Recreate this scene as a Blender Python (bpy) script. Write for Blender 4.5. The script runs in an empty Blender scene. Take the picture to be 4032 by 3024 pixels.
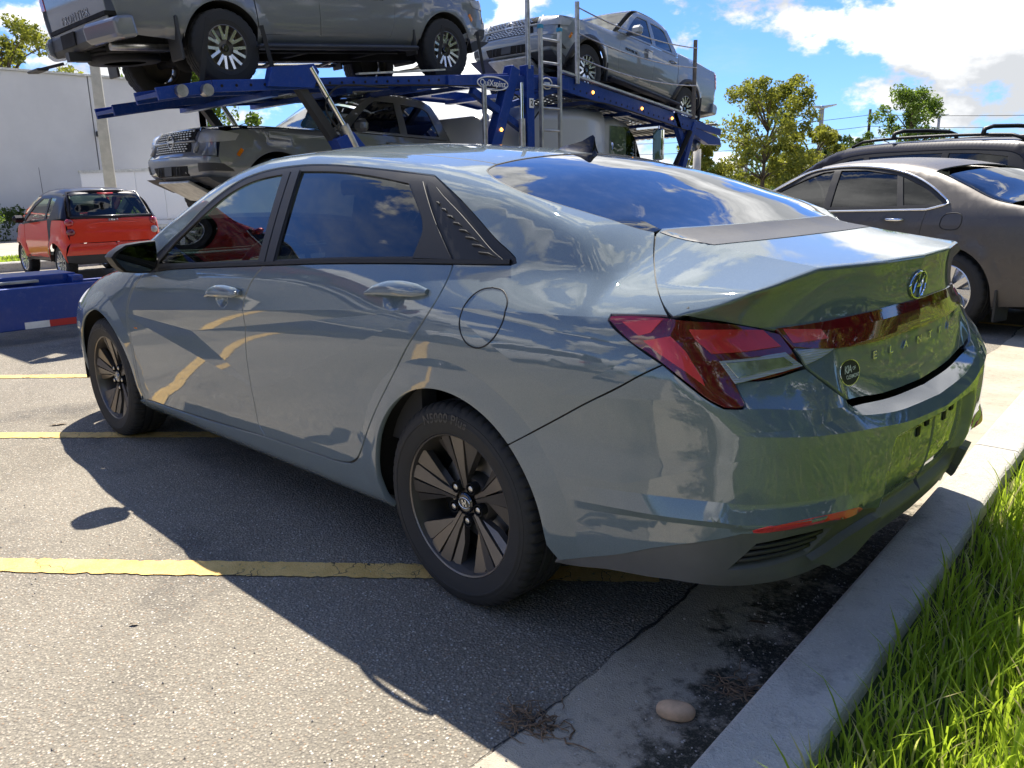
import bpy, bmesh, math, random
import numpy as np
import mathutils.geometry as mg
from mathutils import Vector, Matrix, Euler

scene = bpy.context.scene
COL = scene.collection
R = math.radians
random.seed(7); rng = np.random.default_rng(7)

# ------------------------------------------------------------------ camera
cam_d = bpy.data.cameras.new('camera'); cam = bpy.data.objects.new('camera', cam_d); COL.objects.link(cam)
scene.camera = cam
cam_d.sensor_width = 36; cam_d.lens = 28.423; cam_d.clip_start = .05; cam_d.clip_end = 6000
YAW, PITCH, ROLL = -.79530, .23380, -.02260
fw = np.array([math.cos(YAW)*math.cos(PITCH), math.sin(YAW)*math.cos(PITCH), -math.sin(PITCH)])
rt = np.array([math.sin(YAW), -math.cos(YAW), 0.]); up = np.cross(rt, fw)
r2 = rt*math.cos(ROLL)+up*math.sin(ROLL); u2 = -rt*math.sin(ROLL)+up*math.cos(ROLL)
CAM = np.array([-1.71, 2.3751, 1.2257])
cam.matrix_world = Matrix([[r2[0], u2[0], -fw[0], CAM[0]], [r2[1], u2[1], -fw[1], CAM[1]], [r2[2], u2[2], -fw[2], CAM[2]], [0, 0, 0, 1]])

# ------------------------------------------------------------------ sky and sun
SUN = np.array([.451, -.418, .981]); SUN = SUN/np.linalg.norm(SUN)
world = bpy.data.worlds.new('World'); scene.world = world; world.use_nodes = True
def build_world():
    nt = world.node_tree; N = nt.nodes; L = nt.links; N.clear()
    def nd(t, **k):
        n = N.new(t)
        for a, b in k.items(): setattr(n, a, b)
        return n
    def math_(op, a, b=None, c=None):
        n = nd('ShaderNodeMath', operation=op)
        for i, v in enumerate((a, b, c)):
            if v is None: continue
            if isinstance(v, (int, float)): n.inputs[i].default_value = v
            else: L.new(v, n.inputs[i])
        return n.outputs[0]
    sky = nd('ShaderNodeTexSky', sky_type='NISHITA'); sky.sun_disc = False
    sky.sun_elevation = math.asin(SUN[2]); sky.sun_rotation = math.atan2(SUN[0], SUN[1])
    sky.air_density = 1.0; sky.dust_density = .3; sky.ozone_density = 2.5
    tc = nd('ShaderNodeTexCoord')
    vec = tc.outputs['Generated']
    sep = nd('ShaderNodeSeparateXYZ'); L.new(vec, sep.inputs[0])
    z = sep.outputs[2]
    def noise(scale, det, rough, off, lac=2.1, zs=1.7):
        mp = nd('ShaderNodeMapping'); L.new(vec, mp.inputs[0]); mp.inputs['Scale'].default_value = (1, 1, zs); mp.inputs['Location'].default_value = off
        n = nd('ShaderNodeTexNoise'); n.noise_dimensions = '3D'; L.new(mp.outputs[0], n.inputs['Vector'])
        n.inputs['Scale'].default_value = scale; n.inputs['Detail'].default_value = det; n.inputs['Roughness'].default_value = rough; n.inputs['Lacunarity'].default_value = lac
        return n.outputs[0]
    o0 = CLOUD_OFF
    base = noise(4.0, 10, .57, o0)
    lit = noise(4.0, 5, .52, (o0[0]+SUN[0]*.035, o0[1]+SUN[1]*.035, o0[2]+.085))     # a look a little higher up: tells tops from undersides
    mass = noise(1.5, 2, .5, (o0[0]+31.7, o0[1]+3.1, 1.3))
    dens = math_('ADD', base, math_('MULTIPLY', math_('SUBTRACT', mass, .5), .50))
    dens = math_('ADD', dens, math_('MULTIPLY', math_('SUBTRACT', .30, z), .10))      # more cloud stacked towards the horizon
    cover = nd('ShaderNodeMapRange'); cover.interpolation_type = 'SMOOTHSTEP'
    L.new(dens, cover.inputs[0]); cover.inputs[1].default_value = .484; cover.inputs[2].default_value = .538
    shade = nd('ShaderNodeMapRange'); L.new(math_('SUBTRACT', lit, base), shade.inputs[0])
    shade.inputs[1].default_value = -.15; shade.inputs[2].default_value = .05; shade.inputs[3].default_value = 1.0; shade.inputs[4].default_value = .12
    # thin high cloud
    thin = noise(2.2, 7, .66, (5.3, 2.2, .4), 2.2, 3.0); tm = nd('ShaderNodeMapRange'); tm.interpolation_type = 'SMOOTHSTEP'
    L.new(thin, tm.inputs[0]); tm.inputs[1].default_value = .50; tm.inputs[2].default_value = .80; tm.inputs[4].default_value = .35
    skys = nd('ShaderNodeMix', data_type='RGBA', blend_type='MULTIPLY'); skys.inputs[0].default_value = 1
    L.new(sky.outputs[0], skys.inputs[6]); skys.inputs[7].default_value = (.098, .152, .258, 1)
    m1 = nd('ShaderNodeMix', data_type='RGBA'); L.new(tm.outputs[0], m1.inputs[0]); L.new(skys.outputs[2], m1.inputs[6]); m1.inputs[7].default_value = (1.1, 1.2, 1.35, 1)
    cc = nd('ShaderNodeMix', data_type='RGBA'); L.new(shade.outputs[0], cc.inputs[0]); cc.inputs[6].default_value = (.80, .84, .90, 1); cc.inputs[7].default_value = (2.45, 2.45, 2.43, 1)
    m2 = nd('ShaderNodeMix', data_type='RGBA'); L.new(cover.outputs[0], m2.inputs[0]); L.new(m1.outputs[2], m2.inputs[6]); L.new(cc.outputs[2], m2.inputs[7])
    bg = nd('ShaderNodeBackground'); bg.inputs[1].default_value = SKY_STRENGTH; L.new(m2.outputs[2], bg.inputs[0])
    out = nd('ShaderNodeOutputWorld'); L.new(bg.outputs[0], out.inputs[0])
CLOUD_OFF = (3.4, 7.9, 0.0); SKY_STRENGTH = .15
build_world()
sun_d = bpy.data.lights.new('sun', 'SUN'); sun_d.energy = 2.0; sun_d.angle = R(.53); sun_d.color = (1.0, .935, .83)
sun = bpy.data.objects.new('sun', sun_d); COL.objects.link(sun)
sun.rotation_euler = Vector(tuple(SUN)).to_track_quat('Z', 'Y').to_euler(); sun.location = (6, -6, 14)

scene.view_settings.view_transform = 'Standard'; scene.view_settings.look = 'None'
scene.view_settings.exposure = 2.32; scene.view_settings.gamma = 1.0; scene.view_settings.use_curve_mapping = False
scene.render.engine = 'CYCLES'
scene.cycles.max_bounces = 8; scene.cycles.transparent_max_bounces = 16; scene.cycles.glossy_bounces = 4; scene.cycles.diffuse_bounces = 3
scene.cycles.caustics_reflective = False; scene.cycles.caustics_refractive = False; scene.cycles.sample_clamp_indirect = 6
# ------------------------------------------------------------------ numeric helpers
def pchip0(xs, ys):
    xs = np.asarray(xs, float); ys = np.asarray(ys, float)
    if xs[0] > xs[-1]: xs = xs[::-1]; ys = ys[::-1]
    h = np.diff(xs); dl = (np.diff(ys, axis=0).T / h).T
    m = np.zeros_like(ys)
    for i in range(1, len(xs)-1):
        a, b = dl[i-1], dl[i]
        w1, w2 = 2*h[i]+h[i-1], h[i]+2*h[i-1]
        ok = (a*b) > 0
        with np.errstate(divide='ignore', invalid='ignore'):
            v = (w1+w2)/(w1/a + w2/b)
        m[i] = np.where(ok, v, 0)
    m[0] = dl[0]; m[-1] = dl[-1]
    def f(x):
        x = np.asarray(x, float)
        i = np.clip(np.searchsorted(xs, x)-1, 0, len(h)-1)
        hh = h[i]; t = np.clip((x-xs[i])/hh, 0, 1)
        if ys.ndim > 1: hh = hh[..., None]; t = t[..., None]
        t2 = t*t; t3 = t2*t
        return (2*t3-3*t2+1)*ys[i] + (t3-2*t2+t)*hh*m[i] + (-2*t3+3*t2)*ys[i+1] + (t3-t2)*hh*m[i+1]
    return f

def pchip(xs, ys, n=3000):
    """the same curve kept as a fine table, quick to read"""
    f = pchip0(xs, ys); lo, hi = min(xs), max(xs); X = np.linspace(lo, hi, n); Y = f(X); k = (n-1)/(hi-lo)
    if Y.ndim == 1: return lambda x: np.interp(x, X, Y)
    D = np.vstack([np.diff(Y, axis=0), np.zeros((1, Y.shape[1]))])
    def q(x):
        u = np.clip((np.asarray(x, float)-lo)*k, 0, n-1.000001); i = u.astype(int)
        return Y[i]+D[i]*(u-i)[..., None]
    return q

def smin(a, b, r):
    h = np.maximum(r-np.abs(a-b), 0)/r
    return np.minimum(a, b)-h*h*r/4

def sstep(a, b, x):
    t = np.clip((x-a)/(b-a), 0, 1); return t*t*(3-2*t)

class Lines:
    """surface given by feature lines: stations along s, each line k a (height, depth) pair; linear between lines plus bulge"""
    def __init__(s, st, hts, deps, bulge=None):
        s.h = pchip(st, np.array(hts).T); s.d = pchip(st, np.array(deps).T)
        s.n = len(hts); s.b = bulge or [0]*(s.n-1)
    def __call__(s, u, z):
        u = np.asarray(u, float); z = np.asarray(z, float)
        H = s.h(u); Dp = s.d(u); out = np.where(z >= H[..., 0], Dp[..., 0], Dp[..., -1])
        for k in range(s.n-1):
            h0, h1 = H[..., k], H[..., k+1]
            t = (h0-z)/np.maximum(h0-h1, 1e-6); m = (t >= 0) & (t <= 1)
            v = Dp[..., k]*(1-t)+Dp[..., k+1]*t + s.b[k]*4*t*(1-t)
            out = np.where(m, v, out)
        return out

def trinet(pts, tris):
    """piecewise linear offset on a small triangle net, zero outside"""
    P = np.array(pts, float)
    def f(x, z):
        out = np.zeros(np.broadcast(x, z).shape)
        for a, b, c in tris:
            A, B, C = P[a], P[b], P[c]
            d = (B[1]-C[1])*(A[0]-C[0])+(C[0]-B[0])*(A[1]-C[1])
            l1 = ((B[1]-C[1])*(x-C[0])+(C[0]-B[0])*(z-C[1]))/d
            l2 = ((C[1]-A[1])*(x-C[0])+(A[0]-C[0])*(z-C[1]))/d
            l3 = 1-l1-l2; m = (l1 >= -1e-9) & (l2 >= -1e-9) & (l3 >= -1e-9)
            out = np.where(m, l1*A[2]+l2*B[2]+l3*C[2], out)
        return out
    return f
# ------------------------------------------------------------------ mesh helpers
SC = {'rc': .75, 'fc': .75}
def spline(pts, n=8):
    """centripetal Catmull-Rom through 2-D or 3-D points"""
    P = np.array(pts, float)
    if len(P) < 3: 
        return np.array([P[0]+(P[-1]-P[0])*t for t in np.linspace(0, 1, n+1)])
    E = np.vstack([2*P[0]-P[1], P, 2*P[-1]-P[-2]]); out = []
    for i in range(1, len(E)-2):
        p0, p1, p2, p3 = E[i-1:i+3]
        t1 = max(np.linalg.norm(p1-p0), 1e-6)**.5; t2 = t1+max(np.linalg.norm(p2-p1), 1e-6)**.5; t3 = t2+max(np.linalg.norm(p3-p2), 1e-6)**.5
        for t in np.linspace(t1, t2, n, endpoint=False):
            a1 = (t1-t)/t1*p0+t/t1*p1; a2 = (t2-t)/(t2-t1)*p1+(t-t1)/(t2-t1)*p2; a3 = (t3-t)/(t3-t2)*p2+(t-t2)/(t3-t2)*p3
            b1 = (t2-t)/t2*a1+t/t2*a2; b2 = (t3-t)/(t3-t1)*a2+(t-t1)/(t3-t1)*a3
            out.append((t2-t)/(t2-t1)*b1+(t-t1)/(t2-t1)*b2)
    out.append(P[-1]); return np.array(out)

def resample(P, h):
    P = np.array(P, float); d = np.linalg.norm(np.diff(P, axis=0), axis=1); L = np.concatenate([[0], np.cumsum(d)])
    n = max(1, int(math.ceil(L[-1]/h))); t = np.linspace(0, L[-1], n+1)
    return np.stack([np.interp(t, L, P[:, k]) for k in range(P.shape[1])], 1)

def inside(poly, pts):
    x, y = pts[:, 0], pts[:, 1]; c = np.zeros(len(pts), bool)
    xj, yj = poly[-1]
    for xi, yi in poly:
        m = ((yi > y) != (yj > y)) & (x < (xj-xi)*(y-yi)/((yj-yi) if yj != yi else 1e-12)+xi)
        c ^= m; xj, yj = xi, yi
    return c

def seg_dist(poly, pts, closed=True):
    A = np.array(poly); Bq = np.roll(A, -1, 0) if closed else A[1:]
    if not closed: A = A[:-1]
    out = np.full(len(pts), 1e9)
    for a, b in zip(A, Bq):
        d = b-a; L = d@d
        if L < 1e-14: continue
        t = np.clip(((pts-a)@d)/L, 0, 1)
        out = np.minimum(out, np.linalg.norm(pts-(a+t[:, None]*d), axis=1))
    return out

def inset(poly, g):
    P = np.array(poly, float); area = .5*np.sum(P[:, 0]*np.roll(P[:, 1], -1)-np.roll(P[:, 0], -1)*P[:, 1])
    e1 = P-np.roll(P, 1, 0); e2 = np.roll(P, -1, 0)-P
    n1 = np.stack([-e1[:, 1], e1[:, 0]], 1); n2 = np.stack([-e2[:, 1], e2[:, 0]], 1)
    n1 /= np.maximum(np.linalg.norm(n1, axis=1), 1e-9)[:, None]; n2 /= np.maximum(np.linalg.norm(n2, axis=1), 1e-9)[:, None]
    m = n1+n2; l = np.maximum((m*m).sum(1)/2, .5); m = m/l[:, None]
    return P+m*g*(1 if area > 0 else -1)

def loop_of(body, kind, segs, h, gap):
    """outline given as spline segments (joints are corners) -> chart polygon"""
    pts = []
    for sg in segs:
        P = body.on(sg); P = spline(P, 6) if len(P) > 2 else P
        P = resample(P, h); pts.append(P[:-1])
    pts = np.vstack(pts); uv = body.to_uv(kind, pts)*np.array(scale_of(body, kind))
    if gap: uv = inset(uv, gap)
    return uv

def scale_of(body, kind):
    if kind in ('rc', 'fc'): return (.70, 1)
    if kind == 'roll': return (1, .55)
    if kind == 'ry': return (1, .34)
    return (1, 1)

def mesh_obj(name, V, F, mat, parent=None, smooth=False, nrm=None, mats=None, fm=None):
    me = bpy.data.meshes.new(name); me.from_pydata([tuple(v) for v in V], [], [tuple(f) for f in F])
    for m in (mats or [mat]): me.materials.append(m)
    if fm is not None: me.polygons.foreach_set('material_index', np.array(fm, dtype=np.int32))
    if smooth or nrm is not None: me.polygons.foreach_set('use_smooth', np.ones(len(me.polygons), dtype=bool))
    if nrm is not None: me.normals_split_custom_set([tuple(n) for n in nrm])
    o = bpy.data.objects.new(name, me); COL.objects.link(o)
    if parent is not None: o.parent = parent
    return o

def panel(body, name, mat, segs, kind='roll', holes=(), creases=(), h=.03, gap=.0022, flange=.012, off=0., parent=None, mirror=False, both=False, thick=True, offfn=None):
    sc = np.array(scale_of(body, kind))
    loops = [loop_of(body, kind, segs, h*.6, gap)]+[loop_of(body, kind, hs, h*.6, -gap if gap else 0) for hs in holes]
    lo = loops[0].min(0); hi = loops[0].max(0)
    gx, gy = np.meshgrid(np.arange(lo[0]+h/2, hi[0], h), np.arange(lo[1]+h/2, hi[1], h*.87))
    gx = gx+(np.arange(gx.shape[0]) % 2)[:, None]*h*.5
    G = np.stack([gx.ravel(), gy.ravel()], 1)
    def keep(Q, tol):
        m = inside(loops[0], Q)
        for hl in loops[1:]: m &= ~inside(hl, Q)
        return m
    G = G[keep(G, 0)]
    for lp in loops: G = G[seg_dist(lp, G) > h*.45] if len(G) else G
    verts = []; edges = []
    for lp in loops:
        b = len(verts); n = len(lp); verts += [tuple(p) for p in lp]; edges += [(b+i, b+(i+1) % n) for i in range(n)]
    for cr in creases:
        P = body.on(cr); P = resample(P, h*.6); P = body.on([(p[0], p[2]) for p in P]) if len(cr[0]) == 2 else P
        cu = body.to_uv(kind, P)*sc
        m = (cu > lo-.05).all(1) & (cu < hi+.05).all(1)
        if m.sum() < 2: continue
        if len(G): G = G[seg_dist(cu, G, False) > h*.45]
        b = len(verts); verts += [tuple(p) for p in cu]; edges += [(b+i, b+i+1) for i in range(len(cu)-1)]
    verts += [tuple(p) for p in G]
    r = mg.delaunay_2d_cdt([Vector(v) for v in verts], edges, [], 0, 1e-6)
    uv = np.array([tuple(v) for v in r[0]]); T = np.array([f for f in r[2]])
    cen = uv[T].mean(1); T = T[keep(cen, 0)]
    a = uv[T]; ar = (a[:, 1, 0]-a[:, 0, 0])*(a[:, 2, 1]-a[:, 0, 1])-(a[:, 2, 0]-a[:, 0, 0])*(a[:, 1, 1]-a[:, 0, 1])
    T = T[np.abs(ar) > 1e-9]
    used = np.unique(T); mp = np.full(len(uv), -1); mp[used] = np.arange(len(used)); T = mp[T]; uv = uv[used]
    P = body.chart(kind, uv/sc)
    cen = P[T].mean(1)
    Pn = (P[T]*.85+cen[:, None]*.15).reshape(-1, 3); N = body.normal(Pn).reshape(-1, 3, 3)
    gn = np.cross(P[T[:, 1]]-P[T[:, 0]], P[T[:, 2]]-P[T[:, 0]]); flip = (gn*N.mean(1)).sum(1) < 0
    T[flip] = T[flip][:, ::-1]; N[flip] = N[flip][:, ::-1]
    vn = np.zeros_like(P)
    for k in range(3): np.add.at(vn, T[:, k], N[:, k])
    vn /= np.maximum(np.linalg.norm(vn, axis=1), 1e-9)[:, None]
    if off: P = P+vn*off
    if offfn is not None: P = P+vn*offfn(P)[:, None]
    V = list(P); F = [tuple(t) for t in T]; NL = list(N.reshape(-1, 3))
    if flange:
        es = {}
        for t in T:
            for k in range(3):
                e = (t[k], t[(k+1) % 3]); es[e] = 1
        bd = [e for e in es if (e[1], e[0]) not in es]
        bi = sorted({i for e in bd for i in e}); q = {i: len(V)+j for j, i in enumerate(bi)}
        q2 = {i: len(V)+len(bi)+j for j, i in enumerate(bi)}
        V += [P[i] for i in bi]; V += [P[i]-vn[i]*flange for i in bi]
        for a_, b_ in bd:
            F.append((b_, a_, q2[a_], q2[b_]))
            ed = P[b_]-P[a_]; fn = np.cross(ed, (vn[a_]+vn[b_])/2); fn /= max(np.linalg.norm(fn), 1e-9)
            nb = fn*.6+vn[b_]*.8; na = fn*.6+vn[a_]*.8
            NL += [nb/np.linalg.norm(nb), na/np.linalg.norm(na), fn, fn]
    V = np.array(V); NL = np.array(NL)
    obs = []
    if not mirror or both: obs.append(mesh_obj(name, V, F, mat, parent, nrm=NL))
    if mirror or both:
        V2 = V*np.array([1, -1, 1]); F2 = [tuple(f[::-1]) for f in F]; N2 = []; i = 0
        for f in F: N2 += list((NL[i:i+len(f)]*np.array([1, -1, 1]))[::-1]); i += len(f)
        obs.append(mesh_obj(name, V2, F2, mat, parent, nrm=N2))
    return obs if both else obs[0]

class MB:
    """collects simple solids into one mesh"""
    def __init__(s): s.V = []; s.F = []; s.M = []; s.sm = []; s.m = 0
    def add(s, V, F, smooth=False):
        b = len(s.V); s.V += [tuple(v) for v in V]; s.F += [tuple(b+i for i in f) for f in F]; s.M += [s.m]*len(F); s.sm += [smooth]*len(F); return s
    def box(s, c, d, R=None, bev=0.):
        x, y, z = [q/2 for q in d]
        if bev:
            b = min(bev, x*.9, y*.9, z*.9); V = []
            for sx in (-1, 1):
                for sy in (-1, 1):
                    for sz in (-1, 1): V += [(sx*x, sy*(y-b), sz*(z-b)), (sx*(x-b), sy*y, sz*(z-b)), (sx*(x-b), sy*(y-b), sz*z)]
            V = np.array(V); F = hull_faces(V)
        else:
            V = np.array([(sx*x, sy*y, sz*z) for sx in (-1, 1) for sy in (-1, 1) for sz in (-1, 1)])
            F = [(0, 1, 3, 2), (4, 6, 7, 5), (0, 4, 5, 1), (2, 3, 7, 6), (0, 2, 6, 4), (1, 5, 7, 3)]
        if R is not None: V = V@np.array(R).T
        return s.add(V+np.array(c), F)
    def bar(s, a, b, w, t=None, up=(0, 0, 1), bev=0.):
        """square bar from a to b, width w (sideways) and depth t (along up)"""
        a = np.array(a, float); b = np.array(b, float); d = b-a; L = np.linalg.norm(d); d /= L
        u = np.array(up, float); u = u-d*(u@d)
        if np.linalg.norm(u) < 1e-6: u = np.array([1., 0, 0]); u = u-d*(u@d)
        u /= np.linalg.norm(u); n = np.cross(u, d)
        return s.box((a+b)/2, (L, w, t or w), np.stack([d, n, u], 1), bev)
    def cyl(s, a, b, r, r2=None, n=16, cap=True):
        a = np.array(a, float); b = np.array(b, float); d = b-a; d /= np.linalg.norm(d)
        u = np.cross(d, (0, 0, 1)) if abs(d[2]) < .9 else np.cross(d, (1, 0, 0)); u /= np.linalg.norm(u); v = np.cross(d, u)
        t = np.arange(n)*2*np.pi/n; ring = np.cos(t)[:, None]*u+np.sin(t)[:, None]*v; r2 = r if r2 is None else r2
        s.add(np.vstack([a+ring*r, b+ring*r2]), [(i, (i+1) % n, n+(i+1) % n, n+i) for i in range(n)], True)
        if cap: s.add(np.vstack([a+ring*r, b+ring*r2]), [tuple(range(n))[::-1], tuple(range(n, 2*n))])
        return s
    def tube(s, pts, r, n=8, h=None):
        P = np.array(pts, float)
        rad = r if hasattr(r, '__len__') else [r]*len(P); rings = []
        up = np.array([0, 0, 1.])
        for i in range(len(P)):
            d = P[min(i+1, len(P)-1)]-P[max(i-1, 0)]; d /= max(np.linalg.norm(d), 1e-9)
            u = np.cross(d, up)
            if np.linalg.norm(u) < .05: u = np.cross(d, (1, 0, 0))
            u /= np.linalg.norm(u); v = np.cross(d, u); t = np.arange(n)*2*np.pi/n
            rings.append(P[i]+(np.cos(t)[:, None]*u+np.sin(t)[:, None]*v)*rad[i])
        V = np.vstack(rings); F = []
        for i in range(len(P)-1):
            for k in range(n): F.append((i*n+k, i*n+(k+1) % n, (i+1)*n+(k+1) % n, (i+1)*n+k))
        F += [tuple(range(n))[::-1], tuple(range((len(P)-1)*n, len(P)*n))]
        return s.add(V, F, True)
    def lathe(s, prof, n=48, c=(0, 0, 0), axis='y', a0=0, a1=2*np.pi, smooth=True):
        """prof: (r, h) pairs, turned about an axis"""
        full = abs(a1-a0-2*np.pi) < 1e-6; m = n if full else n+1
        t = a0+(a1-a0)*np.arange(m)/n; V = []
        for r, hh in prof:
            for q in t:
                p = (r*math.cos(q), hh, r*math.sin(q)) if axis == 'y' else ((r*math.cos(q), r*math.sin(q), hh) if axis == 'z' else (hh, r*math.cos(q), r*math.sin(q)))
                V.append(p)
        V = np.array(V)+np.array(c); F = []
        for i in range(len(prof)-1):
            for k in range(n): k2 = (k+1) % m; F.append((i*m+k, i*m+k2, (i+1)*m+k2, (i+1)*m+k))
        return s.add(V, F, smooth)
    def prism(s, poly, axis, a, b, smooth=False):
        """polygon (2-D, in the two other axes in xyz order) extruded from a to b along axis"""
        n = len(poly); k = 'xyz'.index(axis); o = [i for i in range(3) if i != k]
        def pt(p, h): q = [0, 0, 0]; q[o[0]] = p[0]; q[o[1]] = p[1]; q[k] = h; return q
        V = [pt(p, a) for p in poly]+[pt(p, b) for p in poly]
        F = [(i, (i+1) % n, n+(i+1) % n, n+i) for i in range(n)]
        s.add(V, F, smooth); tri = mg.tessellate_polygon([[Vector((p[0], p[1], 0)) for p in poly]])
        s.add(V, [t for t in tri]+[tuple(n+i for i in t[::-1]) for t in tri]); return s
    def grid(s, fn, nu, nv, smooth=True):
        V = [fn(i/nu, j/nv) for i in range(nu+1) for j in range(nv+1)]
        return s.add(V, [(i*(nv+1)+j, (i+1)*(nv+1)+j, (i+1)*(nv+1)+j+1, i*(nv+1)+j+1) for i in range(nu) for j in range(nv)], smooth)
    def build(s, name, mat, parent=None, sharp=None, bevel=0, fix=True, loc=None):
        mats = mat if isinstance(mat, (list, tuple)) else [mat]
        me = bpy.data.meshes.new(name); me.from_pydata(s.V, [], s.F)
        for m in mats: me.materials.append(m)
        if max(s.M, default=0): me.polygons.foreach_set('material_index', np.array(s.M, dtype=np.int32))
        me.polygons.foreach_set('use_smooth', np.array(s.sm, dtype=bool))
        if fix:
            bm = bmesh.new(); bm.from_mesh(me); bmesh.ops.remove_doubles(bm, verts=bm.verts, dist=1e-5)
            bmesh.ops.recalc_face_normals(bm, faces=bm.faces); bm.to_mesh(me); bm.free()
        if sharp: me.set_sharp_from_angle(angle=math.radians(sharp))
        o = bpy.data.objects.new(name, me); COL.objects.link(o)
        if parent is not None: o.parent = parent
        if loc is not None: o.location = loc
        if bevel:
            b = o.modifiers.new('bevel', 'BEVEL'); b.width = bevel; b.segments = 2; b.limit_method = 'ANGLE'; b.angle_limit = math.radians(40)
        return o

def hull_faces(V):
    bm = bmesh.new()
    for v in V: bm.verts.new(tuple(v))
    bm.verts.index_update(); bm.verts.ensure_lookup_table()
    r = bmesh.ops.convex_hull(bm, input=bm.verts)
    bm.verts.index_update(); F = [tuple(v.index for v in f.verts) for f in bm.faces]; bm.free(); return F

def tag(o, label=None, cat=None, group=None, kind=None):
    if label: o['label'] = label
    if cat: o['category'] = cat
    if group: o['group'] = group
    if kind: o['kind'] = kind
    return o
def empty(name, loc=(0, 0, 0), rz=0):
    o = bpy.data.objects.new(name, None); COL.objects.link(o); o.location = loc; o.rotation_euler = (0, 0, rz); o.empty_display_size = .2; return o
def copy_tree(o, parent=None):
    n = o.copy(); COL.objects.link(n); n.parent = parent
    for ch in o.children: copy_tree(ch, n)
    return n
# ------------------------------------------------------------------ lettering and wheels
def text_mesh(txt, size=1., ext=0., bold=0., shear=0., space=1.):
    cu = bpy.data.curves.new('txt', 'FONT'); cu.body = txt; cu.size = size; cu.extrude = ext; cu.offset = bold; cu.shear = shear; cu.space_character = space
    cu.align_x = 'CENTER'; cu.align_y = 'CENTER'; cu.resolution_u = 3
    o = bpy.data.objects.new('txt', cu); COL.objects.link(o)
    me = bpy.data.meshes.new_from_object(o.evaluated_get(bpy.context.evaluated_depsgraph_get()))
    V = np.array([tuple(v.co) for v in me.vertices]); F = [tuple(p.vertices) for p in me.polygons]
    bpy.data.objects.remove(o); bpy.data.curves.remove(cu); bpy.data.meshes.remove(me)
    return V, F

def tyre_mesh(mb, R_=.316, W=.205, rim=.2225, n=300, every=5, deep=.006):
    w = W/2
    prof = [(rim, -w+.010), (rim+.02, -w+.002), (rim+.045, -w), (R_-.022, -w+.006), (R_-.010, -w+.014), (R_-.004, -w+.022), (R_, -w+.034),
            (R_, -w*.42), (R_-.007, -w*.40), (R_-.007, -w*.33), (R_, -w*.31), (R_, -w*.06), (R_-.007, -w*.05), (R_-.007, w*.05), (R_, w*.06), (R_, w*.31), (R_-.007, w*.33), (R_-.007, w*.40), (R_, w*.42),
            (R_, w-.034), (R_-.004, w-.022), (R_-.010, w-.014), (R_-.022, w-.006), (R_-.030, w-.003), (R_-.031, w-.0015), (R_-.034, w-.0012), (R_-.036, w-.0005), (rim+.052, w+.0005), (rim+.05, w+.002), (rim+.045, w+.002), (rim+.043, w), (rim+.018, w-.004), (rim, w-.012)]
    V = []; m = len(prof)
    for i in range(n):
        a = 2*math.pi*i/n; cut = (i % every) == 0
        for j, (r, h) in enumerate(prof):
            rr = r-(deep if cut and (3 <= j <= 7 or 18 <= j <= 21) else 0)
            V.append((rr*math.cos(a), h, rr*math.sin(a)))
    F = [(i*m+j, ((i+1) % n)*m+j, ((i+1) % n)*m+j+1, i*m+j+1) for i in range(n) for j in range(m-1)]
    mb.add(V, F, True)

def polar(r, a): return (r*math.cos(R(a)), r*math.sin(R(a)))

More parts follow.
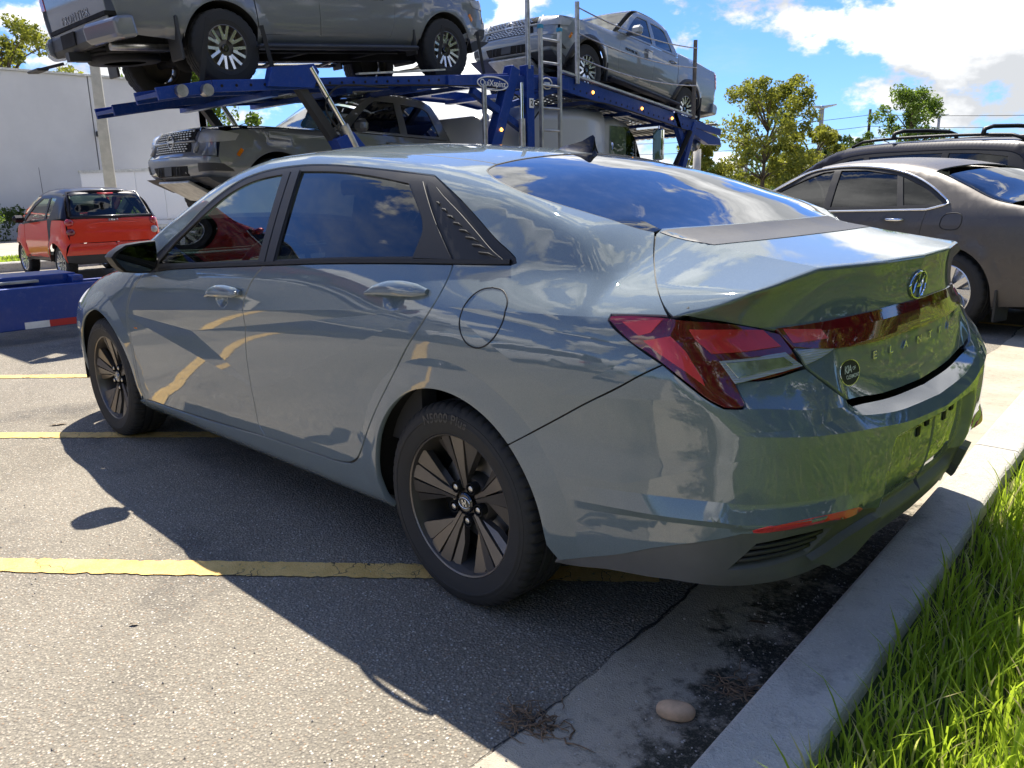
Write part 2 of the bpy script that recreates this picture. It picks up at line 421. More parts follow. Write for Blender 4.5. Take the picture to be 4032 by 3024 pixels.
def sedan_wheel(parent, loc, side):
    """black five double-spoke wheel, axis y, outer face towards +y"""
    key = 'SW'
    if key not in CACHE:
        d = {}
        mb = MB(); tyre_mesh(mb); d['tyre'] = mb
        V, F = text_mesh('N5000 Plus', .040, .0, .0008, .18, 1.05)
        a = math.pi/2-.10+V[:, 0]/.272; r = .272+V[:, 1]
        V2 = np.stack([r*np.cos(a), np.full(len(V), .1045), r*np.sin(a)], 1)
        mb = MB(); mb.add(V2*np.array([1, 1, 1]), F); d['print'] = mb
        mb = MB()
        mb.lathe([(.2235, .078), (.2245, .086), (.221, .090), (.216, .087), (.212, .074), (.204, .055), (.198, -.05), (.215, -.085), (.222, -.09)], 72)
        mb.lathe([(.0, .030), (.075, .030), (.082, .018), (.082, -.02)], 40)
        yf = lambda r: float(np.interp(r, [.04, .08, .14, .20, .22], [.050, .054, .064, .078, .081]))
        def blade(poly, tilt, low=.034):
            pts = []
            for (r, a, dz) in poly: x, z = polar(r, a); pts.append((x, yf(r)+dz, z))
            c = np.mean(pts, 0); n = len(pts)
            back = [(p[0]*.985+c[0]*.015, p[1]-low, p[2]*.985+c[2]*.015) for p in pts]
            mb.add(pts, [tuple(range(n))[::-1]]); mb.add(pts+back, [(i, (i+1) % n, n+(i+1) % n, n+i) for i in range(n)])
        for k in range(5):
            a0 = 90+k*72-8
            blade([(.045, a0-14, -.004), (.10, a0-9.5, -.004), (.207, a0-12.5, -.006), (.217, a0-11, -.004), (.217, a0-1.2, 0), (.10, a0-1.0, .002), (.045, a0-2.2, 0)], 0)
            blade([(.045, a0+2.2, 0), (.10, a0+1.0, .002), (.217, a0+1.2, 0), (.217, a0+12, -.003), (.205, a0+14, -.005), (.10, a0+10.5, -.004), (.045, a0+16, -.004)], 0)
            blade([(.085, a0+11.5, -.012), (.205, a0+15, -.008), (.217, a0+17, -.004), (.217, a0+30, -.006), (.205, a0+31, -.010)], 0, .025)
            blade([(.075, a0-12, -.012), (.205, a0-14, -.010), (.215, a0-22, -.016), (.140, a0-20, -.020)], 0, .022)
        d['rim'] = mb
        mb = MB(); mb.lathe([(0, .056), (.026, .0565), (.031, .053), (.032, .046)], 32); d['cap'] = mb
        mb = MB()
        t = np.linspace(0, 2*np.pi, 33); ring = [(.024*math.cos(q), .0578, .0165*math.sin(q)) for q in t]
        mb.tube(ring, .0016, 6); mb.bar((-.009, .0578, -.009), (-.004, .0578, .011), .005, .002, (0, 1, 0)); mb.bar((.004, .0578, -.011), (.009, .0578, .009), .005, .002, (0, 1, 0)); mb.bar((-.007, .0578, -.002), (.007, .0578, .002), .005, .002, (0, 1, 0)); d['logo'] = mb
        mb = MB(); mb.cyl((0, .040, 0), (0, .056, 0), .0105, .0095, 6); mb.lathe([(0, .0585), (.006, .058), (.0095, .056)], 12); d['nut'] = mb
        mb = MB(); mb.lathe([(.0165, .0315), (.0165, .056), (.0185, .056), (.0185, .031)], 16); d['cup'] = mb
        mb = MB(); mb.lathe([(.06, -.012), (.135, -.012), (.135, -.022), (.06, -.022)], 40); d['disc'] = mb
        mb = MB()
        for q in range(9):
            pass
        mb.lathe([(.085, .012), (.14, .012), (.145, .0), (.145, -.045), (.085, -.045)], 8, a0=R(10), a1=R(75)); d['caliper'] = mb
        mb = MB(); mb.lathe([(.005, -.03), (.196, -.03)], 40); d['back'] = mb
        mats = dict(tyre='tyre', print='tyre_print', rim='rim_black', cap='gloss_black', logo='alloy', nut='satin_metal', cup='dark', disc='steel', caliper='satin_metal', back='dark')
        nm = dict(tyre='tyre', print='tyre_lettering', rim='wheel', cap='centre_cap', logo='cap_emblem', nut='lug_nut', cup='nut_recess', disc='brake_disc', caliper='brake_caliper', back='wheel_back')
        CACHE[key] = {}
        for k, mbx in d.items():
            o = mbx.build(nm[k], M[mats[k]], None, sharp=35); CACHE[key][k] = (o.data, nm[k]); bpy.data.objects.remove(o)
    C_ = CACHE[key]
    def put(k, par, x=(0, 0, 0)):
        o = bpy.data.objects.new(C_[k][1], C_[k][0]); COL.objects.link(o); o.parent = par; o.location = x; return o
    w = put('rim', parent, loc)
    if side < 0: w.rotation_euler = (0, 0, math.pi)
    for k in ('tyre', 'print', 'cap', 'logo', 'disc', 'caliper', 'back'): put(k, w)
    for k in range(5):
        x, z = polar(.057, 90+36+k*72-8); put('nut', w, (x, 0, z)); put('cup', w, (x, 0, z))
    return w
CACHE = {}
# ------------------------------------------------------------------ materials
class NT:
    def __init__(s, name):
        s.m = bpy.data.materials.new(name); s.m.use_nodes = True; s.t = s.m.node_tree; s.t.nodes.clear()
        s.out = s.n('ShaderNodeOutputMaterial'); s.tc = s.n('ShaderNodeTexCoord')
    def n(s, t, **k):
        q = s.t.nodes.new(t)
        for a, b in k.items(): setattr(q, a, b)
        return q
    def l(s, a, b): s.t.links.new(a, b)
    def set(s, sock, v):
        if isinstance(v, bpy.types.NodeSocket): s.l(v, sock)
        else:
            if hasattr(sock.default_value, '__len__') and not hasattr(v, '__len__'): v = (v, v, v, 1)
            if hasattr(v, '__len__') and len(v) == 3 and len(sock.default_value) == 4: v = tuple(v)+(1,)
            sock.default_value = v
    def noise(s, scale, det=4, rough=.55, vec='Object', dist=0., stretch=None, off=None):
        q = s.n('ShaderNodeTexNoise'); v = s.tc.outputs[vec] if isinstance(vec, str) else vec
        if stretch or off:
            mp = s.n('ShaderNodeMapping'); s.l(v, mp.inputs[0]); v = mp.outputs[0]
            if stretch: mp.inputs['Scale'].default_value = stretch
            if off: mp.inputs['Location'].default_value = off
        s.l(v, q.inputs['Vector']); q.inputs['Scale'].default_value = scale; q.inputs['Detail'].default_value = det; q.inputs['Roughness'].default_value = rough; q.inputs['Distortion'].default_value = dist
        return q.outputs[0]
    def voro(s, scale, vec='Object', feature='F1', out='Distance', rnd=1.):
        q = s.n('ShaderNodeTexVoronoi', feature=feature); v = s.tc.outputs[vec] if isinstance(vec, str) else vec
        s.l(v, q.inputs['Vector']); q.inputs['Scale'].default_value = scale; q.inputs['Randomness'].default_value = rnd
        return q.outputs[out]
    def math(s, op, a, b=None, c=None, clamp=False):
        q = s.n('ShaderNodeMath', operation=op); q.use_clamp = clamp
        for i, v in enumerate((a, b, c)):
            if v is not None: s.set(q.inputs[i], v)
        return q.outputs[0]
    def ramp(s, v, a, b, lo=0., hi=1., smooth=True):
        q = s.n('ShaderNodeMapRange'); q.interpolation_type = 'SMOOTHSTEP' if smooth else 'LINEAR'
        for i, w in enumerate((v, a, b, lo, hi)): s.set(q.inputs[i], w)
        return q.outputs[0]
    def mix(s, f, a, b, mode='MIX'):
        q = s.n('ShaderNodeMix', data_type='RGBA', blend_type=mode); s.set(q.inputs[0], f); s.set(q.inputs[6], a); s.set(q.inputs[7], b); return q.outputs[2]
    def bump(s, h, strength=.5, dist=.01, nrm=None):
        q = s.n('ShaderNodeBump'); s.set(q.inputs['Strength'], strength); s.set(q.inputs['Distance'], dist); s.l(h, q.inputs['Height'])
        if nrm is not None: s.l(nrm, q.inputs['Normal'])
        return q.outputs[0]
    def bsdf(s, base, rough=.5, metal=0., coat=0., coat_r=.03, spec=.5, nrm=None, trans=0., emis=None, es=0., ior=1.5, alpha=None, sss=None, sheen=0):
        p = s.n('ShaderNodeBsdfPrincipled'); s.set(p.inputs['Base Color'], base); s.set(p.inputs['Roughness'], rough); s.set(p.inputs['Metallic'], metal)
        s.set(p.inputs['Coat Weight'], coat); s.set(p.inputs['Coat Roughness'], coat_r); s.set(p.inputs['Specular IOR Level'], spec); s.set(p.inputs['IOR'], ior)
        s.set(p.inputs['Transmission Weight'], trans)
        if nrm is not None: s.l(nrm, p.inputs['Normal'])
        if emis: s.set(p.inputs['Emission Color'], emis); p.inputs['Emission Strength'].default_value = es
        return p.outputs[0]
    def fin(s, sh): s.l(sh, s.out.inputs[0]); return s.m

def plain(name, col, rough=.5, metal=0., var=.12, vs=6., coat=0., spec=.5, bump=0., bs=60., coat_r=.03):
    t = NT(name); n = t.noise(vs, 5, .6); f = t.ramp(n, .3, .7)
    a = tuple(max(0, c*(1-var)) for c in col); b = tuple(min(1, c*(1+var)) for c in col)
    nr = t.bump(t.noise(bs, 3, .6), bump, .004) if bump else None
    return t.fin(t.bsdf(t.mix(f, a, b), t.ramp(n, .3, .7, rough*.9, min(1, rough*1.1)), metal, coat, coat_r, spec, nr))

def paint(name, col, metal=.35, rough=.38, coat=1., dust=.06, coat_r=.015, peel=.02, spec=.1, cior=1.6, chips=0.):
    t = NT(name); fl = t.voro(900, out='Color'); n = t.noise(3.0, 4, .6); d = t.ramp(t.noise(25, 6, .7), .45, .8)
    fs = t.n('ShaderNodeSeparateColor'); t.l(fl, fs.inputs[0])
    c = t.mix(t.math('MULTIPLY', fs.outputs[0], .35), tuple(q*.86 for q in col), tuple(min(1, q*1.35+.01) for q in col))
    dustc = t.mix(t.math('MULTIPLY', d, dust), c, (.42, .40, .36))
    if chips:
        cm = t.ramp(t.math('ADD', t.noise(7, 8, .75), t.math('MULTIPLY', t.noise(60, 4, .7), .25)), .78, .82); dustc = t.mix(t.math('MULTIPLY', cm, chips), dustc, (.10, .055, .035))
        st = t.ramp(t.noise(2.2, 6, .65, stretch=(1, 1, .3)), .5, .75, 0, .35); dustc = t.mix(st, dustc, (.035, .045, .09))
    nr = t.bump(t.noise(140, 2, .5), peel, .002)
    p = t.n('ShaderNodeBsdfPrincipled'); t.l(dustc, p.inputs['Base Color']); t.set(p.inputs['Metallic'], metal)
    t.set(p.inputs['Roughness'], rough); t.set(p.inputs['Coat Weight'], coat); t.set(p.inputs['Coat Roughness'], t.ramp(n, .3, .8, coat_r, coat_r*2.5)); t.set(p.inputs['Coat IOR'], cior); t.set(p.inputs['Specular IOR Level'], spec)
    t.l(nr, p.inputs['Coat Normal'])
    return t.fin(p.outputs[0])

def glass(name, tint, refl=1.0, rough=.0, dirt=.03, ior=1.52):
    t = NT(name); tr = t.n('ShaderNodeBsdfTransparent'); tr.inputs[0].default_value = tuple(tint)+(1,)
    gl = t.n('ShaderNodeBsdfGlossy'); gl.inputs['Roughness'].default_value = rough; gl.inputs[0].default_value = (1, 1, 1, 1)
    fr = t.n('ShaderNodeFresnel'); fr.inputs[0].default_value = ior
    df = t.n('ShaderNodeBsdfDiffuse'); df.inputs[0].default_value = (.35, .36, .36, 1)
    dn = t.ramp(t.noise(18, 6, .7), .4, .85, 0, dirt)
    a = t.n('ShaderNodeMixShader'); t.l(dn, a.inputs[0]); t.l(tr.outputs[0], a.inputs[1]); t.l(df.outputs[0], a.inputs[2])
    m = t.n('ShaderNodeMixShader'); t.l(t.math('MULTIPLY', fr.outputs[0], refl, clamp=True), m.inputs[0]); t.l(a.outputs[0], m.inputs[1]); t.l(gl.outputs[0], m.inputs[2])
    return t.fin(m.outputs[0])

def lens(name, col, rough=.05, lines=0., glow=0.):
    """tinted lamp plastic: clear coat over a coloured, slightly ribbed core"""
    t = NT(name); nr = None
    if lines:
        w = t.n('ShaderNodeTexWave', wave_type='BANDS', bands_direction='Z'); t.l(t.tc.outputs['Object'], w.inputs['Vector']); w.inputs['Scale'].default_value = lines
        nr = t.bump(w.outputs[1], .35, .004)
    n = t.ramp(t.noise(9, 3), .3, .7)
    p = t.n('ShaderNodeBsdfPrincipled'); t.l(t.mix(n, tuple(q*.85 for q in col), col), p.inputs['Base Color']); t.set(p.inputs['Roughness'], .35 if lines else rough)
    t.set(p.inputs['Coat Weight'], 1.0); t.set(p.inputs['Coat Roughness'], .02)
    if nr is not None: t.l(nr, p.inputs['Normal'])
    return t.fin(p.outputs[0])

M = {}
M['paint'] = paint('grey_blue_paint', (.158, .198, .220), 0, .6, dust=.02, spec=.0, coat_r=.014, peel=.008, cior=1.75)
M['paint_truck'] = paint('gun_metallic_paint', (.20, .21, .222), .2, .42, dust=.03)
M['paint_truck2'] = paint('boulder_grey_paint', (.25, .275, .29), .1, .42, dust=.03)
M['paint_brown'] = paint('matte_bronze_paint', (.105, .096, .088), .40, .50, coat=.4, coat_r=.18, dust=.04)
M['paint_suv'] = paint('dark_plum_paint', (.010, .009, .016), .1, .4, coat=.35, coat_r=.06, dust=0.)
M['paint_red'] = paint('red_smart_paint', (.74, .055, .022), .0, .45, coat=.8, coat_r=.06, dust=.02)
M['paint_crimson'] = paint('crimson_paint', (.33, .010, .016), .2, .35)
M['paint_white'] = paint('white_paint', (.78, .79, .80), 0, .4)
M['paint_cab'] = paint('silver_cab_paint', (.52, .535, .55), .15, .42, coat=.6, coat_r=.1)
M['blue_steel'] = paint('blue_steel', (.010, .048, .27), .05, .42, coat=.4, coat_r=.12, dust=.08, chips=.8)
M['black_trim'] = plain('satin_black_trim', (.020, .020, .021), .50, bump=.03, bs=300, spec=.35)
M['black_plastic'] = plain('grey_black_plastic', (.035, .036, .038), .55, bump=.1, bs=350)
M['valance'] = plain('dark_grey_plastic', (.105, .107, .110), .5, bump=.1, bs=350)
M['rubber'] = plain('seal_rubber', (.012, .012, .012), .7)
M['dark'] = plain('dark_void', (.006, .006, .006), .9)
M['gloss_black'] = plain('gloss_black', (.008, .008, .009), .12, coat=1.)
M['chrome'] = plain('chrome', (.82, .83, .84), .06, 1.0, .03)
M['satin_metal'] = plain('satin_metal', (.55, .55, .54), .32, 1.0, .1)
M['steel'] = plain('worn_steel', (.42, .41, .40), .42, .9, .25, 12)
M['alu'] = plain('weathered_aluminium', (.55, .54, .50), .45, .75, .2, 9)
M['rim_black'] = plain('black_alloy', (.135, .122, .11), .34, .6, .12, coat=.3, coat_r=.12)
M['tyre'] = plain('tyre_rubber', (.022, .022, .022), .75, var=.25, vs=20, bump=.15, bs=220)
M['tyre_print'] = plain('tyre_lettering', (.05, .05, .05), .6)
M['alloy'] = plain('machined_alloy', (.70, .71, .72), .25, .9, .06)
M['glass_rear'] = glass('privacy_glass', (.045, .05, .052), 1.5)
M['glass_front'] = glass('tinted_glass', (.17, .22, .20), 1.25)
M['glass_back'] = glass('rear_screen_glass', (.05, .06, .065), 1.35, dirt=.08)
M['glass_screen'] = glass('windscreen_glass', (.62, .74, .68), 1.0)
M['glass_dark'] = glass('dark_tinted_glass', (.03, .035, .04), 1.3)
M['glass_mirror'] = plain('mirror_glass', (.9, .9, .9), .01, 1.0, .01)
M['glass_mirror_dark'] = plain('dimmed_mirror_glass', (.16, .17, .17), .02, 1.0, .01)
M['handle'] = plain('satin_chrome_handle', (.24, .285, .31), .2, .4, .05, coat=1.)
M['red_lens'] = lens('red_lens', (.40, .008, .012))
M['red_bright'] = lens('red_reflector', (.85, .030, .035), lines=160)
M['red_dark'] = lens('dark_red_lens', (.16, .008, .014))
M['clear_lens'] = lens('clear_lens', (.42, .43, .43), lines=60)
M['chrome_soft'] = plain('lamp_reflector', (.60, .62, .63), .22, .9, .2, 40)
M['amber'] = lens('amber_lens', (.75, .22, .01))
M['cloth'] = plain('seat_cloth', (.045, .045, .048), .9, bump=.2)
M['sticker_white'] = plain('white_sticker', (.78, .78, .76), .5)
M['concrete_pole'] = plain('pole_concrete', (.44, .42, .36), .85, var=.12, bump=.2, bs=60)
M['wood'] = plain('old_wood', (.20, .17, .14), .85, var=.3, vs=3)
# ------------------------------------------------------------------ the grey sedan's outer surface (rear axle at x=0, left side +y)
class Body:
    def g(s, P): raise NotImplementedError
    def solve(s, o, d, t0, t1, n=60):
        """first sign change from outside (t0) to inside (t1) along o+t*d, bisected"""
        N = len(o); ts = np.linspace(t0, t1, n)
        lo = np.full(N, t0); hi = np.full(N, np.nan); done = np.zeros(N, bool)
        idx = np.arange(N)
        for k in range(1, n):
            if not len(idx): break
            gv = s.g(o[idx]+d[idx]*ts[k]); hit = idx[gv > 0]
            lo[hit] = ts[k-1]; hi[hit] = ts[k]; done[hit] = True; idx = idx[gv <= 0]
        hi = np.where(done, hi, t1); lo = np.where(done, lo, t1)
        for _ in range(15):
            m = (lo+hi)/2; gv = s.g(o+d*m[:, None]); inn = gv > 0
            hi = np.where(inn, m, hi); lo = np.where(inn, lo, m)
        return (lo+hi)/2, done
    def chart(s, kind, uv):
        uv = np.asarray(uv, float); n = len(uv); o = np.zeros((n, 3)); d = np.zeros((n, 3))
        if kind == 'side': o[:, 0] = uv[:, 0]; o[:, 2] = uv[:, 1]; o[:, 1] = s.ymax; d[:, 1] = -1; T = s.ymax-.02
        elif kind == 'top': o[:, 0] = uv[:, 0]; o[:, 1] = uv[:, 1]; o[:, 2] = s.zmax; d[:, 2] = -1; T = s.zmax-.1
        elif kind == 'rear': o[:, 1] = uv[:, 0]; o[:, 2] = uv[:, 1]; o[:, 0] = s.xmin; d[:, 0] = 1; T = 1.6
        elif kind == 'front': o[:, 1] = uv[:, 0]; o[:, 2] = uv[:, 1]; o[:, 0] = s.xmax; d[:, 0] = -1; T = 1.6
        elif kind in ('rc', 'fc'):      # corner charts: angle (rad) about a vertical axis, height
            ax, ay, R = s.rc if kind == 'rc' else s.fc
            th = uv[:, 0]; o[:, 0] = ax+R*np.cos(th); o[:, 1] = ay+R*np.sin(th); o[:, 2] = uv[:, 1]
            d[:, 0] = -np.cos(th); d[:, 1] = -np.sin(th); T = R
        elif kind == 'roll':            # (x, angle) about a lengthwise axis
            ay, az, R = s.roll; o[:, 0] = uv[:, 0]; o[:, 1] = ay+R*np.cos(uv[:, 1]); o[:, 2] = az+R*np.sin(uv[:, 1])
            d[:, 1] = -np.cos(uv[:, 1]); d[:, 2] = -np.sin(uv[:, 1]); T = R
        elif kind == 'ry':              # (y, angle) about a crosswise axis, angle 0 = rearwards, 90 deg = up
            ax, az, R = s.ry; o[:, 1] = uv[:, 0]; o[:, 0] = ax-R*np.cos(uv[:, 1]); o[:, 2] = az+R*np.sin(uv[:, 1])
            d[:, 0] = np.cos(uv[:, 1]); d[:, 2] = -np.sin(uv[:, 1]); T = R
        t, ok = s.solve(o, d, 0, T, 30)
        return o+d*t[:, None]
    def to_uv(s, kind, P):
        P = np.asarray(P, float)
        if kind == 'side': return P[:, [0, 2]]
        if kind == 'top': return P[:, [0, 1]]
        if kind in ('rear', 'front'): return P[:, [1, 2]]
        if kind in ('rc', 'fc'):
            ax, ay, R = s.rc if kind == 'rc' else s.fc
            th = np.arctan2(P[:, 1]-ay, P[:, 0]-ax)
            return np.stack([th % (2*np.pi) if kind == 'rc' else th, P[:, 2]], 1)
        if kind == 'roll': return np.stack([P[:, 0], np.arctan2(P[:, 2]-s.roll[1], P[:, 1]-s.roll[0])], 1)
        if kind == 'ry': return np.stack([P[:, 1], np.arctan2(P[:, 2]-s.ry[1], s.ry[0]-P[:, 0])], 1)
    def on(s, pts):
        """3-D points: pairs are (x, z) on the left side, triples stay"""
        out = np.array([p if len(p) == 3 else (p[0], 0, p[1]) for p in pts], float)
        two = [i for i, p in enumerate(pts) if len(p) == 2]
        if two: out[two] = s.chart('side', out[two][:, [0, 2]])
        return out
    def normal(s, P, e=2e-4):
        N = np.zeros_like(P)
        for k in range(3):
            D = np.zeros(3); D[k] = e
            N[:, k] = s.g(P-D)-s.g(P+D)
        return N/np.maximum(np.linalg.norm(N, axis=1), 1e-12)[:, None]

class Sedan(Body):
    ymax, zmax, xmin, xmax = 1.1, 1.6, -1.5, 4.0
    rc = (-.35, .25, 1.6)
    fc = (2.9, .25, 1.6)
    roll = (.30, .80, 1.2)
    ry = (-.62, .92, .9)
    def __init__(s):
        X = [-1.0, -.8, -.6, -.4, -.2, .3, .9, 1.6, 2.2, 2.6, 2.9, 3.2, 3.4, 3.6]
        s.zb = pchip([-1, -.6, -.25, 0, .4, 1.0, 1.83, 2.2, 2.6, 3.0, 3.6], [1.02, 1.03, 1.035, 1.03, 1.015, .985, .928, .905, .87, .82, .70])
        s.zA = pchip([-1, -.56, -.43, -.24, .12, .5, 1.14, 1.65, 2.3, 2.8, 3.6], [.935, .938, .935, .921, .900, .868, .815, .760, .695, .66, .60])
        rows = {  # y of: rocker bottom .165, .215, .30, .45, .60, crease line A, belt
            -1.0: (.60, .66, .70, .73, .74, .725, .66), -.8: (.70, .755, .79, .82, .83, .815, .735), -.6: (.76, .81, .845, .872, .882, .870, .775),
            -.4: (.785, .84, .872, .893, .901, .893, .80), -.2: (.79, .85, .88, .90, .908, .903, .822), .3: (.785, .85, .881, .898, .907, .908, .852),
            .9: (.78, .848, .876, .893, .904, .908, .872), 1.6: (.78, .846, .872, .889, .900, .905, .876), 2.2: (.78, .843, .868, .885, .897, .900, .872),
            2.6: (.79, .845, .870, .887, .898, .897, .835), 2.9: (.79, .845, .872, .888, .894, .890, .80), 3.2: (.76, .81, .835, .85, .853, .845, .74),
            3.4: (.71, .755, .78, .79, .79, .78, .67), 3.6: (.6, .65, .67, .68, .68, .66, .55)}
        s.rows = pchip(X, np.array([rows[x] for x in X]))
        st = [0, .25, .45, .50, .65, .80, .92]
        R = [[(1.035, 1.028, 1.016, 1.013, 1.007, 1.001, .996), (-.975, -.955, -.916, -.905, -.878, -.85, -.82)],
             [(.912, .912, .909, .908, .905, .940, .95), (-.955, -.944, -.910, -.896, -.832, -.748, -.66)],
             [(.885, .885, .885, .885, .885, .90, .90), (-.964, -.953, -.918, -.905, -.848, -.764, -.666)],
             [(.838, .838, .840, .840, .845, .85, .85), (-.969, -.960, -.938, -.930, -.885, -.80, -.70)],
             [(.680, .688, .706, .712, .73, .75, .75), (-.988, -.981, -.970, -.983, -.953, -.878, -.76)],
             [(.655, .662, .684, .694, .697, .70, .70), (-1.04, -1.03, -1.005, -.997, -.973, -.912, -.80)],
             [(.625, .635, .655, .660, .675, .69, .685), (-1.06, -1.05, -1.027, -1.02, -.985, -.925, -.82)],
             [(.45,)*7, (-1.048, -1.04, -1.018, -1.01, -.975, -.915, -.81)],
             [(.31,)*7, (-1.0, -.992, -.972, -.965, -.93, -.87, -.77)],
             [(.20,)*7, (-.92, -.915, -.898, -.89, -.86, -.79, -.69)]]
        h0, x0 = np.array(R[0]); h1, x1 = np.array(R[1]); hn = h0+.03      # run the lid's rear face on above the lip
        R[0] = [tuple(hn), tuple(x1+(x0-x1)*(hn-h1)/(h0-h1))]
        s.R = Lines(st, [r[0] for r in R], [r[1] for r in R], [.008, 0, 0, .006, 0, 0, -.006, 0, 0])
        s.prof = pchip([-1.3, -.965, -.62, -.56, -.45, -.25, -.05, .16, .365, .607, .876, 1.1, 1.35, 1.55, 1.75, 2.0, 2.3, 2.48, 2.7, 3.0, 3.3, 3.5, 3.62, 4],
                       [.98, 1.035, 1.088, 1.100, 1.140, 1.228, 1.302, 1.350, 1.378, 1.402, 1.424, 1.434, 1.430, 1.405, 1.348, 1.235, 1.065, .955, .915, .868, .80, .73, .62, .2])
        s.k = pchip([-1, -.6, -.45, .16, 1.5, 2.3, 2.5, 4], [.03, .03, .06, .15, .15, .10, .07, .1])
        s.rt = pchip([-.88, -.72, -.5, -.2, .2, 1.6, 2.4, 3, 4], [.012, .035, .04, .035, .06, .06, .04, .06, .06])
        s.f1 = trinet([(2.45, .70, 0), (.05, .905, 0), (1.648, .679, -.012), (1.10, .50, 0), (2.42, .52, 0)], [(0, 1, 2), (0, 2, 3), (0, 3, 4), (2, 1, 3)])
        s.f2 = trinet([(-.02, .918, 0), (-.78, .940, 0), (-.68, .872, -.014), (-.45, .74, 0), (-.95, .78, 0)], [(0, 1, 2), (0, 2, 3), (2, 1, 4), (2, 3, 4)])
    def ys(s, x, z):
        r = s.rows(x); zb = s.zb(x); zA = s.zA(x)
        zs = np.stack([0*x+.165, 0*x+.215, 0*x+.30, 0*x+.45, np.minimum(.60, zA-.08), zA, zb], -1)
        # smooth monotone section between the stacked lines
        y = np.where(z < .165, r[..., 0]-(.165-z)*1.2, 0.)
        d = np.diff(r, axis=-1)/np.diff(zs, axis=-1)
        h = np.diff(zs, axis=-1); m = np.zeros_like(r)
        for i in range(1, 6):
            a, b = d[..., i-1], d[..., i]
            m[..., i] = (a*h[..., i]+b*h[..., i-1])/(h[..., i]+h[..., i-1])
        m[..., 0] = d[..., 0]; m[..., 6] = -.55
        for i in range(6):
            t = (z-zs[..., i])/h[..., i]; k = (t >= 0) & (t <= 1); hh = h[..., i]
            t2 = t*t; t3 = t2*t
            v = (2*t3-3*t2+1)*r[..., i]+(t3-2*t2+t)*hh*m[..., i]+(-2*t3+3*t2)*r[..., i+1]+(t3-t2)*hh*m[..., i+1]
            y = np.where(k, v, y)
        q = z-zb
        y = np.where(q > 0, r[..., 6]-.50*q-.22*q*q, y)
        y = y+s.f1(x, z)+s.f2(x, z)
        for wx in (0., 2.72):
            rr = np.sqrt((x-wx)**2+(z-.315)**2)
            y = y+.013*np.clip((.455-rr)/.075, 0, 1)*sstep(.18, .34, z)
        return y
    def zt(s, x, y):
        z = s.prof(x)-s.k(x)*y*y
        dk = sstep(-.36, -.52, x)*(.17+.17*np.clip((x+.85)/.35, 0, 1))
        return z-dk*np.maximum(y-.515, 0)
    def g(s, P):
        x = P[:, 0]; y = np.abs(P[:, 1]); z = P[:, 2]
        a = s.ys(x, z)-y
        b = x-s.R(y, z)
        c = s.zt(x, y)-z
        f = 3.58-.16*y*y-.28*np.maximum(y-.5, 0)**2*4-.35*np.abs(z-.5)**2-x
        r1 = .012+.012*sstep(.96, .93, z)+.09*sstep(.80, .45, z)
        q = smin(a, c, s.rt(x))
        q = smin(q, f, .10)
        q = smin(q, b, r1)
        # number-plate recess, blade over the reflector, down-turned lower flank
        m = x < -.3
        if m.any():
            e = np.zeros_like(x); X, Y, Z = x[m], y[m], z[m]
            rec = -.030*sstep(.36, .30, Y+.20*np.abs(Z-.50))*sstep(.615, .585, Z)*sstep(.36, .40, Z)*(X < -.85)
            zb = np.interp(-X, [.40, .464, .619, .833, .90, 1.0, 1.03], [.452, .456, .470, .478, .470, .468, .45])
            am = sstep(-.42, -.75, X)*sstep(.40, .55, Y)
            bl = .020*am*np.clip(1-np.where(Z > zb, (Z-zb)/.045, (zb-Z)/.022), 0, 1)
            zl = np.interp(-X, [.42, .616, .833, .93], [.515, .536, .616, .648])
            tl = -.085*np.clip(zl-Z, 0, .13)*sstep(-.36, -.5, X)*sstep(.55, .70, Y)*(Z < .7)
            e[m] = rec+bl+tl; q = q+e
        for cx, cz in ((1.318, .842), (.225, .922)):
            d2 = ((x-cx)/.055)**2+((z-cz)/.036)**2; m = (d2 < 1) & (y > .6)
            if m.any():
                e = np.zeros_like(x); e[m] = -.016*(1-d2[m])**1.5; q = q+e
        return q
    def lip(s, ys_):
        out = []
        for y in ys_:
            lo, hi = -1.1, -.75
            for _ in range(40):
                m = (lo+hi)/2; v = m-float(s.R(np.array(abs(y)), s.zt(np.array(m), np.array(abs(y)))))
                if v > 0: hi = m
                else: lo = m
            out.append((m, float(y), float(s.zt(np.array(m), np.array(abs(y))))))
        return out
# ------------------------------------------------------------------ other vehicles: a plainer outer surface from a few tables
class Simple(Body):
    def __init__(s, d):
        s.__dict__.update(d)
        s.P = pchip(*d['prof']); s.K = pchip(*d['crown']); s.Wd = pchip(*d['plan']); s.Sc = pchip(*d['sec']); s.Zb = pchip(*d['belt'])
        s.Rr = pchip(*d['rear']); s.Ff = pchip(*d['front'])
    def ys(s, x, z):
        zb = s.Zb(x); w = s.Wd(x)
        lo = w*s.Sc(np.minimum(z, zb)); q = np.maximum(z-zb, 0)
        y = lo-s.tum*q-s.tum2*q*q
        for wx in s.wheels:
            rr = np.sqrt((x-wx)**2+(z-s.wr)**2)
            y = y+s.flare*np.clip((s.arch+s.fw-rr)/(s.fw*.75), 0, 1)*sstep(.2*s.wr, s.wr, z)
        return y
    def zt(s, x, y): return s.P(x)-s.K(x)*y*y
    def g(s, P):
        x = P[:, 0]; y = np.abs(P[:, 1]); z = P[:, 2]
        q = smin(s.ys(x, z)-y, s.zt(x, y)-z, s.rt)
        q = smin(q, s.Ff(z)-s.fcurv*y*y-x, s.rf)
        return smin(q, x-s.Rr(z)-s.rcurv*y*y, s.rr)

def rect(x0, z0, x1, z1): return [[(x0, z0), (x1, z0)], [(x1, z0), (x1, z1)], [(x1, z1), (x0, z1)], [(x0, z1), (x0, z0)]]
def poly(p): return [[p[i], p[(i+1) % len(p)]] for i in range(len(p))]

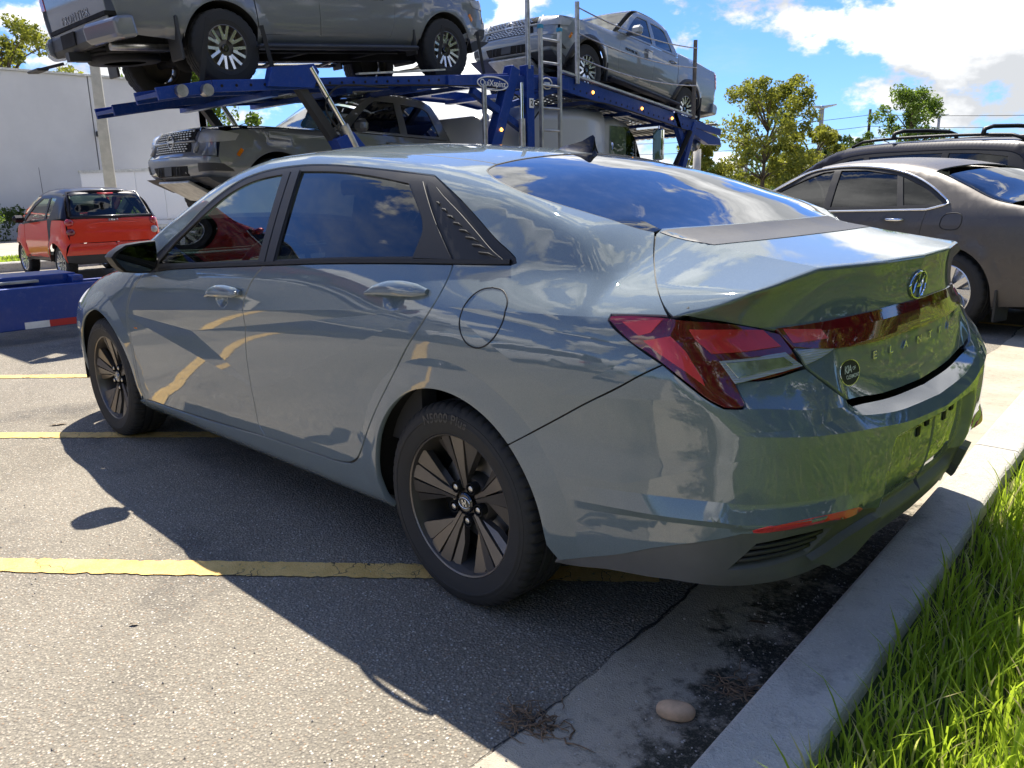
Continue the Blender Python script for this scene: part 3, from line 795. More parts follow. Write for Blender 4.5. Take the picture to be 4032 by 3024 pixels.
def plain_wheel(parent, loc, side, key, R_, W, rim, mat_rim, spokes, mat_spoke=None, cover=False):
    """wheel with a ring of spokes; parts: wheel (barrel), tyre, spoke, centre_cap"""
    if key not in CACHE:
        d = {}
        mb = MB(); tyre_mesh(mb, R_, W, rim, 120, 4, .008); d['tyre'] = (mb, M['tyre'], 'tyre')
        h = W/2
        mb = MB(); mb.lathe([(rim+.001, h-.020), (rim+.002, h-.008), (rim-.006, h-.006), (rim-.012, h-.02), (rim-.022, h-.05), (rim-.028, -h+.03), (rim, -h+.012)], 48)
        mb.lathe([(.0, h-.075), (.06, h-.07), (rim-.03, h-.10)], 40); d['rim'] = (mb, mat_rim, 'wheel')
        mb = MB()
        spokes(mb, rim, h)
        d['spoke'] = (mb, mat_spoke or mat_rim, 'spoke')
        mb = MB(); mb.lathe([(0, h-.030), (.03, h-.031), (.038, h-.04), (.04, h-.07)], 20); d['cap'] = (mb, M['gloss_black'], 'centre_cap')
        CACHE[key] = {}
        for k, (mbx, mt, nm) in d.items():
            o = mbx.build(nm, mt, None, sharp=35); CACHE[key][k] = (o.data, nm); bpy.data.objects.remove(o)
    C_ = CACHE[key]
    def put(k, par, x=(0, 0, 0)):
        o = bpy.data.objects.new(C_[k][1], C_[k][0]); COL.objects.link(o); o.parent = par; o.location = x; return o
    w = put('rim', parent, loc)
    if side < 0: w.rotation_euler = (0, 0, math.pi)
    put('tyre', w); put('spoke', w); put('cap', w)
    return w
def spoke_bars(n, pair=9., w=.020, r0=.05, dish=.03, depth=.02):
    def f(mb, rim, h):
        for k in range(n):
            for s in ((-1, 1) if pair else (0,)):
                a = 90+360*k/n+s*pair*.5; a1 = 90+360*k/n+s*pair
                p, q = polar(r0, a), polar(rim-.008, a1)
                mb.bar((p[0], h-.028-dish, p[1]), (q[0], h-.022, q[1]), w, depth, (0, 1, 0))
    return f
# ------------------------------------------------------------------ grey sedan
def circ(cx, cz, r, a0, a1, n=20): return [(cx+r*math.cos(R(a)), cz+r*math.sin(R(a))) for a in np.linspace(a0, a1, n)]
def build_sedan():
    B = Sedan()
    car = empty('parked_sedan'); tag(car, 'large grey-blue sedan parked nearest the camera with black alloy wheels', 'car')
    P = M['paint']; kw = dict(parent=car)
    G1 = [(2.10, .902), (2.15, .863), (2.226, .808), (2.283, .75), (2.315, .693), (2.323, .63), (2.323, .563), (2.321, .503), (2.318, .41), (2.316, .338), (2.314, .258)]
    G2 = [(1.018, .982), (1.06, .944), (1.106, .892), (1.135, .849), (1.147, .817), (1.149, .783), (1.150, .747), (1.160, .695), (1.170, .631), (1.168, .552), (1.162, .464), (1.160, .392), (1.158, .358), (1.123, .307)]
    G3 = [(.455, .395), (.426, .436), (.33, .563), (.225, .69), (.14, .789), (.072, .866), (.036, .923), (.020, .975), (.018, 1.016), (.021, 1.029)]
    BOT1 = [(2.314, .258), (2.094, .265), (1.898, .271), (1.593, .283), (1.351, .295), (1.123, .307)]
    BOT2 = [(1.123, .307), (.917, .313), (.719, .318), (.61, .322), (.534, .334), (.485, .36), (.455, .395)]
    BELT1 = [(2.10, .902), (1.95, .915), (1.834, .928), (1.4, .958), (1.018, .982)]
    BELT2 = [(1.018, .982), (.6, 1.007), (.3, 1.020), (.021, 1.029)]
    creases = []
    for a, b in (((2.45, .70), (.05, .905)), ((2.45, .70), (1.648, .679)), ((1.648, .679), (.05, .905)), ((1.648, .679), (1.10, .50)), ((2.45, .70), (1.10, .50)), ((.05, .905), (1.10, .50)), ((2.45, .70), (2.42, .52)), ((2.42, .52), (1.10, .50))): creases.append([a, b])
    cups = [[(cx+k*.055*math.cos(a), cz+k*.036*math.sin(a)) for a in np.linspace(0, 2*np.pi, 25)] for cx, cz in ((1.318, .842), (.225, .922)) for k in (.35, .7, 1.0)]
    cr2 = [[a, b] for a, b in (((-.02, .918), (-.78, .94)), ((-.02, .918), (-.68, .872)), ((-.02, .918), (-.45, .74)), ((-.68, .872), (-.45, .74)), ((-.68, .872), (-.95, .78)), ((-.45, .74), (-.95, .78)))]
    fl_r = [circ(0, .315, .455, 20, 165, 30)]; fl_f = [circ(2.72, .315, .455, 20, 165, 30)]
    WIN = [(2.065, .965), (1.95, 1.045), (1.863, 1.099), (1.741, 1.19), (1.64, 1.245), (1.52, 1.293), (1.40, 1.318), (1.268, 1.333), (1.015, 1.340), (.84, 1.333), (.669, 1.320), (.333, 1.288), (.259, 1.280)]
    WINR = [(.259, 1.280), (.17, 1.245), (.071, 1.200), (-.03, 1.145), (-.116, 1.096), (-.17, 1.070), (-.204, 1.050), (-.210, 1.042), (-.193, 1.035)]
    SEAM = [(-.713, .841), (-.666, .813), (-.614, .779), (-.52, .725), (-.433, .673), (-.34, .618), (-.262, .570)]
    RAIL = [(.161, .516, 1.307), (.172, .512, 1.308), (.294, .512, 1.33), (.439, .512, 1.351), (.65, .512, 1.374), (.9, .515, 1.39), (1.2, .52, 1.392), (1.42, .53, 1.375), (1.58, .545, 1.35)]
    APIL = [(1.58, .545, 1.35), (1.75, .60, 1.27), (1.95, .655, 1.165), (2.15, .71, 1.05), (2.30, .745, .965)]
    GLASSEDGE = [(-.458, .546, 1.113), (-.408, .585, 1.129), (-.323, .638, 1.162), (-.212, .674, 1.195), (-.104, .687, 1.226), (.011, .656, 1.257), (.085, .621, 1.279), (.128, .586, 1.292), (.161, .516, 1.307)]
    TGAP = [(-.701, .839, .946), (-.669, .816, .971), (-.633, .781, .993), (-.589, .727, 1.015), (-.562, .692, 1.030), (-.516, .629, 1.059), (-.463, .549, 1.111)]
    LTOP = [(-.565, .941), (-.627, .944), (-.701, .946)]
    LLOW = [(-.713, .841), (-.631, .885), (-.565, .928), (-.565, .941)]
    def ridge(x):
        lo, hi = .3, .95
        for _ in range(40):
            m = (lo+hi)/2; v = float(B.ys(np.array(x), B.zt(np.array(x), np.array(m))))-m
            lo, hi = (m, hi) if v > 0 else (lo, m)
        return (x, m, float(B.zt(np.array(x), np.array(m))))
    RID = [ridge(x) for x in np.linspace(-.88, .1, 40)]
    RIDS = [RID]
    for d_ in (.010, .022):
        RIDS.append([(p[0], p[1]-d_, float(B.zt(np.array(p[0]), np.array(p[1]-d_)))) for p in RID])
        RIDS.append([(p[0], float(B.ys(np.array(p[0]), np.array(p[2]-d_))), p[2]-d_) for p in RID])
    # outer side: sill, quarter, pillar and roof rail in one pressing, open at doors and windows
    segs = [[(2.40, .175), (2.2, .176), (1.0, .183), (.42, .195), (.345, .205)], circ(0, .315, .365, -17, 134.5, 40), SEAM[::-1], LLOW, LTOP, TGAP, [TGAP[-1], GLASSEDGE[0]], GLASSEDGE, RAIL, APIL,
            [(2.30, .745, .965), (2.22, .80, .945), (2.14, .84, .93)], [(2.14, .84, .93), (2.10, .902)], G1, [(2.314, .258), (2.40, .245)], [(2.40, .245), (2.40, .175)]]
    hole = [G1, BOT1, BOT2, G3, BELT2[::-1][:0] or [(.021, 1.029), (-.10, 1.032), (-.193, 1.035)], WINR[::-1], WIN[::-1], [(2.065, .965), (2.085, .93), (2.10, .902)]]
    # (the door opening and the window opening are one hole)
    segs[11] = [(2.14, .84, .93), (2.125, .905)]; 
    segs = segs[:12]+[[(2.125, .905), (2.165, .866), (2.24, .812), (2.298, .754), (2.331, .695), (2.339, .63), (2.338, .56), (2.336, .50), (2.333, .41), (2.331, .338), (2.330, .25)], [(2.330, .25), (2.40, .245)], [(2.40, .245), (2.40, .175)]]
    panel(B, 'body_side', P, segs, holes=[hole], creases=cr2+creases+fl_r+RIDS, h=.03, both=True, flange=.02, **kw)
    # doors
    d1 = panel(B, 'front_door', P, [G1[::-1], BELT1, G2, BOT1[::-1]], creases=creases+cups, both=True, gap=.0034, **kw)
    d2 = panel(B, 'rear_door', P, [BELT2, G3[::-1], BOT2[::-1], G2[::-1]], creases=creases+fl_r+cups, both=True, gap=.0034, **kw)
    # fender
    FT = [(2.14, .84, .935), (2.3, .80, .925), (2.6, .755, .885), (2.9, .72, .835), (3.15, .70, .785)]
    fen = [[(2.125, .905), (2.14, .84, .935)], FT, [(3.15, .70, .785), (3.22, .70), (3.16, .58), (3.10, .50), (3.073, .41)], circ(2.72, .315, .362, 15, 190, 44), [(2.363, .252), (2.330, .255)],
           [(2.125, .905), (2.165, .866), (2.24, .812), (2.298, .754), (2.331, .695), (2.339, .63), (2.338, .56), (2.336, .50), (2.333, .41), (2.331, .338), (2.330, .255)][::-1]]
    panel(B, 'front_fender', P, fen, creases=creases+fl_f, both=True, **kw)
    # fuel door sits in a round cut drawn as a dark ring on the quarter
    FU = [(-.165, .977), (-.205, .972), (-.238, .948), (-.245, .915), (-.236, .875), (-.205, .838), (-.16, .822), (-.118, .832), (-.088, .868), (-.083, .912), (-.10, .95), (-.13, .971), (-.165, .977)]
    fo = B.on([tuple(p) for p in spline(FU, 4)]); fn = B.normal(fo)
    mb = MB(); mb.tube(fo-fn*.0006, .0024, 6); mb.build('fuel_door_gap', M['rubber'], car, fix=False)
    # black window surround, glass and pillars
    panel(B, 'window_trim', M['black_trim'], [BELT1+BELT2[1:], [(.021, 1.029), (-.10, 1.032), (-.193, 1.035)], WINR[::-1], WIN[::-1], [(2.065, .965), (2.085, .93), (2.10, .902)]],
          holes=[[[(1.985, .958), (1.90, 1.035), (1.80, 1.105), (1.69, 1.175), (1.58, 1.235), (1.45, 1.278), (1.30, 1.302), (1.165, 1.311)], [(1.165, 1.311), (1.115, 1.16), (1.075, 1.002)], [(1.075, 1.002), (1.5, .975), (1.985, .946)], [(1.985, .946), (1.985, .958)]],
                 [[(1.035, 1.318), (.80, 1.310), (.60, 1.293), (.355, 1.260)], [(.355, 1.260), (.285, 1.205), (.222, 1.150), (.200, 1.115), (.200, 1.075), (.205, 1.045)], [(.205, 1.045), (.6, 1.028), (.955, 1.006)], [(.955, 1.006), (.99, 1.16), (1.035, 1.318)]]],
          off=-.003, gap=.0005, flange=.006, both=True, **kw)
    panel(B, 'front_window', M['glass_front'], [[(2.0, .952), (1.90, 1.04), (1.80, 1.11), (1.69, 1.18), (1.58, 1.24), (1.45, 1.284), (1.30, 1.308), (1.155, 1.317)], [(1.155, 1.317), (1.105, 1.16), (1.065, .995)], [(1.065, .995), (1.5, .968), (2.0, .940)], [(2.0, .940), (2.0, .952)]], off=-.009, gap=0, flange=0, both=True, **kw)
    panel(B, 'rear_side_window', M['glass_rear'], [[(1.045, 1.325), (.80, 1.317), (.60, 1.30), (.345, 1.266)], [(.345, 1.266), (.275, 1.205), (.212, 1.15), (.19, 1.115), (.19, 1.07), (.195, 1.038)], [(.195, 1.038), (.6, 1.021), (.968, .997)], [(.968, .997), (1.002, 1.16), (1.045, 1.325)]], off=-.009, gap=0, flange=0, both=True, **kw)
    # pillar covers, proud of the surround
    panel(B, 'pillar_cover', M['black_trim'], [[(1.160, 1.318), (1.105, 1.318)], [(1.105, 1.318), (1.06, 1.15), (1.022, .992)], [(1.022, .992), (1.070, .989)], [(1.070, .989), (1.112, 1.16), (1.160, 1.318)]], off=.002, gap=.001, flange=.008, both=True, **kw)
    panel(B, 'pillar_cover', M['black_trim'], [[(1.098, 1.322), (1.040, 1.322)], [(1.040, 1.322), (.995, 1.16), (.960, .997)], [(.960, .997), (1.014, .993)], [(1.014, .993), (1.053, 1.15), (1.098, 1.322)]], off=.002, gap=.001, flange=.008, both=True, **kw)
    panel(B, 'door_end_cover', M['black_trim'], [[(.352, 1.264), (.285, 1.262)], [(.285, 1.262), (.16, 1.15), (.028, 1.040)], [(.028, 1.040), (.20, 1.038)], [(.20, 1.038), (.195, 1.075), (.195, 1.117), (.217, 1.152), (.280, 1.207), (.352, 1.264)]], off=.002, gap=.001, flange=.008, both=True, **kw)
    qt = panel(B, 'quarter_cover', M['black_trim'], [[(.272, 1.262), (.235, 1.255), (.16, 1.218), (.06, 1.168), (-.03, 1.118), (-.11, 1.072), (-.180, 1.040)], [(-.180, 1.040), (.012, 1.037)], [(.012, 1.037), (.14, 1.15), (.272, 1.262)]], off=.003, gap=.001, flange=.008, both=True, **kw)
    for k in range(8):                               # raised louvre blades
        t = k/7; x0 = .175-.235*t; z0 = 1.196-.135*t; L = .022+.055*t
        pts = B.on([(x0-L*.15, z0), (x0-L*.6, z0-.002), (x0-L, z0-.010)]); nn = B.normal(pts)
        mb = MB(); mb.tube(pts+nn*.006, [.0035, .0030, .0012], 6); mb.build('louvre', M['rubber'], qt[0], fix=False)
    # belt mouldings
    for nm, seg in (('belt_moulding', BELT1[1:]), ('belt_moulding', BELT2+[(-.10, 1.032), (-.19, 1.036)])):
        C3 = resample(spline(B.on(seg), 6), .03); nn = B.normal(C3); up_ = np.array([0, 0, 1.])
        mb = MB()
        A = C3+nn*.004; Bq = C3+nn*.004+up_*.014-nn*.004
        V = np.vstack([C3-nn*.01, A, Bq, C3-nn*.012+up_*.016]); n = len(C3); F = []
        for j in range(3):
            for i in range(n-1): F.append((j*n+i, j*n+i+1, (j+1)*n+i+1, (j+1)*n+i))
        mb.add(V, F, True); o = mb.build(nm, M['black_trim'], car, sharp=30)
    # roof, screens, bonnet
    roofp = [RAIL, [(1.58, .545, 1.35), (1.66, .3, 1.36), (1.69, 0, 1.37), (1.66, -.3, 1.36), (1.58, -.545, 1.35)], [(p[0], -p[1], p[2]) for p in RAIL[::-1]], [(.161, -.516, 1.307), (.169, -.397, 1.323), (.168, -.25, 1.336), (.17, 0, 1.345), (.168, .25, 1.336), (.169, .397, 1.323), (.161, .516, 1.307)]]
    panel(B, 'roof', P, roofp, kind='top', h=.05, **kw)
    mir = lambda L_: [(p[0], -p[1], p[2]) for p in L_[::-1]]
    rw = [GLASSEDGE, [(.161, .516, 1.307), (.169, .397, 1.323), (.168, .25, 1.336), (.17, 0, 1.345), (.168, -.25, 1.336), (.169, -.397, 1.323), (.161, -.516, 1.307)], mir(GLASSEDGE), [(-.458, -.547, 1.113), (-.49, -.3, 1.12), (-.50, 0, 1.12), (-.49, .3, 1.12), (-.458, .547, 1.113)]]
    panel(B, 'rear_window', M['glass_back'], rw, kind='top', h=.05, off=-.002, flange=.004, **kw)
    mb = MB(); GE3 = resample(spline(GLASSEDGE, 6), .03); GE3 = B.chart('roll', B.to_uv('roll', GE3)); GE3 = GE3-B.normal(GE3)*.004; T3 = B.chart('top', resample(spline(rw[1], 6), .03)[:, :2])-np.array([0, 0, .004]); C3 = np.vstack([GE3[:-1], T3, (GE3*np.array([1, -1, 1]))[::-1][1:]]); mb.tube(C3, .0045, 6); mb.build('rear_window_seal', M['rubber'], car, fix=False)
    mb = MB(); mb.tube(resample(spline([(p[0], p[1], p[2]-.0) for p in RAIL], 6), .04)*np.array([1, 1, 0])+0 if False else B.chart('top', resample(spline(RAIL, 6), .03)[:, :2])-np.array([0, 0, .0035]), .0045, 6); mb.build('roof_moulding', M['rubber'], car, fix=False)
    wsl = [(2.30, .745, .965), (2.40, .60, .965), (2.46, .3, .965), (2.48, 0, .965), (2.46, -.3, .965), (2.40, -.60, .965), (2.30, -.745, .965)]
    ws = [APIL, wsl, mir(APIL), [(1.58, -.545, 1.35), (1.66, -.3, 1.36), (1.69, 0, 1.37), (1.66, .3, 1.36), (1.58, .545, 1.35)]]
    panel(B, 'windscreen', M['glass_screen'], ws, kind='top', h=.06, **kw)
    bon = [FT[::1], [(3.15, .70, .785), (3.42, .55, .74), (3.50, .3, .72), (3.52, 0, .72), (3.50, -.3, .72), (3.42, -.55, .74), (3.15, -.70, .785)], mir(FT), [(2.14, -.84, .935), (2.30, -.745, .955), (2.40, -.60, .96), (2.46, -.3, .965), (2.48, 0, .965), (2.46, .3, .965), (2.40, .60, .96), (2.30, .745, .955), (2.14, .84, .935)]]
    panel(B, 'bonnet', P, bon, kind='top', h=.06, **kw)
    # front bumper (only its flank shows)
    fb = [[(3.073, .41), (3.10, .50), (3.16, .58), (3.22, .70)], [(3.22, .70), (3.15, .70, .785)], [(3.15, .70, .785), (3.42, .55, .735), (3.52, .2, .70), (3.535, 0, .70)], [(3.535, 0, .70), (3.55, 0, .45), (3.50, 0, .2)], [(3.50, 0, .2), (3.42, .45, .2), (3.25, .70, .2), (3.085, .76, .2)], [(3.085, .76, .2), (3.07, .30), (3.073, .41)]]
    panel(B, 'front_bumper', P, fb, kind='fc', h=.05, both=True, **kw)
    hl = [[(3.18, .675), (3.24, .71), (3.30, .745)], [(3.30, .745), (3.42, .55, .735), (3.49, .40, .715)], [(3.49, .40, .715), (3.50, .45, .66)], [(3.50, .45, .66), (3.40, .66, .63), (3.18, .675)]]
    panel(B, 'headlamp', M['clear_lens'], hl, kind='fc', h=.04, off=.006, flange=.02, both=True, **kw)
    # boot lid: deck, lip and rear face in one
    lipy = np.linspace(-.80, .80, 41)
    lip = B.lip(np.linspace(-.80, .80, 121)); LIPS = [lip]
    LIPS.append([(p[0]+.012, p[1], float(B.zt(np.array(p[0]+.012), np.array(abs(p[1]))))) for p in lip])
    LIPS.append([(float(B.R(np.array(abs(p[1])), np.array(p[2]-.010))), p[1], p[2]-.010) for p in lip])
    r1 = [(float(B.R.d(np.array(abs(y)))[1]), float(y), float(B.R.h(np.array(abs(y)))[1])) for y in lipy]
    LS = [(-.704, .838, .944), (-.735, .80, .938), (-.786, .742, .927), (-.84, .66, .905), (-.862, .60, .895)]      # lower edge over the lamp
    LB = [(-.895, .60, .862), (-.91, .586, .812), (-.935, .53, .765), (-.953, .482, .729), (-.963, .448, .707)]
    LBOT = [(-.963, .448, .707), (-.972, .25, .690), (-.976, 0, .684), (-.972, -.25, .690), (-.963, -.448, .707)]
    onR = lambda L_: [(float(B.R(np.array(abs(p[1])), np.array(p[2]))), p[1], p[2]) for p in L_]
    LBl = onR(LB[:-1]+[(0, .452, .713)]); LBOTl = onR([(0, .452, .713), (0, .25, .694), (0, 0, .686), (0, -.25, .694), (0, -.452, .713)])
    SF = [(-.463, .553, 1.111), (-.49, .3, 1.115), (-.503, 0, 1.117), (-.49, -.3, 1.115), (-.463, -.553, 1.111)]
    lid = [TGAP[::-1], LS, [LS[-1], LBl[0]], LBl, LBOTl, mir(LBl), [(p[0], -p[1], p[2]) for p in (LBl[0], LS[-1])], mir(LS), mir(TGAP[::-1]), SF[::-1]]
    kinks = [[(-.62, .515*s, 1.083), (-.905, .515*s, 1.013)] for s in (1, -1)]
    tl = panel(B, 'trunk_lid', P, lid, kind='ry', h=.022, creases=LIPS+[r1]+RIDS+[mir(q_) for q_ in RIDS]+kinks, flange=.015, **kw)
    # black strip at the foot of the rear screen
    st = [[(-.470, .535, 1.112), (-.618, .512, 1.085)], [(-.618, .512, 1.085), (-.645, .25, 1.083), (-.652, 0, 1.083), (-.645, -.25, 1.083), (-.618, -.512, 1.085)], [(-.618, -.512, 1.085), (-.470, -.535, 1.112)], [(-.470, -.535, 1.112), (-.497, -.3, 1.115), (-.508, 0, 1.117), (-.497, .3, 1.115), (-.470, .535, 1.112)]]
    panel(B, 'deck_strip', M['black_plastic'], st, kind='top', h=.05, off=.0015, gap=0, flange=.003, **kw)
    # lamps
    TLO = [[(-.565, .928), (-.631, .885), (-.713, .841), (-.76, .808), (-.815, .768), (-.845, .752)], [(-.845, .752), (-.868, .785, .755), (-.862, .79, .775), (-.842, .785, .805)], [(-.842, .785, .805), (-.874, .704, .802), (-.905, .605, .812)], [(-.905, .605, .812), (-.893, .615, .850), (-.862, .620, .890)],
           [(-.862, .620, .890), (-.84, .66, .903), (-.786, .742, .925), (-.735, .80, .936), (-.706, .838, .942)], [(-.706, .838, .942), (-.627, .942), (-.568, .938)], [(-.568, .938), (-.565, .928)]]
    def q(pts, kind='rc'): return [list(pts)+[pts[0]]]
    lamp = panel(B, 'tail_lamp', M['red_dark'], TLO, kind='rc', h=.02, off=.004, gap=.003, flange=.03, both=True, **kw)
    def piece(name, mat, pts, off=.0065, h=.02, gap=.0, par=None):
        seg = [[pts[i], pts[(i+1) % len(pts)]] for i in range(len(pts))]
        a, b = panel(B, name, mat, seg, kind='rc', h=h, off=off, gap=gap, flange=.004, both=True)
        a.parent = (par or lamp)[0]; b.parent = (par or lamp)[1]
    # outer wedge (side facing), inner row (rear facing), reversing lamp
    piece('red_reflector', M['red_bright'], [(-.604, .926), (-.694, .936), (-.676, .908), (-.650, .900)])
    piece('red_reflector', M['red_bright'], [(-.662, .890), (-.716, .902), (-.752, .868), (-.792, .812), (-.800, .798), (-.758, .830), (-.712, .858)])
    piece('brake_lamp', M['red_bright'], [(-.742, .820, .916), (-.792, .730, .908), (-.834, .655, .899), (-.874, .640, .863), (-.830, .725, .861), (-.790, .800, .862), (-.756, .816, .893)], off=.0062)
    piece('reversing_lamp', M['clear_lens'], [(-.806, .795, .846), (-.846, .715, .848), (-.884, .640, .850), (-.910, .606, .818), (-.878, .708, .808), (-.844, .788, .798)], off=.0068)
    piece('reversing_reflector', M['chrome_soft'], [(-.816, .785, .840), (-.846, .722, .842), (-.880, .650, .843), (-.895, .630, .824), (-.872, .706, .818), (-.842, .775, .808)], off=.0085)
    # light bar on the lid
    bar = [[(-.858, .618, .900), (-.885, .49, .906), (-.925, .25, .911), (-.937, 0, .911), (-.925, -.25, .911), (-.885, -.49, .906), (-.858, -.618, .900)], [(-.858, -.618, .900), (-.895, -.604, .858)],
           [(-.895, -.604, .858), (-.925, -.49, .845), (-.946, -.25, .838), (-.957, 0, .838), (-.946, .25, .838), (-.925, .49, .845), (-.895, .604, .858)], [(-.895, .604, .858), (-.858, .618, .900)]]
    ridge = [(float(B.R.d(np.array(abs(y)))[2]), float(y), float(B.R.h(np.array(abs(y)))[2])) for y in np.linspace(-.62, .62, 31)]
    lb = panel(B, 'light_bar', M['red_dark'], bar, kind='ry', h=.018, off=.004, gap=.0, flange=.012, creases=[ridge], **kw)
    for s in (1, -1):
        pts = [(-.893, .602, .852), (-.928, .475, .852), (-.930, .465, .848), (-.925, .535, .829), (-.912, .590, .820)]
        seg = [[(p[0], p[1]*s, p[2]) for p in (pts[i], pts[(i+1) % len(pts)])] for i in range(len(pts))]
        panel(B, 'clear_lamp', M['clear_lens'], seg, kind='ry', h=.02, off=.003, gap=0, flange=.004, parent=tl)
        pts = [(-.860, .603, .898), (-.905, .50, .889), (-.920, .49, .866), (-.888, .600, .866)]
        seg = [[(p[0], p[1]*s, p[2]) for p in (pts[i], pts[(i+1) % len(pts)])] for i in range(len(pts))]
        panel(B, 'brake_lamp', M['red_bright'], seg, kind='ry', h=.02, off=.0055, gap=0, flange=.004, parent=lb)
    # rear bumper
    AR = circ(0, .315, .365, 134.5, 182, 16)
    SEAMb = SEAM
    BT = [(-.713, .841), (-.76, .808), (-.815, .768), (-.845, .752)]
    PB = [(-.393, .259), (-.475, .288), (-.58, .328), (-.671, .369), (-.78, .408), (-.876, .775, .441)]
    PB2 = [(-.876, .775, .441), (-.913, .742, .443), (-.977, .645, .456), (-1.015, .455, .446), (-1.03, .36, .420), (-1.04, .2, .405), (-1.045, -.0022, .400)]
    bmp = [SEAM[::-1], BT, [(-.845, .752), (-.868, .785, .755), (-.862, .79, .775), (-.842, .785, .805)], [(-.842, .785, .805), (-.874, .704, .802), (-.905, .605, .812)], [(p[0], p[1]+.004, p[2]) for p in LB[1:-1]]+[(-.972, .452, .704)],
           [(-.972, .452, .704), (-.982, .25, .686), (-.988, -.0022, .678)], [(-.988, -.0022, .678), (-1.06, -.0022, .62), (-1.05, -.0022, .45), (-1.045, -.0022, .400)], PB2[::-1], PB[::-1], [(-.393, .259), (-.365, .302)], AR[::-1]]
    def ln(k, a, b, n=24): return [(float(B.R.d(np.array(y))[k]), float(y), float(B.R.h(np.array(y))[k])) for y in np.linspace(a, b, n)]
    zbl = lambda x: float(np.interp(-x, [.40, .464, .619, .833, .90], [.452, .456, .470, .478, .470]))
    blade = [[(x, zbl(x)+d) for x in np.linspace(-.44, -.84, 14)] for d in (0, .045, -.022)]
    blade2 = [[(-.84, .478), (-.9, .74, .470), (-.96, .68, .469), (-1.0, .55, .467)]]
    flank = [[(-.40, .515), (-.52, .524), (-.616, .536), (-.72, .574), (-.833, .616), (-.90, .80, .638)]]
    bo = panel(B, 'rear_bumper', P, bmp, kind='rc', h=.018, creases=[ln(4, 0, .84), ln(5, 0, .84), ln(6, 0, .84)]+fl_r+cr2+blade+flank, flange=.02, both=True, **kw)
    VENT = [[(-.842, .773, .337), (-.90, .745, .412)], [(-.90, .745, .412), (-.955, .66, .425), (-.991, .544, .424)], [(-.991, .544, .424), (-.959, .602, .361)], [(-.959, .602, .361), (-.91, .69, .345), (-.842, .773, .337)]]
    VB = [(-.372, .245), (-.45, .250), (-.535, .266), (-.65, .276), (-.718, .814, .283), (-.849, .75, .285), (-.93, .62, .288), (-.965, .42, .290), (-.985, .2, .298), (-.988, -.001, .300)]
    va = panel(B, 'rear_valance', M['valance'], [PB, PB2, [(-1.045, -.0022, .400), (-1.02, -.001, .36), (-.988, -.001, .300)], VB[::-1], [(-.372, .245), (-.393, .259)]], kind='rc', h=.025, holes=[VENT], off=-.004, gap=.001, flange=.03, both=True, **kw)
    vp = panel(B, 'vent_grille', M['gloss_black'], VENT, kind='rc', h=.025, off=-.028, gap=-.006, flange=0, both=True, **kw)
    for s_ in (0, 1):
        for k in range(3):
            t = .25+.25*k; A_ = np.array((-.842, .773, .337))*(1-t)+np.array((-.90, .745, .412))*t; C_ = np.array((-.959, .602, .361))*(1-t)+np.array((-.991, .544, .424))*t
            pts = B.chart('rc', B.to_uv('rc', np.array([A_*(1-u)+C_*u for u in np.linspace(.03, .97, 8)]))); pts = pts-B.normal(pts)*.016
            if s_: pts = pts*np.array([1, -1, 1])
            mb = MB(); mb.tube(pts, .006, 6); mb.build('vent_blade', M['black_plastic'], vp[s_], fix=False)
    FIN = [(-.955, .605, .355), (-.99, .50, .392), (-1.016, .375, .408), (-1.016, .350, .405), (-.996, .352, .350), (-.965, .416, .294), (-.955, .47, .292)]
    panel(B, 'valance_fin', M['valance'], [[FIN[i], FIN[(i+1) % len(FIN)]] for i in range(len(FIN))], kind='rc', h=.03, off=.018, gap=0, flange=.04, both=True, **kw)
    RF = [[(-.880, .773, .447), (-.914, .745, .467), (-.978, .648, .479), (-1.011, .482, .464), (-1.014, .455, .450)], [(-1.014, .455, .450), (-.977, .643, .459), (-.913, .741, .446), (-.880, .773, .447)]]
    panel(B, 'rear_reflector', M['red_bright'], RF, kind='rc', h=.014, off=.001, gap=0, flange=.006, both=True, **kw)
    # dark backing tubes added in the shut lines to stop light leaking through
    for nm, C_ in (('door_gap_backing', [G1, BOT1, BOT2, G3]), ('door_gap_backing', [G2]), ('bumper_gap_backing', [SEAM]), ('lid_gap_backing', [TGAP, LS, LB, LBOT]), ('lamp_gap_backing', [LLOW, LTOP])):
        for s_ in (1, -1):
            mb = MB()
            for sg in C_:
                q_ = resample(spline(B.on(sg), 6), .03); kd = 'ry' if nm == 'lid_gap_backing' and sg is not TGAP else 'roll'; q_ = B.chart(kd, B.to_uv(kd, q_)); q_ = q_-B.normal(q_)*.018
                mb.tube(q_*np.array([1, s_, 1]), .010, 6)
            mb.build(nm, M['rubber'], car, fix=False)
    return B, car, bo, tl, d1, d2
SEDAN_B, SEDAN, BUMPER, LID, FDOOR, RDOOR = build_sedan()
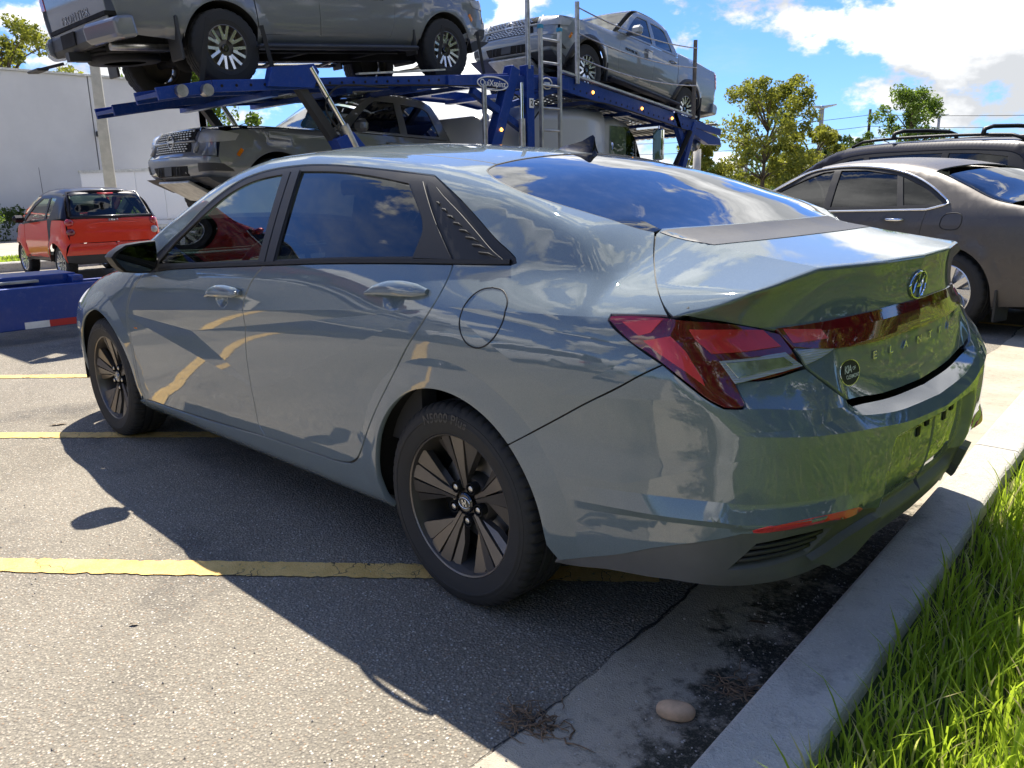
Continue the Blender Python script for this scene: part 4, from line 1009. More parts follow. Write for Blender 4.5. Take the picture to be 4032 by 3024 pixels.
def sedan_details():
    B, car = SEDAN_B, SEDAN
    for x in (0., 2.72):
        for s in (1, -1):
            sedan_wheel(car, (x, .79*s, .315), s)
            mb = MB(); mb.lathe([(.385, .40), (.385, .875)], 30, (x, 0, .315), 'y', R(-8), R(188)); mb.lathe([(.05, .40), (.385, .40)], 30, (x, 0, .315), 'y', R(-8), R(188))
            for i, v in enumerate(mb.V): mb.V[i] = (v[0], v[1]*s, v[2])
            mb.build('wheel_liner', M['dark'], car)
    mb = MB(); mb.box((1.35, 0, .25), (3.9, 1.2, .04)); mb.box((1.25, 0, .30), (1.75, 1.60, .16)); mb.box((-.60, 0, .40), (.5, 1.1, .18)); mb.build('underbody', M['dark'], car)
    mb = MB(); mb.cyl((-.55, -.48, .28), (-.93, -.50, .27), .035, n=20); mb.build('exhaust_pipe', M['steel'], car)
    # cabin
    def seat(x, y, back_w=.46, w=.50):
        mb = MB(); mb.box((x, y, .48), (.50, w, .16), bev=.05); Rm_ = np.array(Euler((0, R(-18), 0)).to_matrix())
        mb.box((x-.30, y, .80), (.14, back_w, .62), Rm_, .05); mb.box((x-.41, y, 1.17), (.09, .25, .17), Rm_, .035); mb.build('seat', M['cloth'], car)
    seat(1.38, .37); seat(1.38, -.37)
    mb = MB(); mb.box((.55, 0, .48), (.50, 1.25, .18), bev=.05); mb.box((.20, 0, .80), (.16, 1.25, .55), np.array(Euler((0, R(-22), 0)).to_matrix()), .05)
    for y in (-.38, 0, .38): mb.box((.08, y, 1.10), (.08, .24, .12), bev=.03)
    mb.build('rear_seat', M['cloth'], car)
    mb = MB(); mb.box((2.16, 0, .80), (.42, 1.50, .22), bev=.06); mb.build('dashboard', M['black_plastic'], car); mb = MB(); mb.box((-.18, 0, .98), (.55, 1.2, .03)); mb.build('parcel_shelf', M['black_plastic'], car)
    t = np.linspace(0, 2*np.pi, 33); Rs = np.array(Euler((0, R(-25), 0)).to_matrix())
    ring = np.stack([0*t, .18*np.cos(t), .18*np.sin(t)], 1)@Rs.T+np.array((1.83, .37, .88))
    mb = MB(); mb.tube(ring, .014, 8); mb.box((1.85, .37, .88), (.04, .16, .10), Rs, .02); mb.bar((1.83, .21, .88), (1.83, .53, .88), .03, .02); mb.build('steering_wheel', M['black_plastic'], car)
    mb = MB(); mb.box((1.60, 0, 1.26), (.03, .24, .07), bev=.012); mb.build('cabin_mirror', M['black_plastic'], car)
    for s in (1, -1):
        mb = MB(); mb.box((1.2, .80*s, .70), (2.0, .06, .50)); mb.build('door_card', M['cloth'], car)
    # side mirrors
    out = [(1.064, .987), (1.045, 1.008), (.999, 1.035), (.93, 1.043), (.868, 1.046), (.866, 1.0), (.872, .955), (.885, .925), (.907, .909), (.96, .912), (1.016, .921), (1.042, .946)]
    for s in (1, -1):
        ring = np.array(out); c = ring.mean(0); mb = MB(); n = len(ring)
        lay = [(1.968, .93), (1.968, 1.0), (1.985, 1.03), (2.03, 1.02), (2.075, .90), (2.105, .60), (2.115, .25)]
        V = [(x, (c[0]+(p[0]-c[0])*k)*s, c[1]+(p[1]-c[1])*k) for x, k in lay for p in ring]
        mb.add(V, [(i*n+j, i*n+(j+1) % n, (i+1)*n+(j+1) % n, (i+1)*n+j) for i in range(len(lay)-1) for j in range(n)], True); mb.add(V[-n:], [tuple(range(n))])
        mb.add(V[:n], [tuple(range(n))])
        mh = mb.build('side_mirror', M['black_trim'], car, sharp=40)
        mb = MB(); mb.add([(1.964-.014*(p[0]-c[0])/.1*0-.010*(1-(i % 2)*0), (c[0]+(p[0]-c[0])*.90)*s, c[1]+(p[1]-c[1])*.90) for i, p in enumerate(ring)], [tuple(range(n))])
        g_ = mb.build('mirror_glass', M['glass_mirror_dark'], mh); 
        mb = MB(); mb.bar((2.02, .90*s, .955), (2.05, .80*s, .945), .05, .035, bev=.008); mb.build('mirror_stalk', M['black_trim'], mh)
    # shark-fin aerial
    pro = [(.352, 0), (.335, .012), (.29, .024), (.235, .040), (.195, .062), (.184, .066), (.176, .060), (.178, .03), (.170, .004), (.165, -.012)]
    mb = MB(); V = []
    for k, (x, h) in enumerate(pro):
        zr = float(B.zt(np.array(x), np.array(0.))); w = .036*max(.05, 1-abs((x-.25)/.12)**2*.8)
        for q in np.linspace(-1, 1, 9): V.append((x, w*q*(1 if h < .01 else 1), zr-.004+max(h, 0)*(1-abs(q)**.6) if h > 0 else zr-.006))
    mb.add(V, [(i*9+j, (i+1)*9+j, (i+1)*9+j+1, i*9+j+1) for i in range(len(pro)-1) for j in range(8)], True); mb.build('shark_fin_aerial', M['paint_suv'], car, sharp=60)
    # handles
    for par, pts, cup in ((FDOOR, [(1.452, .843), (1.40, .858), (1.33, .868), (1.25, .872), (1.18, .872), (1.150, .874)], (1.318, .838)), (RDOOR, [(.367, .928), (.32, .940), (.25, .949), (.18, .952), (.12, .951), (.078, .950)], (.225, .918))):
        C3 = B.on(pts); n = len(pts); C3 = np.array([C3[0]*(1-u)+C3[-1]*u for u in np.linspace(0, 1, n)])*np.array([0, 1, 0])+C3*np.array([1, 0, 1]); nn = np.repeat(np.array([[0, .97, .22]]), n, 0); st = np.array([.003, .016, .025, .026, .021, .007]); hw = np.array([.007, .017, .023, .024, .020, .009])
        st = st*(1. if par is FDOOR else .6)
        C3 = spline(C3+nn*st[:, None], 5); hw = np.interp(np.linspace(0, 1, len(C3)), np.linspace(0, 1, n), hw)
        nn = np.repeat(nn[2:3], len(C3), 0)
        cc = B.on([cup])[0]; cn = B.normal(cc[None])[0]
        for i, s in enumerate((1, -1)):
            mb = MB(); m = 12; V = []
            for k in range(len(C3)):
                for q in range(m):
                    a = 2*math.pi*q/m; u = np.array([0, -.35, .93]); V.append((C3[k]+u*hw[k]*math.sin(a)+nn[k]*.0085*math.cos(a))*np.array([1, s, 1]))
            mb.add(V, [(k*m+q, k*m+(q+1) % m, (k+1)*m+(q+1) % m, (k+1)*m+q) for k in range(len(C3)-1) for q in range(m)]+[tuple(range(m)), tuple(range((len(C3)-1)*m, len(C3)*m))], True)
            h_ = mb.build('door_handle', M['paint'], par[i], sharp=50)
            if par is FDOOR:
                p = C3[-3]; mb = MB(); mb.cyl((p+nn[0]*.006)*np.array([1, s, 1]), (p+nn[0]*.012)*np.array([1, s, 1]), .006, n=14); mb.build('door_lock', M['satin_metal'], par[i])
    # amber side marker
    for s in (1, -1):
        c = B.on([(2.240, .632)])[0]; mb = MB(); mb.box(c*np.array([1, s, 1])+np.array([0, .001*s, 0]), (.032, .004, .007), bev=.002); mb.build('side_marker', M['amber'], car)
    # rear badge, name, dealer sticker, plate clips
    def rear_patch(V, F, y0, z0, lift, name, mat, par):
        uv = np.stack([y0-V[:, 0], z0+V[:, 1]], 1); Pq = B.chart('rear', uv); nq = B.normal(Pq)
        Pq = Pq+nq*(lift+V[:, 2:3]); mb = MB(); mb.add(Pq, F); return mb.build(name, mat, par, sharp=40, fix=False)
    for k, ch in enumerate('ELANTRA'):
        V, F = text_mesh(ch, .030, .0012, .0006, 0, 1); V = V*np.array([1.45, .95, 1])
        rear_patch(V, F, .292-k*.0975, .800, .003, 'letter', M['chrome'], LID)
    t = np.linspace(0, 2*np.pi, 41)
    def logo(sc, tube_r, z0, y0):
        mb = MB(); ring = np.stack([.060*sc*np.cos(t), .037*sc*np.sin(t), 0*t], 1)
        def pts_(ps): uv = np.array([[y0-p[0], z0+p[1]] for p in ps]); q_ = B.chart('rear', uv); return q_+B.normal(q_)*.004
        def band(a, b): mb.tube(pts_([np.array(a)*(1-u)+np.array(b)*u for u in np.linspace(0, 1, 7)]), [tube_r*v for v in (.8, 1.2, 1.5, 1.6, 1.5, 1.2, .8)], 8)
        mb.tube(pts_(ring), tube_r, 8)
        band((-.034*sc, -.022*sc), (-.010*sc, .033*sc)); band((.010*sc, -.033*sc), (.034*sc, .022*sc)); band((-.020*sc, -.004*sc), (.020*sc, .004*sc)); return mb
    logo(1, .0032, .953, 0).build('badge', M['chrome'], LID, sharp=40)
    ov = [(.052*math.cos(a), .032*math.sin(a), 0) for a in t[:-1]]
    def oval(k, lift, name, mat):
        V = np.array([(0, 0, 0)]+[(p[0]*k, p[1]*k, 0) for p in ov]); F = [(0, 1+i, 1+(i+1) % 40) for i in range(40)]; return rear_patch(V, F, .418, .776, lift, name, mat, LID)
    oval(1.0, .0008, 'dealer_badge', M['chrome']); oval(.93, .0014, 'dealer_badge_face', M['black_trim'])
    V, F = text_mesh('KIA', .026, 0, .0004, .3, .85); rear_patch(V+np.array([-.014, .008, 0]), F, .418, .776, .0042, 'dealer_letters', M['sticker_white'], LID)
    V, F = text_mesh('OF', .012, 0, .0002, 0, 1); rear_patch(V+np.array([.018, .008, 0]), F, .418, .776, .0042, 'dealer_letters', M['sticker_white'], LID)
    V, F = text_mesh('CLERMONT', .0130, 0, .0002, 0, 1); rear_patch(V+np.array([.008, -.010, 0]), F, .418, .776, .0042, 'dealer_letters', M['sticker_white'], LID)
    for y in (.105, -.105):
        mb = MB()
        for dy, dz in ((.013, -.013), (-.013, .013)):
            q_ = B.chart('rear', np.array([[y+dy, .585+dz]]))[0]; mb.box(q_, (.006, .026, .026))
        mb.build('plate_clip', M['dark'], BUMPER[0] if y > 0 else BUMPER[1])
sedan_details()
# ------------------------------------------------------------------ crew-cab pickups on the car carrier
PICK = dict(ymax=1.2, zmax=2.0, xmin=-1.6, xmax=4.6, roll=(.25, .95, 1.3), rc=(-.6, .3, 1.6), fc=(3.3, .3, 1.6), ry=(-.6, 1.0, 1.2),
    prof=([-1.4, .38, .44, .62, .78, 1.2, 1.55, 1.72, 2.2, 2.48, 2.56, 3.4, 3.85, 4.05, 4.2], [1.33, 1.33, 1.38, 1.74, 1.80, 1.83, 1.815, 1.765, 1.43, 1.225, 1.205, 1.165, 1.115, 1.02, .8]),
    crown=([-1.4, .3, .7, 1.6, 2.5, 4.2], [0, 0, .07, .07, .05, .04]), plan=([-1.3, -1.1, 0, 1.0, 3.4, 3.75, 4.0, 4.2], [.985, .995, 1.0, 1.0, 1.0, .985, .94, .86]),
    sec=([.30, .42, .50, .62, .80, .96, 1.08, 1.20, 1.35], [.74, .80, .865, .905, .925, .932, .925, .905, .88]), belt=([-1.4, .3, .5, 2.4, 3.2, 4.2], [1.33, 1.33, 1.24, 1.20, 1.14, 1.06]),
    rear=([.3, .5, .8, 1.33, 1.9], [-1.02, -1.10, -1.14, -1.155, -1.15]), front=([.3, .42, .55, .72, .80, 1.08, 1.2, 1.9], [3.78, 3.95, 4.14, 4.17, 4.12, 4.06, 3.98, 3.8]),
    tum=.33, tum2=.10, wheels=(0., 3.2), wr=.39, arch=.455, fw=.17, flare=.030, rt=.05, rf=.10, rr=.05, fcurv=.13, rcurv=.02)
def truck_spokes(mb, rim, h):
    for k in range(7):
        for s in (-1, 1):
            a = 90+360*k/7+s*7; a1 = 90+360*k/7+s*13
            p, q = polar(.085, a), polar(rim-.006, a1); mb.bar((p[0], h-.042, p[1]), (q[0], h-.020, q[1]), .030, .02, (0, 1, 0))
            p2 = polar(.14, 90+360*k/7+s*9); 
        p, q = polar(.12, 90+360*k/7-9), polar(.12, 90+360*k/7+9); mb.bar((p[0], h-.039, p[1]), (q[0], h-.039, q[1]), .026, .02, (0, 1, 0))
TRUCK_B = Simple(PICK)
def build_truck(label, P, glass_m):
    B = TRUCK_B; car = empty('pickup_truck'); tag(car, label, 'pickup truck', 'pickup trucks loaded on the carrier'); kw = dict(parent=car, h=.07)
    AR = lambda cx, a0, a1: circ(cx, .39, .455, a0, a1, 24)
    zr = .52
    panel(B, 'bed_side', P, [AR(0, 15, 172), [(-.45, .45), (-1.06, .52)], [(-1.06, .52), (-1.13, .9), (-1.13, 1.32)], [(-1.13, 1.32), (-.4, 1.325), (.40, 1.325)], [(.40, 1.325), (.405, .9), (.41, .47)], [(.41, .47), (.44, .508)]], both=True, **kw)
    panel(B, 'sill', P, [[(.41, .40), (2.74, .40)], [(2.74, .40), (2.74, .52)], [(2.74, .52), (.41, .52)], [(.41, .52), (.41, .40)]], both=True, gap=.001, **kw)
    d1 = panel(B, 'rear_door', P, [[(.42, .525), (1.24, .525)], [(1.24, .525), (1.25, .9), (1.25, 1.205)], [(1.25, 1.205), (.42, 1.225)], [(.42, 1.225), (.42, .525)]], both=True, **kw)
    d2 = panel(B, 'front_door', P, [[(1.25, .525), (2.28, .525)], [(2.28, .525), (2.36, .75), (2.36, 1.0), (2.30, 1.175)], [(2.30, 1.175), (1.25, 1.205)], [(1.25, 1.205), (1.25, .9), (1.25, .525)]], both=True, **kw)
    fe = panel(B, 'front_fender', P, [[(2.28, .525), (2.74, .52)], AR(3.2, 165, 0), [(3.655, .39), (3.74, .46), (3.88, .58), (3.95, .74)], [(3.95, .74), (3.92, 1.0)], [(3.92, 1.0), (3.8, 1.04), (3.4, 1.10), (2.9, 1.135), (2.45, 1.16), (2.30, 1.175)], [(2.30, 1.175), (2.36, 1.0), (2.36, .75), (2.28, .525)]], both=True, **kw)
    # greenhouse
    panel(B, 'window_frame', P, [[(.42, 1.235), (1.25, 1.215), (2.30, 1.185), (2.42, 1.19)], [(2.42, 1.19), (2.2, 1.36), (1.95, 1.54), (1.72, 1.69), (1.58, 1.745)], [(1.58, 1.745), (1.2, 1.76), (.8, 1.74), (.66, 1.72)], [(.66, 1.72), (.53, 1.5), (.42, 1.235)]],
          holes=[[[(.60, 1.27), (1.19, 1.25)], [(1.19, 1.25), (1.20, 1.66)], [(1.20, 1.66), (.80, 1.645), (.72, 1.60)], [(.72, 1.60), (.60, 1.27)]], [[(1.31, 1.245), (2.16, 1.22)], [(2.16, 1.22), (1.95, 1.42), (1.72, 1.60), (1.62, 1.655)], [(1.62, 1.655), (1.31, 1.665)], [(1.31, 1.665), (1.31, 1.245)]]], both=True, gap=.001, **kw)
    panel(B, 'rear_side_window', M[glass_m], [[(.585, 1.26), (1.20, 1.24)], [(1.20, 1.24), (1.21, 1.67)], [(1.21, 1.67), (.79, 1.655), (.71, 1.61)], [(.71, 1.61), (.585, 1.26)]], off=-.012, flange=0, gap=0, both=True, **kw)
    panel(B, 'front_side_window', M[glass_m], [[(1.30, 1.235), (2.18, 1.21)], [(2.18, 1.21), (1.96, 1.42), (1.73, 1.61), (1.62, 1.665)], [(1.62, 1.665), (1.30, 1.675)], [(1.30, 1.675), (1.30, 1.235)]], off=-.012, flange=0, gap=0, both=True, **kw)
    ysd = lambda x, z: float(B.ys(np.array(x), np.array(z)))
    er = [(x, .60+.04*(x > 1.7), 1.8) for x in (.70, 1.0, 1.3, 1.56)]
    panel(B, 'roof', P, poly([(.66, .66, 1.7), (1.2, .665, 1.7), (1.60, .655, 1.7), (1.66, .3, 1.8), (1.67, 0, 1.8), (1.66, -.3, 1.8), (1.60, -.655, 1.7), (1.2, -.665, 1.7), (.66, -.66, 1.7)]), kind='top', gap=0, **kw)
    panel(B, 'windscreen', M['glass_screen'], poly([(1.62, .62, 1.7), (2.05, .72, 1.5), (2.44, .80, 1.2), (2.50, .4, 1.2), (2.51, 0, 1.2), (2.50, -.4, 1.2), (2.44, -.80, 1.2), (2.05, -.72, 1.5), (1.62, -.62, 1.7), (1.68, 0, 1.7)]), kind='top', gap=0, **kw)
    panel(B, 'back_window', M['glass_dark'], poly([(.50, .70, 1.4), (.645, .60, 1.7), (.645, -.60, 1.7), (.50, -.70, 1.4)]), kind='top', gap=0, **kw)
    mb = MB(); mb.box((.47, 0, 1.28), (.10, 1.66, .16)); mb.build('cab_back', P, car)
    panel(B, 'bonnet', P, poly([(2.44, .82, 1.16), (2.9, .84, 1.14), (3.4, .82, 1.10), (3.80, .74, 1.06), (3.90, .4, 1.07), (3.92, 0, 1.07), (3.90, -.4, 1.07), (3.80, -.74, 1.06), (3.4, -.82, 1.10), (2.9, -.84, 1.14), (2.44, -.82, 1.16), (2.50, 0, 1.2)]), kind='top', gap=.003, **kw)
    # tailgate with pressed letters, lamps, step bumper
    tg = panel(B, 'tailgate', P, poly([(-1.15, .74, .60), (-1.15, .74, 1.30), (-1.15, -.74, 1.30), (-1.15, -.74, .60)]), kind='rear', gap=.003, **kw)
    V, F = text_mesh('FRONTIER', .135, .004, .002, 0, 1.25); uv = np.stack([-V[:, 0], .785+V[:, 1]*.80], 1); Q = B.chart('rear', uv); Q[:, 0] -= .002+V[:, 2]
    mb = MB(); mb.add(Q, F); mb.build('tailgate_lettering', P, tg, sharp=40, fix=False)
    panel(B, 'tail_lamp', M['red_lens'], [[(-1.145, .77, .96), (-1.145, .77, 1.26)], [(-1.145, .77, 1.26), (-1.05, .92, 1.24)], [(-1.05, .92, 1.24), (-1.05, .935, .98)], [(-1.05, .935, .98), (-1.145, .77, .96)]], kind='rc', off=.006, gap=0, parent=car, h=.04, both=True)
    mb = MB(); 
    pf = [(-1.10, .66), (-1.27, .645), (-1.30, .60), (-1.29, .49), (-1.24, .44), (-1.08, .46)]
    for y0, y1 in ((.50, .97), (-.97, -.50)):
        mb = MB(); mb.prism(pf, 'y', y0, y1); bu = mb.build('bumper_end', P, car, bevel=.03)
        for v in bu.data.vertices:
            if abs(v.co.y) > .9: v.co.x += .14; v.co.z += .02
    mb = MB(); mb.prism([(-1.10, .66), (-1.24, .63), (-1.25, .50), (-1.22, .44), (-1.08, .46)], 'y', -.50, .50); sb = mb.build('bumper_step', M['black_plastic'], car, bevel=.015)
    mb = MB(); mb.box((-1.252, 0, .56), (.02, .36, .13)); mb.build('plate_recess', M['dark'], sb)
    mb = MB(); mb.bar((-1.0, 0, .40), (-1.30, 0, .40), .09, .09); mb.build('tow_hitch', M['black_plastic'], car)
    mb = MB(); mb.bar((-1.15, .55, .40), (-1.38, .62, .35), .03, .03); mb.box((-1.38, .70, .345), (.12, .34, .03), bev=.01); mb.build('bumper_kick_step', M['black_plastic'], car)
    # front: grille, emblem, lamps, bumper, skid plate
    fr = panel(B, 'front_panel', P, [[(4.0, .875, .74), (4.0, .86, 1.02)], [(4.0, .86, 1.02), (3.95, .6, 1.07), (3.98, 0, 1.08), (3.95, -.6, 1.07), (4.0, -.86, 1.02)], [(4.0, -.86, 1.02), (4.0, -.875, .74)], [(4.0, -.875, .74), (4.0, .875, .74)]], kind='front', gap=.002, **kw)
    for nm, z0, z1_, yw in (('upper_grille', .93, 1.055, .50), ('lower_grille', .79, .90, .47)):
        gp = panel(B, nm, M['dark'], poly([(4, yw+.02, z0), (4, yw-.02, z1_), (4, -yw+.02, z1_), (4, -yw-.02, z0)]), kind='front', off=.008, gap=0, parent=car, h=.06)
        mb = MB(); rows = 4; ny = 13
        uv = [(-yw+.05+(k+.5*(r_ % 2))*(2*yw-.1)/ny, z0+(r_+.5)*(z1_-z0)/rows) for r_ in range(rows) for k in range(ny)]
        for q_ in B.chart('front', np.array(uv)): mb.box(q_+np.array([.012, 0, 0]), (.014, .046, .013))
        tag(mb.build('grille_bars', M['satin_metal'], gp), kind='stuff')
    for zz in (.915,):
        C3 = B.chart('front', np.array([[y, zz] for y in np.linspace(.56, -.56, 17)])); mb = MB(); mb.tube(C3+np.array([.012, 0, 0]), .016, 8); mb.build('grille_bar', P, car)
    C3 = B.chart('front', np.array([[y, z] for y, z in ((.60, .78), (.56, 1.065))])); 
    for s in (1, -1):
        mb = MB(); mb.tube(C3*np.array([1, s, 1])+np.array([.01, 0, 0]), .03, 8); mb.build('grille_frame', P, car)
    q_ = B.chart('front', np.array([[0, .925]]))[0]+np.array([.028, 0, 0]); t = np.linspace(0, 2*np.pi, 29)
    em = MB(); em.tube(np.stack([q_[0]+0*t, q_[1]+.075*np.cos(t), q_[2]+.075*np.sin(t)], 1), .011, 8); em.box(q_, (.015, .19, .026)); em.build('grille_emblem', M['satin_metal'], car)
    panel(B, 'headlamp', M['clear_lens'], [[(4.06, .60, .90), (4.02, .60, 1.045)], [(4.02, .60, 1.045), (3.95, .80, 1.03), (3.84, .88, 1.02), (3.70, .905, 1.005)], [(3.70, .905, 1.005), (3.76, .92, .93)], [(3.76, .92, .93), (3.93, .86, .90), (4.06, .60, .90)]], kind='fc', off=.010, gap=0, parent=car, h=.05, both=True)
    fb = panel(B, 'front_bumper', P, [[(4, .90, .735), (4, 0, .735), (4, -.90, .735)], [(4, -.90, .735), (3.9, -.93, .60), (3.85, -.90, .50)], [(3.85, -.90, .50), (4.0, -.62, .46), (4, 0, .45), (4.0, .62, .46), (3.85, .90, .50)], [(3.85, .90, .50), (3.9, .93, .60), (4, .90, .735)]], kind='front', gap=.003, **kw)
    panel(B, 'lower_intake', M['dark'], poly([(4, .42, .52), (4, .46, .63), (4, -.46, .63), (4, -.42, .52)]), kind='front', off=.006, gap=0, parent=car, h=.06)
    mb = MB()
    for y in (-.30, -.22, .22, .30): q_ = B.chart('front', np.array([[y, .575]]))[0]; mb.box(q_+np.array([.012, 0, 0]), (.012, .008, .11))
    q_ = B.chart('front', np.array([[0, .575]]))[0]; mb.box(q_+np.array([.014, 0, 0]), (.012, .20, .11)); tag(mb.build('intake_bars', M['black_plastic'], car), kind='stuff')
    for s in (1, -1):
        panel(B, 'bumper_vent', M['black_plastic'], poly([(4, .66*s, .56), (4, .68*s, .66), (3.9, .88*s, .66), (3.9, .89*s, .58)]), kind='front', off=.006, gap=0, parent=car, h=.06)
    mb = MB(); mb.prism([(4.10, .47), (4.12, .44), (3.72, .26), (3.45, .24), (3.45, .27), (3.72, .30)], 'y', -.42, .42); mb.build('skid_plate', M['alu'], car, bevel=.01)
    for y0, y1 in ((-.86, -.42), (.42, .86)): mb = MB(); mb.prism([(4.08, .50), (4.0, .46), (3.74, .36), (3.70, .52)], 'y', y0, y1); mb.build('air_dam', M['black_plastic'], car)
    # fittings
    for i, s in enumerate((1, -1)):
        mb = MB(); mb.box((2.08, 1.06*s, 1.26), (.13, .22, .17), bev=.05); m_ = mb.build('side_mirror', P, car, sharp=30); mb = MB(); mb.bar((2.14, .88*s, 1.21), (2.10, 1.0*s, 1.21), .05, .04); mb.build('mirror_stalk', M['black_plastic'], m_)
        for x, par in ((.52, d1), (1.36, d2)):
            y = ysd(x+.1, 1.09)*s; mb = MB(); mb.tube([(x, y, 1.095), (x+.03, y+.035*s, 1.095), (x+.18, y+.035*s, 1.095), (x+.21, y, 1.095)], .014, 8); mb.build('door_handle', P, par[i])
        mb = MB(); mb.box((1.5, .93*s, .40), (2.3, .16, .05), bev=.02)
        for x in (.6, 1.5, 2.4): mb.bar((x, .60*s, .42), (x, .90*s, .39), .05, .03)
        mb.build('side_step', M['black_plastic'], car)
        mb = MB(); mb.box((-.52, .82*s, .48), (.03, .26, .42), bev=.01); mb.build('mud_flap', M['black_plastic'], car)
        mb = MB(); mb.box((2.66, .82*s, .48), (.03, .22, .30), bev=.01); mb.build('mud_flap', M['black_plastic'], car)
        q_ = B.on([(3.70, .80)])[0]*np.array([1, s, 1]); mb = MB(); mb.box(q_, (.10, .03, .045), np.array(Euler((0, R(55), R(-8*s))).to_matrix()), .008); mb.build('side_marker', M['amber'], car)
        V, F = text_mesh('FRONTIER V6', .055, .003, .0008, .12, 1.1); k = np.array([-s, 1, 1]); xs_ = 2.02+V[:, 0]*(-s); Q = B.chart('side', np.stack([xs_, .96+V[:, 1]], 1)); Q[:, 1] += .002+V[:, 2]; Q *= np.array([1, s, 1]); mb = MB(); mb.add(Q, F); mb.build('door_lettering', M['black_trim'], d2[i], fix=False)
        for cx in (0., 3.2):
            mb = MB(); mb.lathe([(.47, .45), (.47, .91)], 24, (cx, 0, .39), 'y', R(0), R(180)); mb.lathe([(.0, .45), (.47, .45)], 24, (cx, 0, .39), 'y', R(0), R(180)); mb.V = [(v[0], v[1]*s, v[2]) for v in mb.V]; mb.build('wheel_liner', M['dark'], car)
            plain_wheel(car, (cx, .80*s, .39), s, 'TRK', .39, .255, .228, M['rim_black'], truck_spokes, M['alloy'])
    mb = MB(); mb.bar((-1.05, .42, .48), (3.9, .42, .48), .10, .16); mb.bar((-1.05, -.42, .48), (3.9, -.42, .48), .10, .16)
    for x in (-.9, .5, 1.5, 2.6): mb.bar((x, -.45, .48), (x, .45, .48), .1, .10)
    mb.build('chassis_frame', M['dark'], car)
    mb = MB(); mb.cyl((0, -.70, .39), (0, .70, .39), .05, n=14); mb.lathe([(0, -.13), (.11, -.1), (.15, 0), (.11, .1), (0, .13)], 18, (0, .05, .39)); mb.build('rear_axle', M['dark'], car)
    mb = MB(); tyre_mesh(mb, .37, .22, .21, 60, 4, .008); mb.V = [(v[0]-.72, v[2], v[1]+.44) for v in mb.V]; mb.lathe([(0, .40), (.21, .40)], 20, (-.72, 0, 0), 'z'); mb.build('spare_tyre', M['tyre'], car)
    mb = MB(); mb.cyl((-.5, -.62, .42), (-1.12, -.66, .42), .035, n=16); mb.build('exhaust_pipe', M['steel'], car)
    mb = MB(); mb.box((1.35, 0, .62), (1.9, 1.5, .20)); mb.build('cab_floor', M['dark'], car)
    for y in (.38, -.38):
        mb = MB(); mb.box((1.50, y, 1.02), (.16, .46, .7), np.array(Euler((0, R(-14), 0)).to_matrix()), .05); mb.box((1.36, y, 1.46), (.08, .26, .18), None, .03); mb.build('seat', M['cloth'], car)
    mb = MB(); mb.box((.72, 0, 1.0), (.16, 1.3, .7), np.array(Euler((0, R(-10), 0)).to_matrix()), .05); mb.build('rear_seat', M['cloth'], car)
    mb = MB(); mb.box((2.30, 0, 1.10), (.35, 1.5, .2), None, .05); mb.build('dashboard', M['black_plastic'], car)
    mb = MB(); mb.box((-.37, 0, .72), (1.55, 1.5, .04)); mb.box((.36, 0, 1.0), (.05, 1.6, .6)); mb.build('bed_floor', M['dark'], car)
    return car
def add_flares(car):
    B = TRUCK_B
    for s in (1, -1):
        for cx in (0., 3.2):
                C3 = np.array(B.on(circ(cx, .39, .475, -5, 185, 30))); nn = B.normal(C3); c0 = np.array([cx, 0, .39]); rd = C3-c0; rd[:, 1] = 0; rd /= np.linalg.norm(rd, axis=1)[:, None]
                mb = MB(); n = len(C3); V = np.vstack([C3-rd*.025, C3-rd*.025+np.array([0, .035, 0]), C3+rd*.05+np.array([0, .02, 0]), C3+rd*.055-np.array([0, .01, 0])])*np.array([1, s, 1])
                mb.add(V, [(j*n+i_, j*n+i_+1, (j+1)*n+i_+1, (j+1)*n+i_) for j in range(3) for i_ in range(n-1)], True); mb.build('wheel_flare', M['black_plastic'], car)
def put_truck(t, loc, yaw, pitch): t.location = loc; t.rotation_mode = 'ZYX' if False else 'XYZ'; t.rotation_euler = Matrix.Rotation(yaw, 4, 'Z').to_3x3().__matmul__(Matrix.Rotation(pitch, 4, 'Y').to_3x3()).to_euler()
T_U = build_truck('grey pickup on the upper rear deck seen from behind with its tailgate to the left', M['paint_truck'], 'glass_dark')
T_L = copy_tree(T_U); T_L['label'] = 'dark grey pickup on the lower deck facing left, half hidden behind the sedan roof'
put_truck(T_U, (7.80, -2.18, 2.40), R(-89), -.0945)
put_truck(T_L, (8.34, -6.12, .70), R(90), -.066)
T_N = copy_tree(T_U); T_N['label'] = 'lighter grey pickup with black wheel arches nose up above the lorry cab'
def recolour(o, a, b):
    for i, sl in enumerate(o.material_slots):
        if sl.material == a: sl.link = 'OBJECT'; sl.material = b
    for ch in o.children: recolour(ch, a, b)
recolour(T_N, M['paint_truck'], M['paint_truck2'])
add_flares(T_N)
put_truck(T_N, (8.09, -11.49, 2.30), R(93), -.129)

for t_ in (T_N, T_L):
    mb = MB(); mb.box((1.47, .972, 1.02), (.13, .006, .10)); mb.build('door_sticker', M['sticker_white'], t_)
